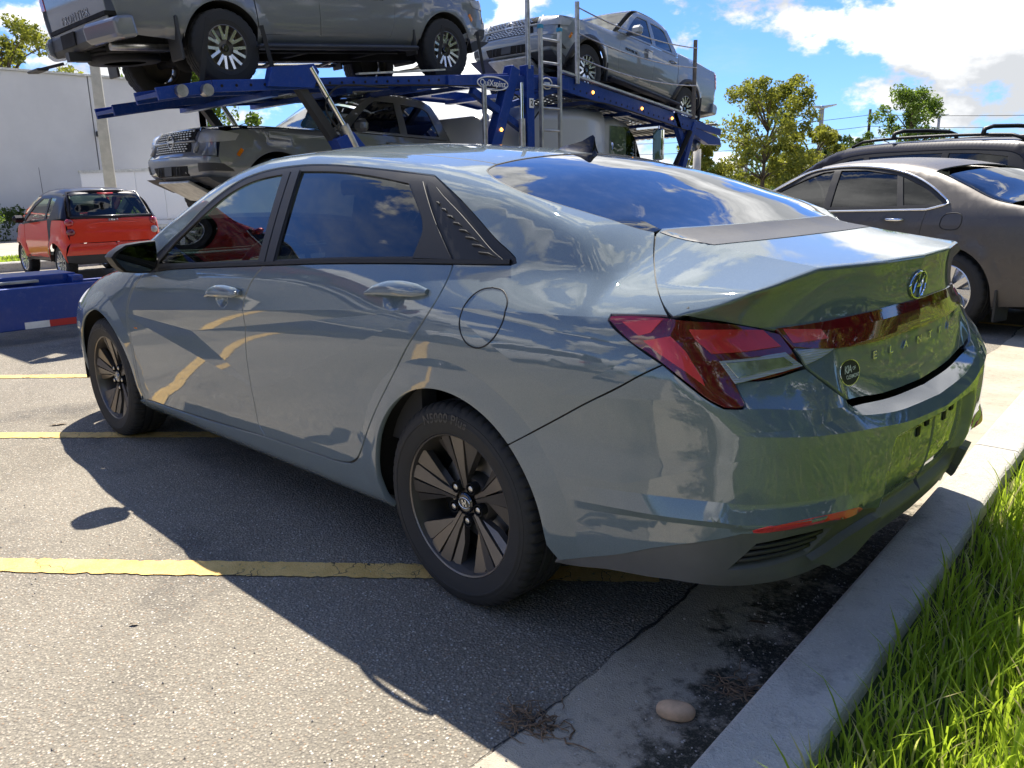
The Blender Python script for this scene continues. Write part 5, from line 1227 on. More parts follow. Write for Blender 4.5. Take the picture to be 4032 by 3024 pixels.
# ------------------------------------------------------------------ ground, kerb, markings, grass
def kx(y): return -.93-.072*(y-.3)
def asphalt_mat():
    t = NT('asphalt'); v = t.tc.outputs['Object']
    st = t.n('ShaderNodeTexVoronoi', feature='F1'); t.l(v, st.inputs['Vector']); st.inputs['Scale'].default_value = 118; st.inputs['Randomness'].default_value = 1
    sc = t.n('ShaderNodeSeparateColor'); t.l(st.outputs['Color'], sc.inputs[0])
    st2 = t.n('ShaderNodeTexVoronoi', feature='F1'); t.l(v, st2.inputs['Vector']); st2.inputs['Scale'].default_value = 210
    sc2 = t.n('ShaderNodeSeparateColor'); t.l(st2.outputs['Color'], sc2.inputs[0])
    stone = t.ramp(st.outputs['Distance'], .20, .52, 1, 0)
    big = t.noise(.55, 5, .6); mid = t.noise(3.2, 5, .65)
    tone = t.mix(t.ramp(big, .32, .68), (.20, .178, .140), (.27, .242, .194))
    tone = t.mix(t.math('MULTIPLY', t.ramp(mid, .5, .8), .35), tone, (.085, .080, .074))
    stain = t.math('MULTIPLY', t.ramp(t.noise(.9, 6, .62, off=(4.4, 1.7, 0)), .56, .68), .62); tone = t.mix(stain, tone, (.075, .070, .064))
    light = t.mix(sc.outputs[1], (.30, .265, .21), (.64, .57, .46))
    light = t.mix(t.math('MULTIPLY', stain, .7), light, (.16, .15, .135)); light = t.mix(t.ramp(sc.outputs[0], .93, .97), light, (.75, .72, .66))
    light = t.mix(t.ramp(sc.outputs[2], .88, .95), light, (.30, .21, .14))
    c = t.mix(t.math('MULTIPLY', stone, t.ramp(sc.outputs[0], .12, .5, .25, .85)), tone, light)
    c = t.mix(t.math('MULTIPLY', t.ramp(sc2.outputs[0], .55, .9), .35), c, (.055, .052, .05))
    h = t.math('ADD', t.math('MULTIPLY', t.math('SUBTRACT', 1.0, st.outputs['Distance']), 1.0), t.math('MULTIPLY', st2.outputs['Distance'], -.4))
    return t.fin(t.bsdf(c, .88, spec=.3, nrm=t.bump(h, .75, .005)))
M['asphalt'] = asphalt_mat()
def concrete_mat(name, a, b, moss=0., spots=.4):
    t = NT(name); n = t.noise(2.2, 7, .65); f = t.noise(26, 6, .7); g_ = t.noise(180, 3, .6)
    c = t.mix(t.ramp(n, .3, .7), a, b); c = t.mix(t.math('MULTIPLY', t.ramp(f, .52, .72), spots), c, (.11, .105, .095))
    c = t.mix(t.math('MULTIPLY', t.ramp(g_, .5, .75), .35), c, tuple(min(1, q*1.5) for q in b)); c = t.mix(t.math('MULTIPLY', t.ramp(t.math('ADD', t.noise(5, 8, .72), t.math('MULTIPLY', g_, .2)), .64, .80), .45), c, (.14, .13, .11))
    if moss:
        mo = t.math('MULTIPLY', t.ramp(t.noise(1.9, 8, .68, off=(3.1, 8.4, 0)), .50, .60), moss); c = t.mix(mo, c, (.022, .026, .018))
    return t.fin(t.bsdf(c, .9, spec=.25, nrm=t.bump(t.math('ADD', t.math('MULTIPLY', g_, 1.2), f), .9, .012)))
M['kerb'] = concrete_mat('kerb_concrete', (.55, .52, .45), (.70, .665, .59), 0, .30)
def gutter_mat():
    """sandy gutter concrete with a dark mossy drift lying along the foot of the kerb"""
    t = NT('gutter_concrete'); v = t.tc.outputs['Object']; sp = t.n('ShaderNodeSeparateXYZ'); t.l(v, sp.inputs[0])
    d = t.math('SUBTRACT', sp.outputs[0], t.math('SUBTRACT', -.93+.072*.3, t.math('MULTIPLY', sp.outputs[1], .072)))   # distance from the kerb face
    n = t.noise(2.2, 7, .65); f = t.noise(30, 6, .7); g_ = t.noise(220, 3, .6)
    c = t.mix(t.ramp(n, .3, .7), (.38, .33, .25), (.52, .46, .36)); c = t.mix(t.math('MULTIPLY', t.ramp(f, .50, .74), .5), c, (.16, .14, .11))
    c = t.mix(t.math('MULTIPLY', t.ramp(g_, .5, .78), .4), c, (.58, .54, .46))
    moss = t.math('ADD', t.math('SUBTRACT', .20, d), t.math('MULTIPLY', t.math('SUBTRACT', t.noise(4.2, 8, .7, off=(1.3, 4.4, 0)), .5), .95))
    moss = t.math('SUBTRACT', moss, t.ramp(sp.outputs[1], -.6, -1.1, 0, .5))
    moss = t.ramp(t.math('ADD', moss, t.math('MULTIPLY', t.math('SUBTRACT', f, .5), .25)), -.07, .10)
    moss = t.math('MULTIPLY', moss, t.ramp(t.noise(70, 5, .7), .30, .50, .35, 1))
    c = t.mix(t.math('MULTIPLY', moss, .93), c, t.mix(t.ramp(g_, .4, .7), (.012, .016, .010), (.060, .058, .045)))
    return t.fin(t.bsdf(c, .92, spec=.2, nrm=t.bump(t.math('ADD', t.math('ADD', g_, f), t.math('MULTIPLY', moss, .6)), .6, .010)))
M['gutter'] = gutter_mat()
def line_mat():
    t = NT('yellow_road_paint'); v = t.tc.outputs['Object']
    cr = t.n('ShaderNodeTexVoronoi', feature='DISTANCE_TO_EDGE'); mp = t.n('ShaderNodeVectorMath', operation='ADD'); t.l(v, mp.inputs[0])
    nz = t.n('ShaderNodeTexNoise'); t.l(v, nz.inputs['Vector']); nz.inputs['Scale'].default_value = 9; nz.inputs['Detail'].default_value = 5
    sx = t.n('ShaderNodeVectorMath', operation='SCALE'); t.l(nz.outputs['Color'], sx.inputs[0]); sx.inputs['Scale'].default_value = .16; t.l(sx.outputs[0], mp.inputs[1])
    t.l(mp.outputs[0], cr.inputs['Vector']); cr.inputs['Scale'].default_value = 9
    crack = t.ramp(cr.outputs['Distance'], .005, .022, 1, 0); crack = t.math('MULTIPLY', crack, t.ramp(t.noise(5, 4), .45, .6))
    chip = t.ramp(t.noise(45, 6, .7), .60, .66); n = t.noise(12, 5, .6); g_ = t.noise(180, 3)
    c = t.mix(t.ramp(n, .3, .7), (.66, .42, .12), (.82, .55, .19)); c = t.mix(t.math('MULTIPLY', t.ramp(g_, .5, .7), .35), c, (.88, .69, .36))
    c = t.mix(t.math('MULTIPLY', chip, .75), c, (.30, .24, .13)); c = t.mix(crack, c, (.05, .045, .04))
    return t.fin(t.bsdf(c, .75, spec=.3, nrm=t.bump(t.math('SUBTRACT', g_, crack), .5, .006)))
M['yellow_line'] = line_mat()
def grass_ground():
    t = NT('turf_soil'); n = t.noise(1.4, 6, .6); f = t.noise(40, 6, .7)
    c = t.mix(t.ramp(f, .35, .65), (.10, .075, .045), (.055, .075, .02)); c = t.mix(t.math('MULTIPLY', t.ramp(n, .4, .6), .6), c, (.05, .10, .015))
    return t.fin(t.bsdf(c, .95, spec=.1, nrm=t.bump(f, .8, .03)))
M['turf'] = grass_ground()
def blade_mat(name, a, b, dry):
    t = NT(name); oi = t.n('ShaderNodeAttribute'); oi.attribute_name = 'tone'; oi.attribute_type = 'GEOMETRY'
    c = t.mix(oi.outputs['Fac'], a, b); c = t.mix(t.ramp(oi.outputs['Fac'], .84, .88), c, dry)
    p = t.bsdf(c, .55, spec=.3); tr = t.n('ShaderNodeBsdfTranslucent'); t.l(t.mix(.5, c, (.55, .70, .05)), tr.inputs[0])
    m = t.n('ShaderNodeMixShader'); m.inputs[0].default_value = .55; t.l(p, m.inputs[1]); t.l(tr.outputs[0], m.inputs[2]); return t.fin(m.outputs[0])
M['grass'] = blade_mat('grass_blades', (.16, .26, .018), (.42, .54, .045), (.62, .52, .28))

def sheet(name, pts, z, mat, kind='structure', sub=0):
    mb = MB(); mb.add([(x, y, z) for x, y in pts], [tuple(range(len(pts)))]); o = mb.build(name, mat, fix=False); tag(o, kind=kind); return o
# the parking lot reaches to the horizon
sheet('ground', [(-1500, -1500), (1500, -1500), (1500, 1500), (-1500, 1500)], -.03, plain('far_ground', (.12, .13, .07), .95, vs=.05))
sheet('parking_lot', [(kx(-140)+.43, -140), (140, -140), (140, 120), (kx(120)+.43, 120)], 0, M['asphalt'])
def strip(name, x0, x1, y0, y1, z, mat, n=60):
    mb = MB(); V = []; ys_ = np.linspace(y0, y1, n+1)
    for y in ys_: V += [(kx(y)+x0, y, z), (kx(y)+x1, y, z)]
    mb.add(V, [(2*i, 2*i+1, 2*i+3, 2*i+2) for i in range(n)]); return mb.build(name, mat, fix=False)
def gutter():
    mb = MB(); V = []; ys_ = np.linspace(-40, 40, 801); 
    for i, y in enumerate(ys_):
        e = .436+.012*math.sin(y*7.3)*math.sin(y*2.9+1)+rng.normal(0, .004)
        V += [(kx(y)-.02, y, .006), (kx(y)+e*.5, y, .004), (kx(y)+e, y, .0045), (kx(y)+e+.004, y, -.01)]
    mb.add(V, [(4*i+j, 4*i+j+1, 4*i+j+5, 4*i+j+4) for i in range(800) for j in range(3)]); tag(mb.build('gutter', M['gutter'], fix=False), kind='structure')
gutter()
def joint_crack():
    g = np.random.default_rng(12); mb = MB(); V = []; n = 900
    for i in range(n+1):
        y = -6+10*i/n; c = kx(y)+.440+.012*math.sin(y*7.3)*math.sin(y*2.9+1)+.004*math.sin(y*41)+g.normal(0, .0015); w = max(.0003, .0012+.003*math.sin(y*3.1+math.sin(y*9))+abs(g.normal(0, .0010)))
        V += [(c-w, y, .0068), (c+w, y, .0068)]
    mb.add(V, [(2*i, 2*i+1, 2*i+3, 2*i+2) for i in range(n)]); o = mb.build('joint_crack', plain('dark_crack', (.03, .028, .025), .95), fix=False); tag(o, kind='structure')
joint_crack()
def kerb():
    k = empty('kerb'); tag(k, kind='structure'); bps = [-40+3.05*i-1.0 for i in range(28)]
    prof = [(0, -.02), (.002, .122), (.006, .131), (.014, .1355), (.018, .136), (.158, .1355), (.166, .133), (.173, .126), (.176, .11), (.178, -.02)]
    for a, b in zip(bps[:-1], bps[1:]):
        n = 60; mb = MB(); V = []
        for i in range(n+1):
            y = a+.004+(b-a-.008)*i/n
            for (dx, z) in prof:
                ch = .06*max(0, math.sin(y*3.1+2)*math.sin(y*7.7)-.72)*(.6+.4*math.sin(y*61)) if dx in (.158, .166, .173, .176) else 0
                w = (ch if dx > .1 else -ch) if z > .02 else 0
                V.append((kx(y)-dx+w, y, z-ch*.6+0))
        m = len(prof); mb.add(V, [(i*m+j, (i+1)*m+j, (i+1)*m+j+1, i*m+j+1) for i in range(n) for j in range(m-1)]); mb.add(V[:m], [tuple(range(m))]); mb.add(V[-m:], [tuple(range(m))[::-1]])
        mb.build('kerb_stone', M['kerb'], k)
kerb()
# lawn behind the kerb
def lawn():
    mb = MB(); V = []; ys_ = np.linspace(-60, 60, 121); xs_ = [-.175, -.3, -.6, -1.2, -2.2, -4, -8, -14, -30, -60]
    for y in ys_:
        for x in xs_: V.append((kx(y)+x, y, .085+.03*math.sin(x*2.1+y)*math.cos(y*1.3)*(x < -.2)))
    m = len(xs_); mb.add(V, [(i*m+j, i*m+j+1, (i+1)*m+j+1, (i+1)*m+j) for i in range(120) for j in range(m-1)], True); tag(mb.build('lawn', M['turf'], fix=False), kind='structure')
lawn()
def blades(name, n, area, hmin, hmax, wid, zb=.09, seed=3, keepfn=None):
    g = np.random.default_rng(seed); x0, x1, y0, y1 = area
    y = g.uniform(y0, y1, n); x = g.uniform(x0, x1, n)
    if keepfn is not None: k = keepfn(x, y, g); x, y = x[k], y[k]; n = len(x)
    h = g.uniform(hmin, hmax, n)*(.6+.4*g.random(n)); a = g.uniform(0, 2*np.pi, n); lean = g.uniform(.1, .75, n)*h; w = wid*g.uniform(.6, 1.3, n)
    dx, dy = np.cos(a), np.sin(a); px, py = -dy, dx; tone = g.random(n); V = np.zeros((n, 7, 3)); zb = np.full(n, zb)
    for j, t in enumerate((0, .4, .75)):
        ww = w*(1-.35*t*t)*(.8 if j == 0 else 1); cx = x+dx*lean*t*t; cy = y+dy*lean*t*t; cz = zb+h*t*(1-.12*t)-.01*(j == 0)
        V[:, 2*j] = np.stack([cx-px*ww, cy-py*ww, cz], 1); V[:, 2*j+1] = np.stack([cx+px*ww, cy+py*ww, cz], 1)
    V[:, 6] = np.stack([x+dx*lean, y+dy*lean, zb+h*.88], 1)
    base = (np.arange(n)*7)[:, None]; q1 = base+np.array([0, 1, 3, 2]); q2 = base+np.array([2, 3, 5, 4]); t3 = base+np.array([4, 5, 6])
    me = bpy.data.meshes.new(name); me.vertices.add(n*7); me.vertices.foreach_set('co', V.reshape(-1))
    loops = np.concatenate([q1.ravel(), q2.ravel(), t3.ravel()]); st = np.concatenate([np.arange(2*n)*4, 8*n+np.arange(n)*3])
    me.loops.add(len(loops)); me.loops.foreach_set('vertex_index', loops.astype(np.int32)); me.polygons.add(3*n); me.polygons.foreach_set('loop_start', st.astype(np.int32))
    me.polygons.foreach_set('use_smooth', np.ones(3*n, dtype=bool)); me.update(); me.validate()
    at_ = me.attributes.new('tone', 'FLOAT', 'POINT'); at_.data.foreach_set('value', np.repeat(tone, 7).astype(np.float32))
    me.materials.append(M['grass']); o = bpy.data.objects.new(name, me); COL.objects.link(o); return o
clump = lambda x, y: .5+.5*np.sin(x*9.1+1.3*np.sin(y*5.3))*np.sin(y*7.7+1.1*np.sin(x*6.1))
near = blades('grass', 60000, (-3.0, -1.05, -3.2, 2.3), .05, .20, .0026, .085, 3, lambda x, y, g: (x < kx(y)-.185-.03*g.random(len(x))) & (g.random(len(x)) < .35+.65*clump(x, y)))
tag(near, 'long bright green grass growing along the kerb beside the sedan', 'grass', kind='stuff')
far = blades('grass', 60000, (-16, -1.0, -22, 14), .05, .13, .006, .085, 5, lambda x, y, g: (x < kx(y)-.2) & ~((x > -3) & (y > -3.2) & (y < 2.3)))
tag(far, 'mown lawn stretching away behind the kerb', 'grass', kind='stuff')
thatch = blades('dry_thatch', 16000, (-3.0, -1.05, -3.2, 2.3), .015, .05, .0022, .082, 13, lambda x, y, g: (x < kx(y)-.18))
thatch.data.attributes['tone'].data.foreach_set('value', np.full(len(thatch.data.vertices), .97, dtype=np.float32))
tag(thatch, 'short dead straw-coloured thatch between the grass and the kerb', 'dry grass', kind='stuff')
# diagonal hatching lines
def line(name, a, b, w, seed):
    a = np.array(a, float); b = np.array(b, float); d = b-a; L = np.linalg.norm(d); d /= L; n = np.array([-d[1], d[0]]); g = np.random.default_rng(seed)
    N = int(L/.02)+2; V = []
    for i in range(N):
        t = L*i/(N-1); p = a+d*t; e1, e2 = g.normal(0, .003), g.normal(0, .003); V += [tuple(p+n*(w/2+e1))+(.004,), tuple(p-n*(w/2+e2))+(.004,)]
    mb = MB(); mb.add(V, [(2*i, 2*i+1, 2*i+3, 2*i+2) for i in range(N-1)]); return mb.build(name, M['yellow_line'], fix=False)
ml = empty('lot_markings'); tag(ml, kind='structure')
for a, b, w, s in (((6.4, 5.95), (-.35, .33), .105, 1), ((7.5, 5.0), (1.55, -.12), .10, 2), ((9.6, 5.0), (3.6, -.3), .10, 3), ((-.35, -2.9), (4.5, -2.9), .10, 7), ((-.3, -5.6), (4.6, -5.6), .10, 9)):
    line('painted_line', a, b, w, s).parent = ml
# ------------------------------------------------------------------ brown sedan, dark SUV, little red car; two more cars beside the camera
BROWN = dict(ymax=1.1, zmax=1.6, xmin=-1.6, xmax=4.2, roll=(.3, .85, 1.2), rc=(-.5, .25, 1.6), fc=(3., .25, 1.6), ry=(-.5, .9, 1.0),
    prof=([-1.3, -1.08, -.95, -.55, -.35, 0, .35, .7, 1.1, 1.5, 1.75, 2.2, 2.55, 2.65, 3.2, 3.6, 3.8], [.95, 1.02, 1.04, 1.075, 1.12, 1.27, 1.385, 1.44, 1.462, 1.45, 1.40, 1.18, 1.0, .975, .89, .79, .6]),
    crown=([-1.2, -.5, 0, 1.5, 2.6, 4], [.05, .06, .12, .14, .08, .08]), plan=([-1.2, -1.0, -.7, -.3, .3, 2.2, 2.9, 3.3, 3.7, 4], [.80, .87, .94, .985, 1, 1, .985, .94, .80, .6]),
    sec=([.12, .20, .30, .50, .70, .86, .95, 1.05, 1.2], [.78, .85, .885, .915, .925, .918, .895, .855, .80]), belt=([-1.2, -.3, .5, 2.2, 4], [1.03, 1.02, 1.0, .955, .82]),
    rear=([.15, .3, .55, .75, .9, 1.02, 1.3], [-.95, -1.04, -1.10, -1.085, -1.05, -1.07, -1.0]), front=([.15, .4, .6, .8, 1.0], [3.6, 3.7, 3.72, 3.66, 3.4]),
    tum=.52, tum2=.2, wheels=(0., 2.775), wr=.33, arch=.375, fw=.10, flare=.015, rt=.07, rf=.10, rr=.09, fcurv=.14, rcurv=.16)
SUVD = dict(ymax=1.2, zmax=2.0, xmin=-1.6, xmax=4.2, roll=(.3, 1.0, 1.3), rc=(-.4, .25, 1.6), fc=(3., .25, 1.6), ry=(-.5, .9, 1.0),
    prof=([-1.3, -1.05, -.98, -.85, -.6, .2, .9, 1.5, 1.75, 2.15, 2.5, 2.6, 3.3, 3.65, 3.8], [1.1, 1.15, 1.3, 1.66, 1.72, 1.775, 1.79, 1.76, 1.68, 1.42, 1.18, 1.15, 1.08, .96, .7]),
    crown=([-1.2, 0, 1.5, 2.6, 4], [.06, .08, .08, .06, .06]), plan=([-1.2, -1.0, -.6, 0, 2.4, 3.2, 3.6, 4], [.88, .93, .985, 1, 1, .97, .90, .7]),
    sec=([.2, .3, .42, .7, .95, 1.08, 1.2], [.80, .88, .92, .945, .94, .925, .88]), belt=([-1.2, 2.2, 4], [1.14, 1.08, 1.0]),
    rear=([.2, .4, .7, 1.0, 1.2, 1.7, 2], [-.95, -1.05, -1.08, -1.06, -1.02, -.86, -.7]), front=([.2, .4, .7, 1.0, 1.2], [3.6, 3.72, 3.75, 3.68, 3.4]),
    tum=.34, tum2=.08, wheels=(0., 2.85), wr=.36, arch=.41, fw=.10, flare=.018, rt=.08, rf=.10, rr=.08, fcurv=.12, rcurv=.08)
def generic_car(spec, name, label, cat, P, wheel, doors, wins, bright, glass_m, roofx, suv=False, group=None):
    B = Simple(spec); car = empty(name); tag(car, label, cat, group); h = .075; kw = dict(parent=car, h=h); w0, w1 = spec['wheels']; wr, ar = spec['wr'], spec['arch']
    zl = .20 if not suv else .28
    xa, xb, xc, xd = doors                       # rear edge of rear door, split, front edge, door bottom
    zb = lambda x: float(B.Zb(np.array(x)))+.01
    winout, panes = wins
    open_ = [[(xa, zb(xa)-.02), (xa+.06, .62), (xa+.32, xd)], [(xa+.32, xd), (xc, xd)], [(xc, xd), (xc+.05, .6), (xc-.02, zb(xc)-.02)], [(xc-.02, zb(xc)-.02)]+winout[::-1][:0]+[winout[0]], winout, [winout[-1], (xa, zb(xa)-.02)]]
    xr, xf = roofx
    side = [[(w1-ar-.01, zl), (w0+ar+.01, zl)], circ(w0, wr, ar, -8, 188, 26), [(w0-ar, zl+.03), (-.80, zl+.08)], [(-.80, zl+.08), (-.86, .6), (-.82, zb(-.8)-.05)]]
    zt_edge = [(x, ) for x in ()]
    def edge(x, up=.0):                             # where flank turns into roof
        lo, hi = .2, 1.1
        for _ in range(30):
            m = (lo+hi)/2; v = float(B.ys(np.array(x), B.zt(np.array(x), np.array(m))))-m
            lo, hi = (m, hi) if v > 0 else (lo, m)
        return (x, m-.02, float(B.zt(np.array(x), np.array(m)))-.01)
    top = [edge(x) for x in (np.linspace(-.80, w1-.45, 26))]
    side += [[(-.82, zb(-.8)-.05), top[0]], top, [top[-1], (w1+ar+.32, zb(w1+.5)-.10)] if False else [top[-1], edge(w1), edge(w1+.55)], [edge(w1+.55), (w1+.60, .55), (w1+ar+.06, zl+.05)], circ(w1, wr, ar, -8, 188, 26)]
    panel(B, 'body_side', P, side, holes=[open_], both=True, flange=.02, **kw)
    d1 = panel(B, 'rear_door', P, [[(xa+.32, xd), (xb, xd)], [(xb, xd), (xb+.02, .6), (xb, zb(xb)-.02)], [(xb, zb(xb)-.02), (xa, zb(xa)-.02)], [(xa, zb(xa)-.02), (xa+.06, .62), (xa+.32, xd)]], both=True, gap=.003, **kw)
    d2 = panel(B, 'front_door', P, [[(xb, xd), (xc, xd)], [(xc, xd), (xc+.05, .6), (xc-.02, zb(xc)-.02)], [(xc-.02, zb(xc)-.02), (xb, zb(xb)-.02)], [(xb, zb(xb)-.02), (xb+.02, .6), (xb, xd)]], both=True, gap=.003, **kw)
    fr = [[(xc-.02, zb(xc)-.02), winout[0]], winout, [winout[-1], (xa, zb(xa)-.02)], [(xa, zb(xa)-.02), (xb, zb(xb)-.02), (xc-.02, zb(xc)-.02)]]
    panel(B, 'window_frame', M['black_trim'], fr, holes=[poly(p) for p in panes], both=True, gap=.001, off=-.002, flange=.01, **kw)
    for p in panes: panel(B, 'side_window', M[glass_m], poly(p), both=True, gap=-.012, off=-.012, flange=0, **kw)
    if bright:
        for s in (1, -1):
            C3 = resample(np.vstack([B.on([tuple(q_) for q_ in spline(winout, 5)]), B.on([(xa, zb(xa)-.02), (xb, zb(xb)-.02), (xc-.02, zb(xc)-.02)])]), .05); C3 = C3+B.normal(C3)*.004
            mb = MB(); mb.tube(C3*np.array([1, s, 1]), .011, 6); mb.build('bright_moulding', M['chrome'], car)
    E_ = [(p[0], p[1], p[2]) for p in top]; mir = lambda L_: [(p[0], -p[1], p[2]) for p in L_[::-1]]
    rs = [p for p in E_ if xr <= p[0] <= xf]; gs = [p for p in E_ if p[0] <= xr+.04]; ws = [p for p in E_ if p[0] >= xf-.04]
    panel(B, 'roof', P, [rs, [rs[-1], (rs[-1][0]+.06, 0, 1), mir(rs)[0]], mir(rs), [mir(rs)[-1], (rs[0][0]-.02, 0, 1), rs[0]]], kind='top', gap=.002, **kw)
    panel(B, 'windscreen', M['glass_screen'], [ws, [ws[-1], (ws[-1][0]+.10, 0, 1), mir(ws)[0]], mir(ws), [mir(ws)[-1], (ws[0][0]+.06, 0, 1), ws[0]]], kind='top', gap=.002, **kw)
    xg = spec['rear_glass']
    gg = [p for p in gs if p[0] >= xg]
    panel(B, 'rear_window', M[glass_m], [gg, [gg[-1], (gg[-1][0]-.02, 0, 1), mir(gg)[0]], mir(gg), [mir(gg)[-1], (gg[0][0]-.04, 0, 1), gg[0]]], kind='top', gap=.004, **kw)
    bn = [edge(x) for x in np.linspace(w1-.44, w1+.55, 8)]; e0 = bn[0]
    panel(B, 'bonnet', P, [bn, [bn[-1], (bn[-1][0]+.15, 0, .8), mir(bn)[0]], mir(bn), [mir(bn)[-1], (e0[0]+.10, 0, 1), e0]], kind='top', gap=.002, **kw)
    if not suv:
        dk = [p for p in E_ if p[0] <= xg+.02]
        panel(B, 'boot_lid', P, [dk, [dk[-1], (dk[-1][0]-.03, 0, 1), mir(dk)[0]], mir(dk), [mir(dk)[-1], (-1.02, -.45, 1), (-1.045, 0, 1), (-1.02, .45, 1), dk[0]]], kind='top', gap=.002, **kw)
    zt_ = .98 if not suv else 1.08
    panel(B, 'tail_panel', P, [[(-.80, zl+.08), (-.86, .6), (-.82, zb(-.8)-.06)], [(-.82, zb(-.8)-.06), (-1.0, .6, zt_), (-1.06, 0, zt_)], [(-1.06, 0, zt_), (-1.08, 0, .3)], [(-1.08, 0, .3), (-1.0, .6, .3), (-.80, zl+.08)]], kind='rc', both=True, gap=.002, **kw)
    panel(B, 'tail_lamp', M['red_bright'], [[(-.84, .86), (-.82, .92)], [(-.82, .92), (-.95, .70, .95), (-1.04, .45, .95)], [(-1.04, .45, .95), (-1.05, .45, .86)], [(-1.05, .45, .86), (-.98, .70, .84), (-.84, .86)]], kind='rc', both=True, gap=0, off=.006, parent=car, h=.05)
    panel(B, 'front_bumper', P, [[(w1+ar+.06, zl+.05), (w1+.60, .55), edge(w1+.55)], [edge(w1+.55), (w1+.80, .45, .75), (w1+.9, 0, .76)], [(w1+.9, 0, .76), (w1+.9, 0, .3)], [(w1+.9, 0, .3), (w1+.7, .6, .25), (w1+ar+.06, zl+.05)]], kind='fc', both=True, gap=.002, **kw)
    for i, s in enumerate((1, -1)):
        for x, par in ((xa+.20, d1), (xb+.10, d2)):
            z = zb(x)-.10; y = float(B.ys(np.array(x), np.array(z)))*s; mb = MB(); mb.tube([(x-.02, y, z), (x+.02, y+.03*s, z), (x+.12, y+.035*s, z), (x+.20, y, z)], [.008, .014, .014, .008], 8); mb.build('door_handle', M['chrome'] if bright else P, par[i])
        mb = MB(); mb.box((xc-.12, 1.0*s, zb(xc)+.06), (.12, .20, .13), None, .04); mb.build('side_mirror', P, car)
        for wx in (w0, w1):
            mb = MB(); mb.lathe([(ar+.01, .45), (ar+.01, .88)], 20, (wx, 0, wr), 'y', R(0), R(180)); mb.lathe([(0, .45), (ar+.01, .45)], 20, (wx, 0, wr), 'y', R(0), R(180)); mb.V = [(v[0], v[1]*s, v[2]) for v in mb.V]; mb.build('wheel_liner', M['dark'], car)
            wheel(car, (wx, .80*s, wr), s)
    mb = MB(); mb.box((w1/2, 0, .24), (w1+1.2, 1.3, .06)); mb.build('underbody', M['dark'], car)
    mb = MB(); mb.box((1.3, 0, .55), (2.2, 1.5, .3)); mb.build('cabin_floor', M['dark'], car)
    for y in (.37, -.37): mb = MB(); mb.box((1.25, y, .85), (.15, .46, .6), np.array(Euler((0, R(-16), 0)).to_matrix()), .05); mb.box((1.13, y, 1.22), (.08, .25, .16), None, .03); mb.build('seat', M['cloth'], car)
    return B, car
BROWN['rear_glass'] = -.50; SUVD['rear_glass'] = -.92
br_w = lambda c_, l_, s_: plain_wheel(c_, l_, s_, 'BRW', .33, .225, .225, M['alloy'], spoke_bars(5, 16, .045, .04, .01), M['alloy'])
brown_wins = ([(2.28, 1.01), (2.11, 1.115), (1.86, 1.245), (1.67, 1.34), (1.42, 1.377), (1.02, 1.373), (0.62, 1.315), (0.34, 1.215), (0.12, 1.09), (0.06, 1.045)],
    [[(2.18, 1.015), (1.96, 1.155), (1.66, 1.285), (1.5, 1.34), (1.38, 1.35), (1.32, 1.01)], [(1.24, 1.015), (1.3, 1.35), (1.02, 1.345), (0.67, 1.295), (0.54, 1.03)], [(0.48, 1.035), (0.605, 1.28), (0.37, 1.19), (0.15, 1.07), (0.13, 1.04)]])
B_br, brown = generic_car(BROWN, 'parked_sedan', 'bronze brown sedan with chrome window line parked beyond the grey sedan', 'car', M['paint_brown'], br_w, (.24, 1.27, 2.30, .24), brown_wins, True, 'glass_dark', (.25, 1.62))
FU2 = [(.09, .93), (.06, .965), (-.05, .97), (-.08, .94), (-.08, .87), (-.05, .845), (.06, .845), (.09, .87), (.09, .93)]
fo = B_br.on([tuple(p) for p in spline(FU2, 3)]); mb = MB(); mb.tube(fo, .004, 6); mb.build('fuel_door_gap', M['rubber'], brown, fix=False)
mb = MB(); mb.box((-.42, .80, .25), (.02, .20, .26), None, .008); mb.build('mud_flap', M['black_plastic'], brown)
brown.location = (.17, -5.86, 0); brown.rotation_euler = (0, 0, R(-16))
sv_w = lambda c_, l_, s_: plain_wheel(c_, l_, s_, 'SVW', .36, .235, .24, M['alloy'], spoke_bars(5, 14, .04, .04, .01), M['alloy'])
suv_wins = ([(2.22, 1.10), (2.0, 1.28), (1.75, 1.45), (1.5, 1.57), (1.2, 1.62), (.5, 1.625), (-.3, 1.595), (-.70, 1.53), (-.80, 1.42), (-.84, 1.16)],
    [[(2.10, 1.12), (1.85, 1.32), (1.60, 1.47), (1.35, 1.56), (1.16, 1.575), (1.12, 1.12)], [(1.04, 1.12), (1.08, 1.58), (.5, 1.59), (.12, 1.58), (.10, 1.13)], [(.02, 1.14), (.04, 1.575), (-.3, 1.555), (-.62, 1.50), (-.72, 1.18)]])
B_sv, suv = generic_car(SUVD, 'parked_suv', 'dark plum SUV with roof rails behind the bronze sedan', 'SUV', M['paint_suv'], sv_w, (.04, 1.08, 2.25, .34), suv_wins, False, 'glass_dark', (-.75, 1.62), True)
for s in (1, -1):
    mb = MB(); xs_ = np.linspace(-.72, 1.45, 14); C3 = np.array([(x, .60*s, float(B_sv.zt(np.array(x), np.array(.60)))+.055) for x in xs_]); C3[0, 2] -= .05; C3[-1, 2] -= .05
    mb.tube(C3, .020, 8); mb.build('roof_rail', M['black_trim'], suv)
for x in (-.25, .85):
    zz = float(B_sv.zt(np.array(x), np.array(.6)))+.07; mb = MB(); mb.tube([(x, .62, zz-.02), (x, .60, zz+.05), (x, .45, zz+.085), (x, 0, zz+.095), (x, -.45, zz+.085), (x, -.60, zz+.05), (x, -.62, zz-.02)], .026, 8); mb.build('roof_bar', M['black_trim'], suv)
suv.scale = (1.22, 1, 1); suv.location = (1.40, -9.80, 0); suv.rotation_euler = (0, 0, R(-22))
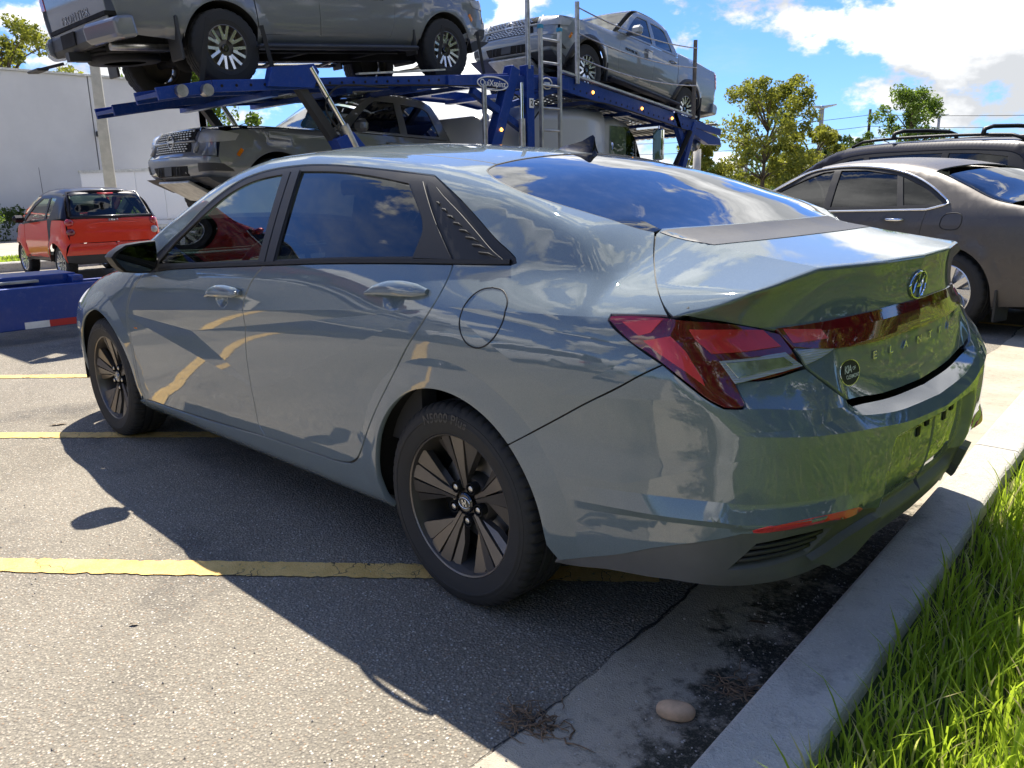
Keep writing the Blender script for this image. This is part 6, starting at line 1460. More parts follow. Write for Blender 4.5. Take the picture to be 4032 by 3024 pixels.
# two cars on the near side of the lot, only seen as reflections
red = copy_tree(brown); red.name = 'red_sedan'; red['label'] = 'crimson sedan raised on the next carrier deck, seen mirrored in the side windows'; red['category'] = 'car'
recolour(red, M['paint_brown'], M['paint_crimson']); red.location = (7.85, 4.6, 2.42); red.rotation_euler = (0, 0, R(-87))
wht = copy_tree(suv); wht.name = 'white_suv'; wht['label'] = 'white SUV parked behind the photographer, mirrored in the grey door panels'; wht['category'] = 'SUV'
recolour(wht, M['paint_suv'], M['paint_white']); wht.scale = (1, 1, 1); wht.location = (2.4, 6.2, 0); wht.rotation_euler = (0, 0, R(3))
# ------------------------------------------------------------------ little red two-seater
SMART = dict(ymax=1.0, zmax=1.7, xmin=-1.2, xmax=2.8, roll=(.2, .8, 1.3), rc=(.1, .2, 1.4), fc=(1.8, .2, 1.4), ry=(-.1, .9, 1.0),
    prof=([-.8, -.42, -.36, -.22, .0, .5, 1.0, 1.35, 1.9, 2.1, 2.4], [1.0, 1.06, 1.10, 1.42, 1.50, 1.545, 1.53, 1.45, 1.05, .95, .6]),
    crown=([-.6, 0, 1.2, 2.4], [.08, .10, .10, .10]), plan=([-.6, -.4, 0, 1.6, 2.0, 2.3], [.94, .975, 1, 1, .96, .85]),
    sec=([.2, .3, .45, .65, .85, 1.0, 1.1], [.70, .745, .772, .782, .775, .755, .73]), belt=([-.6, .5, 2.3], [1.04, 1.0, .92]),
    rear=([.2, .35, .55, .62, .75, 1.0, 1.06, 1.5, 1.7], [-.40, -.44, -.455, -.42, -.42, -.40, -.37, -.20, -.1]), front=([.2, .4, .7, .95, 1.1], [2.15, 2.24, 2.24, 2.15, 1.9]),
    tum=.38, tum2=.16, wheels=(0., 1.867), wr=.29, arch=.335, fw=.14, flare=.035, rt=.13, rf=.12, rr=.09, fcurv=.25, rcurv=.12)
def build_smart():
    B = Simple(SMART); car = empty('small_car'); tag(car, 'small red two-seater with black roof by the white wall', 'car'); kw = dict(parent=car, h=.06); P = M['paint_red']; K = M['paint_suv']
    panel(B, 'rear_quarter', P, [circ(0, .29, .335, 5, 180, 22), [(-.34, .30), (-.36, .45), (-.37, .60), (-.34, .98)], [(-.34, .98), (.12, 1.0)], [(.12, 1.0), (.22, .7), (.33, .34)]], both=True, **kw)
    d = panel(B, 'door', P, [[(.42, .36), (1.40, .36)], [(1.40, .36), (1.50, .6), (1.48, .93)], [(1.48, .93), (.34, 1.0)], [(.34, 1.0), (.32, .7), (.42, .36)]], both=True, **kw)
    panel(B, 'front_wing', P, [circ(1.867, .29, .335, 0, 170, 22), [(1.53, .36), (1.41, .36), (1.52, .6), (1.50, .92)], [(1.50, .92), (1.8, .92), (2.05, .80)], [(2.05, .80), (2.15, .5), (2.20, .30)]], both=True, **kw)
    panel(B, 'safety_cell', K, [[(.13, 1.0), (.23, .7), (.335, .30)], [(.335, .30), (1.53, .28)], [(1.53, .28), (1.53, .35), (.41, .35)], [(.41, .35), (.31, .7), (.33, 1.0)], [(.33, 1.0), (1.49, .935), (1.66, .93)], [(1.66, .93), (1.5, 1.10), (1.25, 1.28), (1.0, 1.40), (.6, 1.43), (.1, 1.42), (-.10, 1.38)], [(-.10, 1.38), (-.24, 1.20), (-.34, 1.0)], [(-.34, 1.0), (.13, 1.0)]],
          holes=[poly([(.50, 1.02), (.58, 1.36), (.9, 1.355), (1.2, 1.23), (1.50, .975)]), poly([(.26, 1.03), (.22, 1.36), (.50, 1.37), (.42, 1.02)])], both=True, gap=.001, **kw)
    panel(B, 'side_window', M['glass_screen'], poly([(.50, 1.02), (.58, 1.36), (.9, 1.355), (1.2, 1.23), (1.50, .975)]), both=True, gap=-.01, off=-.01, flange=0, **kw)
    panel(B, 'rear_quarter_window', M['glass_screen'], poly([(.26, 1.03), (.22, 1.36), (.50, 1.37), (.42, 1.02)]), both=True, gap=-.01, off=-.01, flange=0, **kw)
    E = [(-.18, .53), (.1, .575), (.6, .58), (1.0, .565), (1.25, .555)]; roof = [(x, y, 1.4) for x, y in E]+[(x, -y, 1.4) for x, y in E[::-1]]
    panel(B, 'roof', K, poly(roof), kind='top', gap=0, **kw)
    panel(B, 'windscreen', M['glass_screen'], poly([(1.25, .62, 1.3), (1.75, .68, 1.0), (1.90, .4, 1), (1.92, 0, 1), (1.90, -.4, 1), (1.75, -.68, 1), (1.25, -.62, 1.3)]), kind='top', gap=0, **kw)
    panel(B, 'bonnet', P, poly([(1.72, .70, 1), (2.0, .66, .9), (2.15, .4, .9), (2.18, 0, .9), (2.15, -.4, .9), (2.0, -.66, .9), (1.72, -.70, 1), (1.92, 0, 1)]), kind='top', gap=0, **kw)
    panel(B, 'rear_window', M['glass_front'], poly([(-.3, .62, 1.05), (-.2, .52, 1.42), (-.2, -.52, 1.42), (-.3, -.62, 1.05)]), kind='rear', gap=0, **kw)
    mb = MB(); q_ = B.chart('rear', np.array([(.62, 1.04), (.53, 1.435), (.2, 1.46), (-.2, 1.46), (-.53, 1.435), (-.62, 1.04), (0, 1.035), (.62, 1.04)])); mb.tube(q_, .035, 8); mb.build('rear_window_frame', K, car)
    panel(B, 'tailgate', P, poly([(-.4, .56, .62), (-.4, .60, 1.03), (-.4, -.60, 1.03), (-.4, -.56, .62)]), kind='rear', gap=.003, **kw)
    panel(B, 'rear_corner', P, [[(-.34, .98), (-.37, .60), (-.36, .42)], [(-.36, .42), (-.42, .5, .42), (-.455, 0, .42)], [(-.455, 0, .42), (-.45, 0, .615)], [(-.45, 0, .615), (-.42, .57, .615)], [(-.42, .57, .615), (-.40, .61, 1.03)], [(-.40, .61, 1.03), (-.34, .98)]], kind='rc', both=True, gap=.002, **kw)
    panel(B, 'rear_apron', M['black_plastic'], [[(-.36, .42), (-.42, .5, .42), (-.455, 0, .42)], [(-.455, 0, .42), (-.44, 0, .26)], [(-.44, 0, .26), (-.40, .5, .27), (-.345, .31)], [(-.345, .31), (-.36, .42)]], kind='rc', both=True, gap=.002, **kw)
    for s in (1, -1):
        for z, r_, m_ in ((.955, .062, 'red_lens'), (.80, .060, 'red_dark' if s > 0 else 'clear_lens')):
            q_ = B.chart('rear', np.array([[.66*s, z]]))[0]; mb = MB(); mb.lathe([(0, -.035), (r_*.6, -.030), (r_, -.008), (r_*1.1, .02)], 20, (0, 0, 0), 'x'); o = mb.build('tail_lamp', M[m_], car); o.location = tuple(q_); o.rotation_euler = (0, 0, R(-30*s))
        mb = MB(); mb.box((1.40, .87*s, 1.02), (.10, .19, .13), None, .045); mb.build('side_mirror', K, car, sharp=30)
        for wx in (0., 1.867):
            mb = MB(); mb.lathe([(.34, .40), (.34, .74)], 20, (wx, 0, .29), 'y', R(0), R(180)); mb.lathe([(0, .40), (.34, .40)], 20, (wx, 0, .29), 'y', R(0), R(180)); mb.V = [(v[0], v[1]*s, v[2]) for v in mb.V]; mb.build('wheel_liner', M['dark'], car)
            plain_wheel(car, (wx, .66*s, .29), s, 'SMW', .29, .175, .20, M['alloy'], spoke_bars(6, 12, .022, .04, .01), M['alloy'])
        mb = MB(); mb.box((.95, .30*s, .80), (.16, .46, .75), np.array(Euler((0, R(-12), 0)).to_matrix()), .06); mb.box((.84, .30*s, 1.24), (.1, .26, .22), None, .04); mb.build('seat', M['cloth'], car)
    q_ = B.chart('rear', np.array([(.38, .93), (.2, .945), (0, .95), (-.2, .945), (-.38, .93)])); mb = MB(); mb.tube(q_, [.006, .016, .018, .016, .006], 8); mb.build('tailgate_ledge', P, car)
    V, F = text_mesh('smart', .06, .003, .001, 0, 1.1); Q = B.chart('rear', np.stack([-V[:, 0], .995+V[:, 1]], 1)); Q[:, 0] -= .004+V[:, 2]; mb = MB(); mb.add(Q, F); mb.build('tailgate_lettering', M['chrome'], car, fix=False)
    q_ = B.chart('top', np.array([(-.17, .12), (-.18, 0), (-.17, -.12)])); mb = MB(); mb.tube(q_+np.array([-.02, 0, -.015]), .014, 8); mb.build('high_brake_lamp', M['red_bright'], car)
    mb = MB(); mb.tube([(1.25, .48, 1.42), (1.20, .50, 1.9)], .004, 5); mb.build('aerial', M['black_trim'], car)
    mb = MB(); mb.box((.9, 0, .32), (2.4, 1.1, .12)); mb.build('underbody', M['dark'], car)
    mb = MB(); mb.box((1.55, 0, .92), (.3, 1.2, .15), None, .04); mb.build('dashboard', M['black_plastic'], car)
    car.scale = (.95, 1, .94); car.location = (12.5, -2.66, 0); car.rotation_euler = (0, 0, R(1))
build_smart()
# ------------------------------------------------------------------ car carrier: blue decks, posts, ladder, tractor cab
def build_carrier():
    car = empty('car_carrier', (0, 0, 0)); tag(car, 'blue steel car carrier with upper decks and ladder loaded with grey pickups', 'car carrier')
    S = M['blue_steel']
    def one(name, mat, fn, bevel=0., par=None):
        mb = MB(); fn(mb); return mb.build(name, mat, par or car, sharp=35, bevel=bevel)
    def track(name, x0, x1, pts, th=.04, lip=.06):
        """channel-section wheel track following (y, z) points"""
        for (a, b) in zip(pts[:-1], pts[1:]):
            mb = MB(); xm = (x0+x1)/2; mb.bar((xm, a[0], a[1]-th/2), (xm, b[0], b[1]-th/2), x1-x0, th)
            o = mb.build('deck_plate', M['steel'] if False else S, car)
            for x in (x0, x1):
                mb = MB(); mb.bar((x, a[0], a[1]-.02), (x, b[0], b[1]-.02), .035, lip+.06); mb.build('deck_side_beam', S, car, bevel=.006)
    def cross(y, z, w=.12):
        one('cross_beam', S, lambda mb: mb.bar((6.75, y, z), (9.05, y, z), w, .06))
    slope = lambda y: 2.40+(-2.18-y)*.0945
    near = [(-1.22, 2.25), (-1.8, slope(-1.8)), (-3.9, slope(-3.9)), (-6.25, slope(-6.25))]
    far = [(-1.45, 2.25), (-2.3, slope(-2.3)), (-3.9, slope(-3.9)), (-6.25, slope(-6.25))]
    track('near', 6.60, 7.12, near); track('far', 8.35, 8.88, far)
    for y in (-2.6, -3.6, -4.6, -5.6): cross(y, slope(y)-.10, .09)
    # perforated grip plates across the deck middle
    for y0, y1 in ((-3.5, -4.4), (-4.5, -5.4)):
        mb = MB()
        for i in range(9):
            yy = y0+(y1-y0)*i/8; mb.bar((7.14, yy, slope(yy)-.03), (8.33, yy, slope(yy)-.03), .055, .012)
        for i in range(9):
            xx = 7.14+1.19*i/8; mb.bar((xx, y0, slope(y0)-.045), (xx, y1, slope(y1)-.045), .05, .012)
        tag(mb.build('grip_grating', M['alu'], car), kind='stuff')
    # wheel chocks, strap winches and the raised bracket at the ram
    for y in (-1.45, -1.72): one('winch', M['steel'], lambda mb: (mb.cyl((6.52, y, slope(y)-.06), (6.62, y, slope(y)-.06), .06, n=16)))
    one('ram_bracket', S, lambda mb: mb.prism([(-2.40, 2.38), (-2.46, 2.58), (-3.0, 2.66), (-3.06, 2.58), (-2.98, 2.40)], 'x', 6.53, 6.64), .008)
    one('ram_bracket', S, lambda mb: mb.prism([(-2.40, 2.38), (-2.46, 2.58), (-3.0, 2.66), (-3.06, 2.58), (-2.98, 2.40)], 'x', 8.84, 8.95), .008)
    for x in (6.54, 8.90):
        one('ram_arm', M['black_plastic'], lambda mb: mb.bar((x+.10, -2.72, 2.58), (x+.10, -3.32, 1.78), .11, .10))
        one('ram_rod', M['chrome'], lambda mb: mb.cyl((x, -2.95, 2.62), (x, -3.40, 1.92), .032, n=16))
        one('ram_cylinder', M['alu'], lambda mb: mb.cyl((x, -3.34, 2.02), (x, -3.62, 1.50), .055, n=16))
        one('ram_foot', S, lambda mb: mb.prism([(-3.20, 1.86), (-3.45, 1.95), (-3.85, 1.55), (-3.85, 1.0), (-3.35, 1.0), (-3.35, 1.6)], 'x', x-.04, x+.16), .01)
    one('deck_edge_strip', M['alu'], lambda mb: mb.bar((6.57, -3.6, slope(-3.6)+.07), (6.57, -4.95, slope(-4.95)+.10), .07, .02))
    # front deck over the cab
    fz = lambda y: 2.71+(y+8.29)*.1290
    fd = [(-6.6, fz(-6.6)-.12), (-7.6, fz(-7.6)), (-9.6, fz(-9.6)), (-11.9, fz(-11.9))]
    track('n', 6.60, 7.12, fd); track('f', 8.75, 9.27, fd)
    for y in (-7.2, -8.2, -9.2, -10.2, -11.2): cross(y, fz(y)-.15)
    for y0, y1 in ((-7.7, -9.0), (-9.2, -10.6), (-10.8, -11.8)):
        mb = MB(); n = 14
        for i in range(n): yy = y0+(y1-y0)*i/(n-1); mb.bar((7.14, yy, fz(yy)-.06), (8.73, yy, fz(yy)-.06), .06, .012)
        for i in range(12): xx = 7.14+1.59*i/11; mb.bar((xx, y0, fz(y0)-.075), (xx, y1, fz(y1)-.075), .07, .012)
        tag(mb.build('grip_grating', M['alu'], car), kind='stuff')
    one('deck_edge_strip', M['alu'], lambda mb: mb.bar((6.56, -7.25, fz(-7.25)+.09), (6.56, -10.95, fz(-10.95)+.09), .07, .03))
    one('deck_fascia', S, lambda mb: mb.bar((6.585, -7.3, fz(-7.3)-.06), (6.585, -11.0, fz(-11.0)-.06), .03, .22))
    # joining frame between the decks
    one('main_strut', S, lambda mb: mb.bar((6.62, -6.27, 2.90), (6.62, -5.72, 1.55), .17, .17, (0, 1, 0)), .012)
    one('main_strut', S, lambda mb: mb.bar((9.10, -6.27, 2.90), (9.10, -5.72, 1.55), .17, .17, (0, 1, 0)), .012)
    one('link_beam', S, lambda mb: mb.prism([(-5.0, 2.57), (-5.6, 2.58), (-6.3, 2.62), (-7.4, 2.68), (-7.4, 2.84), (-6.3, 2.80), (-5.0, 2.70)], 'x', 6.545, 6.60), .006)
    one('post', S, lambda mb: mb.bar((6.58, -6.52, 1.3), (6.58, -6.52, 2.95), .15, .15), .01)
    one('post', S, lambda mb: mb.bar((9.15, -6.52, 1.3), (9.15, -6.52, 2.95), .15, .15), .01)
    one('brace', S, lambda mb: mb.bar((6.6, -5.45, 2.55), (6.6, -6.50, 2.05), .09, .09))
    one('brace', S, lambda mb: mb.bar((6.6, -6.0, 2.35), (6.6, -7.15, 2.68), .08, .08))
    one('ram_rod', M['chrome'], lambda mb: mb.cyl((6.50, -6.32, 2.70), (6.50, -6.32, 2.20), .025, n=14))
    one('ram_cylinder', M['alu'], lambda mb: mb.cyl((6.50, -6.32, 2.22), (6.50, -6.32, 1.40), .045, n=14))
    tagp = one('number_plate', M['sticker_white'], lambda mb: mb.box((6.495, -6.52, 2.44), (.006, .09, .13)))
    def txt(s_, size, y, z, x, mat, sx=1., bold=.001):
        V, F = text_mesh(s_, size, .001, bold, 0, 1); mb = MB(); mb.add([(x-v[2], y-v[0]*sx, z+v[1]) for v in V], F); return mb
    txt('2', .11, -6.52, 2.44, 6.489, None).build('plate_number', M['dark'], tagp, fix=False)
    # maker's oval and round badge on the link beam
    t = np.linspace(0, 2*np.pi, 33)
    ov = one('oval_badge', M['sticker_white'], lambda mb: mb.tube(np.stack([0*t+6.538, -5.80+.29*np.cos(t), 2.655+.085*np.sin(t)], 1), .009, 6))
    txt('QuiXspinz', .115, -5.80, 2.655, 6.536, None).build('badge_lettering', M['sticker_white'], ov, fix=False)
    rb = one('round_badge', M['sticker_white'], lambda mb: mb.tube(np.stack([0*t+6.538, -6.90+.11*np.cos(t), 2.735+.075*np.sin(t)], 1), .009, 6))
    one('badge_mark', M['sticker_white'], lambda mb: mb.box((6.538, -6.90, 2.735), (.008, .12, .035)), 0, rb)
    # stanchions with sagging wire ropes
    for y, z0, z1_ in ((-6.50, 2.9, 4.45), (-7.58, 2.78, 3.92), (-10.83, 2.42, 3.74), (-5.62, 1.5, 2.62)):
        one('stanchion', M['steel'] if y != -10.83 else M['wood'], lambda mb: mb.cyl((6.53, y, z0), (6.53, y, z1_), .035, n=14))
    for za, zb_ in ((3.83, 3.60), (3.48, 3.28), (3.14, 2.98)):
        pts = [(6.49, -7.58-3.25*u, za+(zb_-za)*u-.16*4*u*(1-u)*.6) for u in np.linspace(0, 1, 17)]
        one('wire_rope', M['steel'], lambda mb: mb.tube(pts, .010, 6))
    # Y-shaped front legs
    for x in (6.62, 9.2):
        one('front_leg', S, lambda mb: mb.bar((x, -10.95, 2.36), (x, -10.45, 1.2), .14, .12, (0, 1, 0)), .01)
        one('front_leg', S, lambda mb: mb.bar((x, -10.3, 2.50), (x, -10.72, 1.85), .10, .10, (0, 1, 0)))
        one('ram_cylinder', M['dark'], lambda mb: mb.cyl((x-.08, -10.75, 2.2), (x-.08, -10.2, 1.5), .045, n=14))
    one('nose_beam', S, lambda mb: mb.prism([(-11.0, 2.30), (-11.9, 2.12), (-11.95, 2.0), (-11.5, 2.0), (-11.0, 2.16)], 'x', 6.6, 6.72), .01)
    for (y, z, x) in ((-8.0, fz(-8.0)-.06, 6.565), (-9.3, fz(-9.3)-.06, 6.565), (-10.2, fz(-10.2)-.06, 6.565), (-5.93, 2.06, 6.525), (-10.55, 1.9, 6.55)):
        one('marker_lamp', M['lamp_amber'], lambda mb: mb.lathe([(0, -.016), (.018, -.012), (.024, 0)], 12, (x, y, z), 'x'))
    # ladder
    L_ = []
    for y in (-6.73, -7.14): one('ladder_rail', M['alu'], lambda mb: mb.bar((6.50, y, 1.0), (6.50, y, 3.47), .055, .04, (0, 1, 0)))
    for k in range(8): one('ladder_rung', M['alu'], lambda mb: mb.cyl((6.50, -6.74, 1.15+k*.31), (6.50, -7.13, 1.15+k*.31), .018, n=10))
    for y in (-6.73, -7.14): one('ladder_cap', M['cyan_cap'], lambda mb: mb.box((6.50, y, 3.48), (.06, .07, .05)))
    # lower deck under the second pickup and the long low side beams
    zl = lambda y: .98+(-6.2-y)*-.022
    for x0, x1 in ((6.75, 7.35), (8.6, 9.2)): one('lower_track', S, lambda mb: mb.bar(((x0+x1)/2, -2.7, .86), ((x0+x1)/2, -7.3, .62), x1-x0, .12))
    one('low_side_beam', S, lambda mb: mb.box((6.34, 1.0, .315), (.08, 11.0, .37)), .01)
    one('low_side_beam', S, lambda mb: mb.box((9.2, -1.9, .20), (.08, 5.0, .16)), .01)
    for y in (3.5, 1.5, -.5, -2.5, -4.2): one('cross_beam', S, lambda mb: mb.bar((6.38, y, .30), (9.16, y, .30), .14, .14))
    one('step_box', S, lambda mb: mb.box((6.85, 2.2, .495), (.5, 4.9, .16)), .01)
    one('step_box', S, lambda mb: mb.box((6.62, -.22, .49), (.30, .10, .14)), .01)
    one('step_plate', M['alu'], lambda mb: mb.box((6.75, .9, .53), (.5, 1.6, .02)))
    for a, b, m_ in ((.32, .12, 'tape_white'), (.12, -.20, 'tape_red'), (-.2, -.5, 'tape_white'), (.75, .55, 'tape_white')):
        one('reflective_tape', M[m_], lambda mb: mb.box((6.298, (a+b)/2, .165), (.004, abs(a-b), .06)))
    for y in (-3.0,): one('frame_leg', S, lambda mb: mb.bar((6.9, y, .30), (6.9, y, .88), .12, .12))
    for y in (2.0, 3.1):
        for s, x in ((-1, 6.95), (1, 8.6)):
            w = plain_wheel(car, (x, y, .42), s, 'TRL', .42, .28, .27, M['alloy'], spoke_bars(10, 0, .03, .10, .02), M['alloy']); w.rotation_euler = (0, 0, R(90 if s < 0 else -90))
    # hoses, tie-down straps over the tyres, lightening holes
    for x, pts in ((6.55, [(-2.7, 2.42), (-3.4, 2.46), (-4.2, 2.52), (-5.1, 2.58), (-5.9, 2.60), (-6.4, 2.45), (-6.45, 1.9)]), (6.52, [(-3.3, 1.9), (-3.1, 2.2), (-3.25, 2.42), (-4.0, 2.48)]), (6.54, [(-6.4, 2.0), (-6.9, 2.45), (-8.0, 2.55), (-9.5, 2.38), (-10.6, 2.22)])):
        P_ = spline([(x+.01*math.sin(3*i), y, z) for i, (y, z) in enumerate(pts)], 6); one('hydraulic_hose', M['rubber'], lambda mb: mb.tube(P_, .012, 6))
    for y, z in ((-2.18, slope(-2.18)), (-5.38, slope(-5.38))):
        for s in (-1, 1):
            P_ = [(6.70, y+s*.44, z-.02), (6.70, y+s*.40, z+.16), (6.70, y+s*.30, z+.62)]; one('tie_strap', M['strap'], lambda mb: mb.bar(P_[0], P_[2], .05, .006, (1, 0, 0)))
    mb = MB()
    for i in range(26): yy = -1.9-i*.165; mb.cyl((6.578, yy, slope(yy)-.02), (6.582, yy, slope(yy)-.02), .016, n=8)
    for i in range(24): yy = -7.4-i*.15; mb.cyl((6.566, yy, fz(yy)-.10), (6.570, yy, fz(yy)-.10), .016, n=8)
    tag(mb.build('lightening_holes', M['dark'], car), kind='stuff')
    return car
M['strap'] = plain('tie_down_webbing', (.02, .02, .02), .8)
M['lamp_amber'] = NT('lit_amber_lamp'); M['lamp_amber'] = M['lamp_amber'].fin(M['lamp_amber'].bsdf((.9, .3, .02), .3, emis=(1, .36, .04), es=2.5))
M['cyan_cap'] = plain('cyan_plastic', (.03, .25, .40), .5)
M['tape_white'] = plain('white_reflective_tape', (.78, .77, .72), .4); M['tape_red'] = plain('red_reflective_tape', (.52, .03, .025), .4)
CARRIER = build_carrier()
def neighbour_carrier():
    car = empty('car_carrier', (0, 0, 0)); tag(car, 'blue deck of a second carrier ending at the left edge of the picture', 'car carrier')
    for x in (6.86, 8.62):
        mb = MB(); mb.bar((x, .42, 2.34), (x, 8.2, 2.34), .5, .12); mb.build('deck_plate', M['blue_steel'], car, bevel=.01)
    for y in (1.2, 3.6, 6.0, 8.0):
        mb = MB(); mb.bar((6.7, y, 2.24), (8.8, y, 2.24), .12, .1); mb.build('cross_beam', M['blue_steel'], car)
    for y in (2.2, 7.6):
        for x in (6.7, 8.8): mb = MB(); mb.bar((x, y, 0), (x, y, 2.28), .14, .14); mb.build('post', M['blue_steel'], car)
neighbour_carrier()
def build_tractor():
    car = empty('lorry_cab', (7.95, -7.45, 0), R(-90)); tag(car, 'silver grey sleeper lorry cab under the front deck of the carrier', 'lorry')
    C = M['paint_cab']
    def loft(secs, name, mat, par=car):
        """closed rounded sections (x, half width, z0, z1, corner radius)"""
        mb = MB(); V = []; n = 0
        for x, w, z0, z1, r in secs:
            ring = []
            for cx, cz, a0 in ((w-r, z1-r, 0), (-(w-r), z1-r, 90), (-(w-.04), z0+.04, 180), (w-.04, z0+.04, 270)):
                rr = r if a0 < 180 else .04
                ring += [(x, cx+rr*math.cos(R(a0+q)), cz+rr*math.sin(R(a0+q))) for q in (0, 15, 30, 45, 60, 75, 90)]
            V += ring; n = len(ring)
        F = [(i*n+j, i*n+(j+1) % n, (i+1)*n+(j+1) % n, (i+1)*n+j) for i in range(len(secs)-1) for j in range(n)]
        mb.add(V, F, True); mb.add(V[:n], [tuple(range(n))]); mb.add(V[-n:], [tuple(range(n))]); return mb.build(name, mat, par, sharp=40)
    loft([(-1.65, .95, .95, 2.05, .22), (-1.55, 1.12, .92, 2.28, .26), (-1.2, 1.16, .9, 2.40, .26), (-.4, 1.18, .9, 2.47, .24), (.6, 1.18, .9, 2.50, .22), (1.12, 1.17, .9, 2.50, .22), (1.17, 1.14, .92, 2.46, .22)], 'sleeper_box', C)
    cab = loft([(1.20, 1.10, .85, 2.40, .20), (1.5, 1.12, .85, 2.42, .18), (1.9, 1.10, .85, 2.34, .18), (2.10, 1.06, .85, 2.18, .18), (2.40, 1.02, .85, 1.66, .16), (2.46, 1.0, .85, 1.52, .15)], 'day_cab', C)
    loft([(2.40, .98, .8, 1.50, .2), (3.2, .92, .75, 1.42, .2), (3.9, .85, .75, 1.30, .2), (4.05, .75, .8, 1.15, .2)], 'bonnet', C)
    for s in (1, -1):
        mb = MB(); mb.prism([(1.33, 1.50), (1.33, 2.24), (1.80, 2.24), (2.02, 2.06), (2.22, 1.66), (2.22, 1.50)], 'y', 1.105*s, 1.135*s); d_ = mb.build('side_window', M['glass_screen'], car)
        mb = MB(); mb.prism([(1.37, 1.54), (1.37, 2.20), (1.79, 2.20), (1.98, 2.04), (2.18, 1.65), (2.18, 1.54)], 'y', 1.08*s, 1.10*s); mb.build('window_seal', M['dark'], d_)
        mb = MB(); mb.bar((2.10, 1.10*s, 2.22), (2.30, 1.42*s, 2.24), .03, .03); mb.bar((2.10, 1.10*s, 1.42), (2.30, 1.42*s, 1.42), .03, .03); mb.tube([(2.30, 1.42*s, 2.26), (2.30, 1.42*s, 1.40)], .018, 8); a_ = mb.build('mirror_arm', M['chrome'], car)
        mb = MB(); mb.box((2.30, 1.42*s, 1.95), (.08, .20, .52), None, .02); m_ = mb.build('wing_mirror', M['chrome'], car)
        mb = MB(); mb.box((2.255, 1.42*s, 1.95), (.01, .17, .47)); mb.build('mirror_glass', M['glass_mirror'], m_)
        mb = MB(); mb.bar((3.90, .85*s, 1.2), (3.95, 1.1*s, 1.95), .02, .02); mb.lathe([(0, -.03), (.11, -.01), (.12, .02), (0, .03)], 24, (3.95, 1.1*s, 2.0), 'x'); mb.build('round_mirror', M['satin_metal'], car)
        mb = MB(); mb.tube([(1.26, 1.20*s, 1.65), (1.24, 1.24*s, 1.7), (1.24, 1.24*s, 1.95), (1.26, 1.20*s, 2.0)], .016, 8); mb.build('grab_handle', M['chrome'], car)
        mb = MB(); mb.cyl((-1.2, .95*s, .62), (.4, .95*s, .62), .30, n=28); mb.build('fuel_tank', M['chrome'], car)
        for x in (-2.6, -1.55, 3.2):
            w = plain_wheel(car, (x, .98*s, .5), s, 'LOR', .50, .28, .30, M['alloy'], spoke_bars(10, 0, .035, .10, .02), M['alloy'])
    mb = MB(); mb.prism([(2.08, 2.12), (2.42, 1.62), (2.44, 1.63), (2.10, 2.15)], 'y', -.92, .92); mb.build('windscreen', M['glass_screen'], car)
    mb = MB(); mb.bar((-3.2, .42, .75), (4.0, .42, .75), .1, .25); mb.bar((-3.2, -.42, .75), (4.0, -.42, .75), .1, .25)
    for x in (-3, -1, 1, 3.6): mb.bar((x, -.42, .75), (x, .42, .75), .1, .1)
    mb.build('chassis_frame', M['dark'], car)
build_tractor()
# ------------------------------------------------------------------ wall, pole, trailer, island, trees, lamps
def tiltwall_mat():
    t = NT('pale_render'); n = t.noise(.6, 6, .6); f = t.noise(90, 3, .6); st = t.noise(1.2, 5, .6, stretch=(1, 1, .12))
    c = t.mix(t.ramp(n, .3, .7), (.52, .52, .52), (.58, .58, .575)); c = t.mix(t.math('MULTIPLY', t.ramp(st, .5, .75), .18), c, (.46, .46, .45))
    return t.fin(t.bsdf(c, .85, spec=.2, nrm=t.bump(f, .2, .01)))
M['wall'] = tiltwall_mat()
def build_wall():
    w = empty('warehouse', (30, 0, 0)); tag(w, 'long pale windowless warehouse wall at the left behind the red car', 'building')
    edges = [-13.2, -8.95, -2.0, 5.0, 12.0, 19.0, 26.0]
    for a, b in zip(edges[:-1], edges[1:]):
        mb = MB(); mb.box((.15, (a+b)/2, 2.75), (.30, b-a-.035, 5.5)); mb.build('wall_panel', M['wall'], w, bevel=.012)
    mb = MB(); mb.box((.35, 6.4, 2.7), (.2, 39.0, 5.3)); mb.build('joint_backing', M['dark'], w)
    mb = MB(); mb.box((10, -13.05, 2.75), (20, .30, 5.5)); mb.build('end_wall', M['wall'], w)
    mb = MB(); mb.box((10.2, 6.4, 5.45), (19.8, 38.8, .1)); mb.build('roof', M['concrete_pole'], w)
    mb = MB(); mb.box((.13, 6.4, 5.53), (.40, 39.4, .07)); mb.build('parapet_cap', M['alu'], w)
    mb = MB(); mb.box((-.10, -9.15, 3.55), (.2, .36, .18), None, .02); mb.build('wall_light', M['black_plastic'], w)
build_wall()
def concrete_pole():
    mb = MB(); mb.cyl((0, 0, -.2), (0, 0, 8.4), .20, .11, n=4); o = mb.build('concrete_pole', M['concrete_pole'], bevel=.02); o.location = (19.9, -5.55, 0); o.rotation_euler = (0, 0, R(20)); tag(o, 'square concrete utility pole behind the red car', 'pole')
concrete_pole()
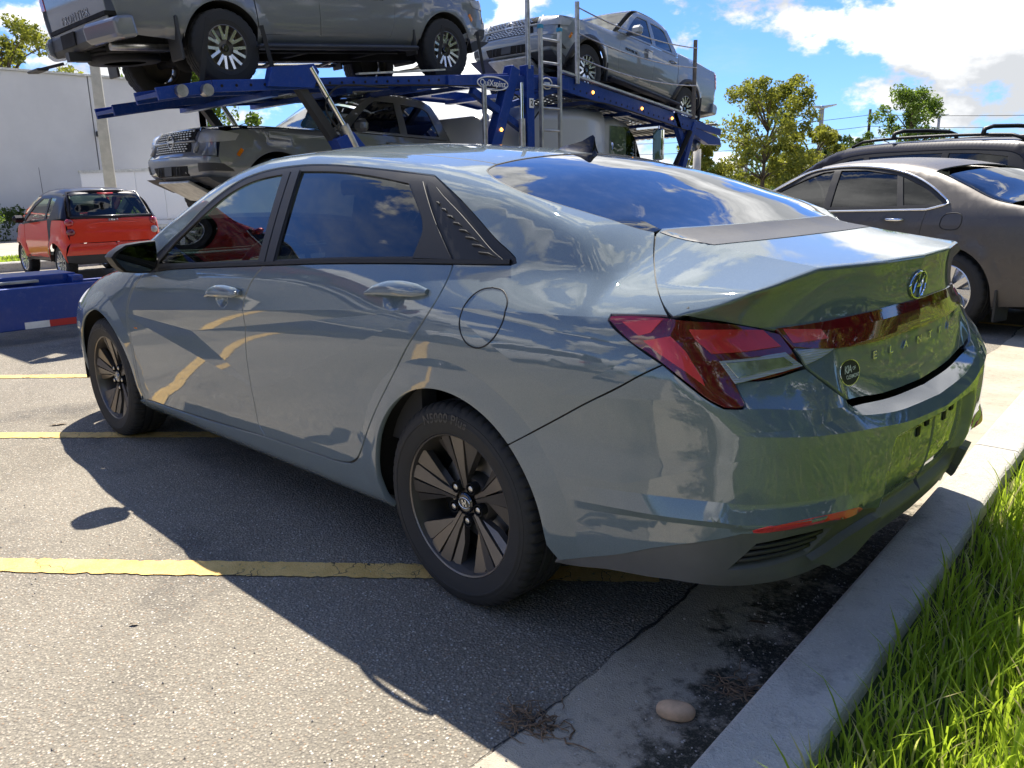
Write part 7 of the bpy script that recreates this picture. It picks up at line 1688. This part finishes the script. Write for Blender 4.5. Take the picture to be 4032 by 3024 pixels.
def box_trailer():
    c = empty('cargo_trailer', (25.2, -9.9, 0), R(209)); tag(c, 'white enclosed cargo trailer between the pole and the pickup', 'trailer')
    for i in range(6):
        mb = MB(); mb.box((-2.6+i*1.05, 0, 1.28), (1.04, 2.3, 1.66)); mb.build('side_panel', M['paint_white'], c, bevel=.008)
    mb = MB(); mb.box((.03, 0, 2.15), (6.4, 2.36, .09)); mb.build('roof_trim', M['alu'], c); mb = MB(); mb.box((.03, 0, .40), (6.4, 2.36, .10)); mb.build('skirt', M['alu'], c)
    for s in (1, -1):
        for x in (-.45, .45): plain_wheel(c, (x, .98*s, .34), s, 'CTR', .34, .20, .20, M['paint_white'], spoke_bars(5, 0, .05, .05, .02), M['paint_white'])
        mb = MB(); mb.box((0, 1.0*s, .60), (1.9, .3, .08), None, .02); mb.build('mudguard', M['alu'], c)
    mb = MB(); mb.bar((3.2, .5, .42), (4.3, 0, .42), .08, .08); mb.bar((3.2, -.5, .42), (4.3, 0, .42), .08, .08); mb.cyl((4.2, 0, 0), (4.2, 0, .8), .03, n=10); mb.build('drawbar', M['black_plastic'], c)
box_trailer()
# grass island with kerb, service road
isl = empty('traffic_island'); tag(isl, kind='structure')
mb = MB(); mb.box((16.35, 4.0, .0), (2.1, 26.0, .27), None, .03); mb.build('island_turf', M['turf'], isl)
for i in range(9):
    mb = MB(); mb.box((15.25, -8+3.05*i, .05), (.18, 3.03, .25), None, .025); mb.build('kerb_stone', M['kerb'], isl)
    mb = MB(); mb.box((17.45, -8+3.05*i, .05), (.18, 3.03, .25), None, .025); mb.build('kerb_stone', M['kerb'], isl)
g3_ = blades('grass', 16000, (15.36, 17.34, -8.9, 6), .05, .11, .010, .13, 9); tag(g3_, 'bright green grass on the traffic island beside the red car', 'grass', kind='stuff')
sheet('service_road', [(17.6, -60), (28.6, -60), (28.6, 60), (17.6, 60)], .005, concrete_mat('pale_road', (.38, .35, .29), (.48, .45, .38), 0, .2))
def leaf_mat(name, a, b, tr):
    t = NT(name); oi = t.n('ShaderNodeAttribute'); oi.attribute_name = 'tone'
    c = t.mix(oi.outputs['Fac'], a, b); p = t.bsdf(c, .5, spec=.3); q = t.n('ShaderNodeBsdfTranslucent'); t.l(t.mix(.5, c, tr), q.inputs[0])
    m = t.n('ShaderNodeMixShader'); m.inputs[0].default_value = .40; t.l(p, m.inputs[1]); t.l(q.outputs[0], m.inputs[2]); return t.fin(m.outputs[0])
M['leaf_yellow'] = leaf_mat('yellow_green_leaves', (.075, .115, .016), (.31, .31, .045), (.45, .45, .05))
M['leaf_green'] = leaf_mat('green_leaves', (.045, .09, .014), (.16, .23, .032), (.28, .42, .04))
M['leaf_dark'] = leaf_mat('dark_leaves', (.028, .05, .014), (.10, .14, .028), (.14, .22, .03))
M['bark'] = plain('bark', (.12, .095, .07), .9, var=.3, vs=8, bump=.5, bs=25)
def leaf_cloud(name, centers, radii, per, size, mat, seed, flat=1.):
    g = np.random.default_rng(seed); C_ = np.repeat(np.array(centers), per, 0); r = np.repeat(np.array(radii), per)
    n = len(C_); d = g.normal(0, 1, (n, 3)); d /= np.linalg.norm(d, axis=1)[:, None]; rad = g.random(n)**.45
    P = C_+d*(rad*r)[:, None]*np.array([1, 1, flat])
    u = g.normal(0, 1, (n, 3)); u /= np.linalg.norm(u, axis=1)[:, None]; v = np.cross(u, g.normal(0, 1, (n, 3))); v /= np.linalg.norm(v, axis=1)[:, None]
    s = size*g.uniform(.6, 1.3, n)[:, None]; V = np.stack([P-u*s, P+v*s*.45, P+u*s, P-v*s*.45], 1)
    tone = np.clip(g.normal(.45, .22, n)+np.repeat(g.normal(0, .18, len(centers)), per), 0, 1)
    me = bpy.data.meshes.new(name); me.vertices.add(4*n); me.vertices.foreach_set('co', V.reshape(-1)); me.loops.add(4*n); me.loops.foreach_set('vertex_index', np.arange(4*n, dtype=np.int32))
    me.polygons.add(n); me.polygons.foreach_set('loop_start', (np.arange(n)*4).astype(np.int32)); me.update(); me.validate()
    a = me.attributes.new('tone', 'FLOAT', 'POINT'); a.data.foreach_set('value', np.repeat(tone, 4).astype(np.float32)); me.materials.append(mat)
    o = bpy.data.objects.new(name, me); COL.objects.link(o); return o
def tree(name, label, loc, h, spread, mat, seed, per=170, clumps=60, trunk=.16, bare=.30, leaf=.11, group='trees around the lot', gap=.0):
    g = np.random.default_rng(seed); t = empty(name, loc, g.uniform(0, 6)); tag(t, label, 'tree', group)
    mb = MB(); pts = [(0, 0, -.1)]; x = y = 0.
    for k in range(1, 7): x += g.normal(0, .05*h/7); y += g.normal(0, .05*h/7); pts.append((x, y, h*.72*k/6))
    mb.tube(pts, list(np.linspace(trunk, trunk*.25, 7)), 8); cs = []; rs = []
    for k in range(clumps):
        z = h*(bare+(1-bare)*.97*g.random()); q = (z/h-bare)/(1-bare); prof = math.sin(min(.93, q*.85+.14)*math.pi)**.45; a = g.uniform(0, 2*math.pi); rr = spread*prof*math.sqrt(g.random())
        c = np.array([x*.6+rr*math.cos(a), y*.6+rr*math.sin(a), z]); cs.append(c); rs.append(h*g.uniform(.055, .105))
        if k % 2 == 0:
            b = np.array(pts[min(5, 2+int(q*4))]); m = (b+c)/2+np.array([0, 0, .05*h]); mb.tube([b, m, c], [trunk*.35, trunk*.22, trunk*.07], 5)
    mb.build('trunk', M['bark'], t)
    lc = leaf_cloud('crown', cs, rs, per, leaf, mat, seed+1, .8); lc.parent = t; return t
T1 = tree('tree', 'tall loose yellow-green tree left of the light pole', (18.3, -36.3, 0), 6.3, 3.0, M['leaf_yellow'], 11, 170, 78, .13, .22, .10)
T2 = tree('tree', 'rounded green tree right of the dark utility pole', (20.9, -63.4, 0), 8.0, 3.0, M['leaf_green'], 21, 170, 75, .16, .20, .13)
T3 = tree('tree', 'low bushy yellowish tree beside the tall loose tree', (16.9, -39.0, 0), 4.0, 2.5, M['leaf_yellow'], 31, 160, 62, .12, .12, .10)
T4 = tree('tree', 'dark green tree behind the pale light pole', (17.6, -45.0, 0), 3.9, 2.2, M['leaf_dark'], 41, 160, 62, .14, .10, .11)
T5 = tree('tree', 'yellowish shrubby tree left of the tall loose tree', (21.0, -34.6, 0), 3.9, 1.7, M['leaf_yellow'], 51, 150, 52, .12, .10, .10)
def again(src, label, loc, rz, sc, nm='tree'):
    o = copy_tree(src); o['label'] = label; o.location = loc; o.rotation_euler = (0, 0, rz); o.scale = (sc, sc, sc); return o
again(T4, 'dark green tree low on the horizon right of the carrier', (25.0, -42.5, 0), 1.1, .75); again(T4, 'dark green bushy tree at the foot of the round mirror', (22.9, -38.0, 0), 2.1, .65); again(T3, 'small yellowish tree in front of the dark bushes', (19.6, -42.0, 0), 3.3, .75)
again(T2, 'green tree seen under the raised pickup beside the wall', (36.0, -15.5, 0), 2.0, 1.0); again(T1, 'thin tree rising behind the warehouse corner', (38.0, -14.4, 0), .6, .95); again(T1, 'leafy tree top above the warehouse at the top left corner', (36.0, -7.9, 1.9), 4.0, 1.0)
# trees behind the photographer, seen only in the paint; those far along the kerb added to darken the light bar's reflection
for k, (x, y, sc, src) in enumerate(((-8.5, 3.5, 1.05, T2), (-9.6, -2.6, 1.15, T2), (-8.2, -8.2, 1.0, T1), (-11.0, 9.5, 1.2, T2), (-13.5, .5, 1.3, T2), (-12.0, -13.5, 1.2, T2), (-16.0, -6.0, 1.4, T2), (-15.0, 16.0, 1.3, T2), (-10.5, 1.0, 1.1, T4), (-10.0, -5.6, 1.3, T4), (-9.5, 6.6, 1.2, T4), (-11.5, -10.5, 1.4, T4), (-12.5, 4.5, 1.35, T3), (-14.0, -3.5, 1.6, T4), (-4.2, -13.5, .9, T2), (-6.5, -17.5, 1.1, T4), (-3.4, -19.0, 1.0, T2), (-7.5, -24.0, 1.2, T2), (-2.6, -26.0, 1.2, T4))):
    again(src, ('nearest', 'second', 'slender', 'far left', 'middle', 'far right', 'hindmost', 'outermost', 'low dark', 'bushy dark', 'short dark', 'wide dark', 'yellowish', 'broad dark', 'added kerbside', 'added squat dark', 'next added', 'added distant tall', 'added distant squat')[k]+' shade tree on the lawn behind the photographer', (x, y, .08), k*1.3, sc)
# far tree line all round
def far_trees():
    g = np.random.default_rng(77); cs = []; rs = []
    for k in range(520):
        a = g.uniform(0, 2*np.pi); d = g.uniform(95, 150); hh = g.uniform(1.0, 4.0); cs.append((d*math.cos(a)-1.7, d*math.sin(a)+2.4, hh)); rs.append(g.uniform(1.8, 3.6))
    o = leaf_cloud('far_trees', cs, rs, 34, .75, M['leaf_dark'], 78, .8); tag(o, 'far dark tree line along the horizon', 'trees', kind='stuff')
    for x0, y0, n in ((17, -52, 46),):
        cs = []; rs = []
        for k in range(n): cs.append((x0+g.uniform(-2, 26)+0*k, y0+g.uniform(-5, 5), g.uniform(.3, 1.9))); rs.append(g.uniform(.7, 1.3))
        o = leaf_cloud('hedge_bushes', cs, rs, 120, .16, M['leaf_dark'], 79); tag(o, 'band of dark bushes under the yellow-green trees', 'bushes', kind='stuff')
far_trees()
def hedge(loc, L, label, mat, seed):
    g = np.random.default_rng(seed); cs = [(g.uniform(-.35, .35), -L/2+L*g.random(), g.uniform(.15, .95)) for _ in range(int(L*16))]
    o = leaf_cloud('hedge', cs, [.26]*len(cs), 60, .055, mat, seed); o.location = loc; tag(o, label, 'hedge')
hedge((27.6, -3.2, 0), 3.6, 'clipped bright green hedge at the left edge in front of the wall', M['leaf_green'], 91); hedge((28.6, -7.3, 0), 4.4, 'clipped dark green hedge behind the red car', M['leaf_dark'], 92)
M['pole_paint'] = plain('pale_lamp_pole', (.42, .40, .36), .7)
def light_pole(loc, h, label, rz=0):
    t = empty('light_pole', loc, rz); tag(t, label, 'light pole', 'lot light poles'); mb = MB(); mb.cyl((0, 0, 0), (0, 0, h-.25), .16, .12, n=12); mb.build('shaft', M['pole_paint'], t)
    for s in (1, -1): mb = MB(); mb.prism([(.08*s, h-.20), (.75*s, h-.05), (.75*s, h-.01), (.08*s, h-.06)], 'y', -.16, .16); mb.build('lamp_head', M['satin_metal'], t)
    mb = MB(); mb.cyl((0, 0, h-.27), (0, 0, h-.05), .13, .13, n=12); mb.build('cap', M['satin_metal'], t)
light_pole((18.65, -43.35, 0), 5.5, 'pale double-headed light pole right of the tall loose tree', R(20)); light_pole((22.8, -76.2, 0), 6.9, 'distant light pole right of the rounded green tree', R(20)); light_pole((37.4, -90.2, 0), 5.4, 'tiny far light pole above the dark SUV windscreen', R(10))
mb = MB(); mb.cyl((0, 0, 0), (0, 0, 2.75), .10, n=10); o = mb.build('pale_post', M['pole_paint']); o.location = (21.4, -40.2, 0); tag(o, 'short pale post in front of the bushes', 'post')
mb = MB(); mb.cyl((0, 0, 0), (0, 0, 2.6), .16, .14, n=12); o = mb.build('pale_post', M['pole_paint']); o.location = (15.1, -24.9, 0); tag(o, 'thick pale post below the carrier nose', 'post')
def utility(loc, h):
    t = empty('utility_pole', loc, R(-60)); tag(t, 'dark wooden utility pole with crossarms beyond the cars', 'utility pole'); mb = MB(); mb.cyl((0, 0, 0), (0, 0, h), .17, .12, n=10); mb.build('shaft', M['dark'], t)
    for z in (h-.6, h-1.6, h-2.6): mb = MB(); mb.bar((-.45, 0, z), (.5, 0, z), .08, .1); mb.build('insulator_arm', M['dark'], t)
    mb = MB(); mb.bar((-1.3, 0, h-5.2), (1.2, 0, h-5.2), .08, .1); mb.cyl((-1.2, 0, h-5.2), (-1.2, 0, h-4.7), .08, n=8); mb.cyl((1.1, 0, h-5.2), (1.1, 0, h-4.7), .08, n=8); mb.build('crossarm', M['dark'], t)
utility((29.2, -77.4, 0), 7.9)
for k, (za, zb_) in enumerate(((7.4, 9.6), (6.4, 8.6), (5.4, 7.4))):
    P_ = []
    for u in np.linspace(0, 1, 31): P_.append((29.2+(80-29.2)*u, -77.4+(-60+77.4)*u, za+(zb_-za)*u-1.6*4*u*(1-u)))
    Q_ = [(29.2-(60)*u, -77.4-14*u, za+(.4)*u-1.4*4*u*(1-u)) for u in np.linspace(0, 1, 31)]
    mb = MB(); mb.tube(Q_[::-1]+P_[1:], .022, 4); o = mb.build('power_line', M['dark'], fix=False); tag(o, ('highest', 'middle', 'lowest')[k]+' power line strung across the sky at the right', 'power line', 'power lines')
# ------------------------------------------------------------------ small things on the ground
def pebble():
    t = np.linspace(0, 1, 13); mb = MB()
    def f(u, v): 
        a = 2*math.pi*u; b = math.pi*(v-.5); w = 1+.05*math.sin(2*a+1)*math.cos(b); e = lambda q: math.copysign(abs(q)**.82, q); return (.044*e(math.cos(b))*e(math.cos(a))*w, .026*e(math.cos(b))*e(math.sin(a))*w, .021*e(math.sin(b))+.019)
    mb.grid(f, 40, 22); o = mb.build('river_stone', plain('tan_stone', (.62, .42, .26), .6, var=.25, vs=18, bump=.1, bs=50)); o.location = (-.80, .92, .006); o.rotation_euler = (0, 0, R(25)); tag(o, 'smooth tan stone lying in the gutter', 'stone')
pebble()
M['dry_leaf'] = plain('dry_leaf', (.20, .13, .075), .8, var=.4, vs=30)
def dry_clump(loc, label, n, r, seed):
    g = np.random.default_rng(seed); mb = MB()
    for k in range(n):
        a = g.uniform(0, 2*math.pi); L = g.uniform(.5, 1)*r; p = np.array([g.normal(0, r*.42), g.normal(0, r*.30), .003]); P_ = [p]
        for j in range(5):
            a += g.normal(0, .75); p = p+np.array([math.cos(a), math.sin(a), 0])*L*.22+np.array([0, 0, g.normal(0, .004)]); p[2] = max(.003, p[2]); P_.append(p)
        w = g.uniform(.0008, .0024); mb.tube(P_, [w, w*1.2, w*1.1, w, w*.8, w*.3], 4)
    o = mb.build('dry_weed_clump', M['dry_leaf'], fix=False); o.location = loc; tag(o, label, 'dry weeds', kind=None)
dry_clump((-.56, 1.16, .004), 'clump of withered brown weeds at the edge of the asphalt', 60, .085, 4); dry_clump((-.865, .72, .006), 'heap of dead brown weeds against the kerb', 40, .09, 6)
def leaf(loc, rz, label, L=.028):
    mb = MB(); mb.add([(-L, 0, .004), (-L*.3, L*.35, .009), (L*.5, L*.28, .010), (L, 0, .003), (L*.5, -L*.28, .005), (-L*.3, -L*.35, .003), (0, 0, .006)], [(6, i, (i+1) % 6) for i in range(6)], True); o = mb.build('fallen_leaf', M['dry_leaf'], fix=False); o.location = loc; o.rotation_euler = (0, 0, rz); tag(o, label, 'leaf')
leaf((.62, 2.05, 0), 2.2, 'orange fallen leaf on the bright asphalt at lower left', .020); leaf((.62, 1.62, 0), .8, 'small brown fallen leaf left of the sedan shadow', .016); leaf((3.2, 1.03, 0), 1.2, 'brown twig-like leaf at the tip of the front shadow', .05); leaf((-.74, .40, .006), .5, 'reddish dead leaf in the dark gutter moss', .035)
def gravel():
    g = np.random.default_rng(5); n = 900; mb = MB()
    for k in range(n):
        y = g.uniform(-.6, 1.9); x = kx(y)+.02+abs(g.normal(0, .20)) if k % 3 else g.uniform(-.6, 2.6)
        if k % 3 == 0: y = g.uniform(.9, 2.6)
        s = g.uniform(.0016, .0045); V = (np.array([(1, 0, 0), (-1, 0, 0), (0, 1, 0), (0, -1, 0), (0, 0, 1)])*s*g.uniform(.6, 1.3, (5, 3)))+np.array([x, y, .006 if x < -.5 else .002])
        mb.add(V, [(0, 2, 4), (2, 1, 4), (1, 3, 4), (3, 0, 4)])
    tag(mb.build('loose_grit', plain('loose_grit', (.42, .39, .34), .85, var=.5, vs=200), fix=False), 'loose pale grit scattered along the gutter and asphalt', 'grit', kind='stuff')
gravel()
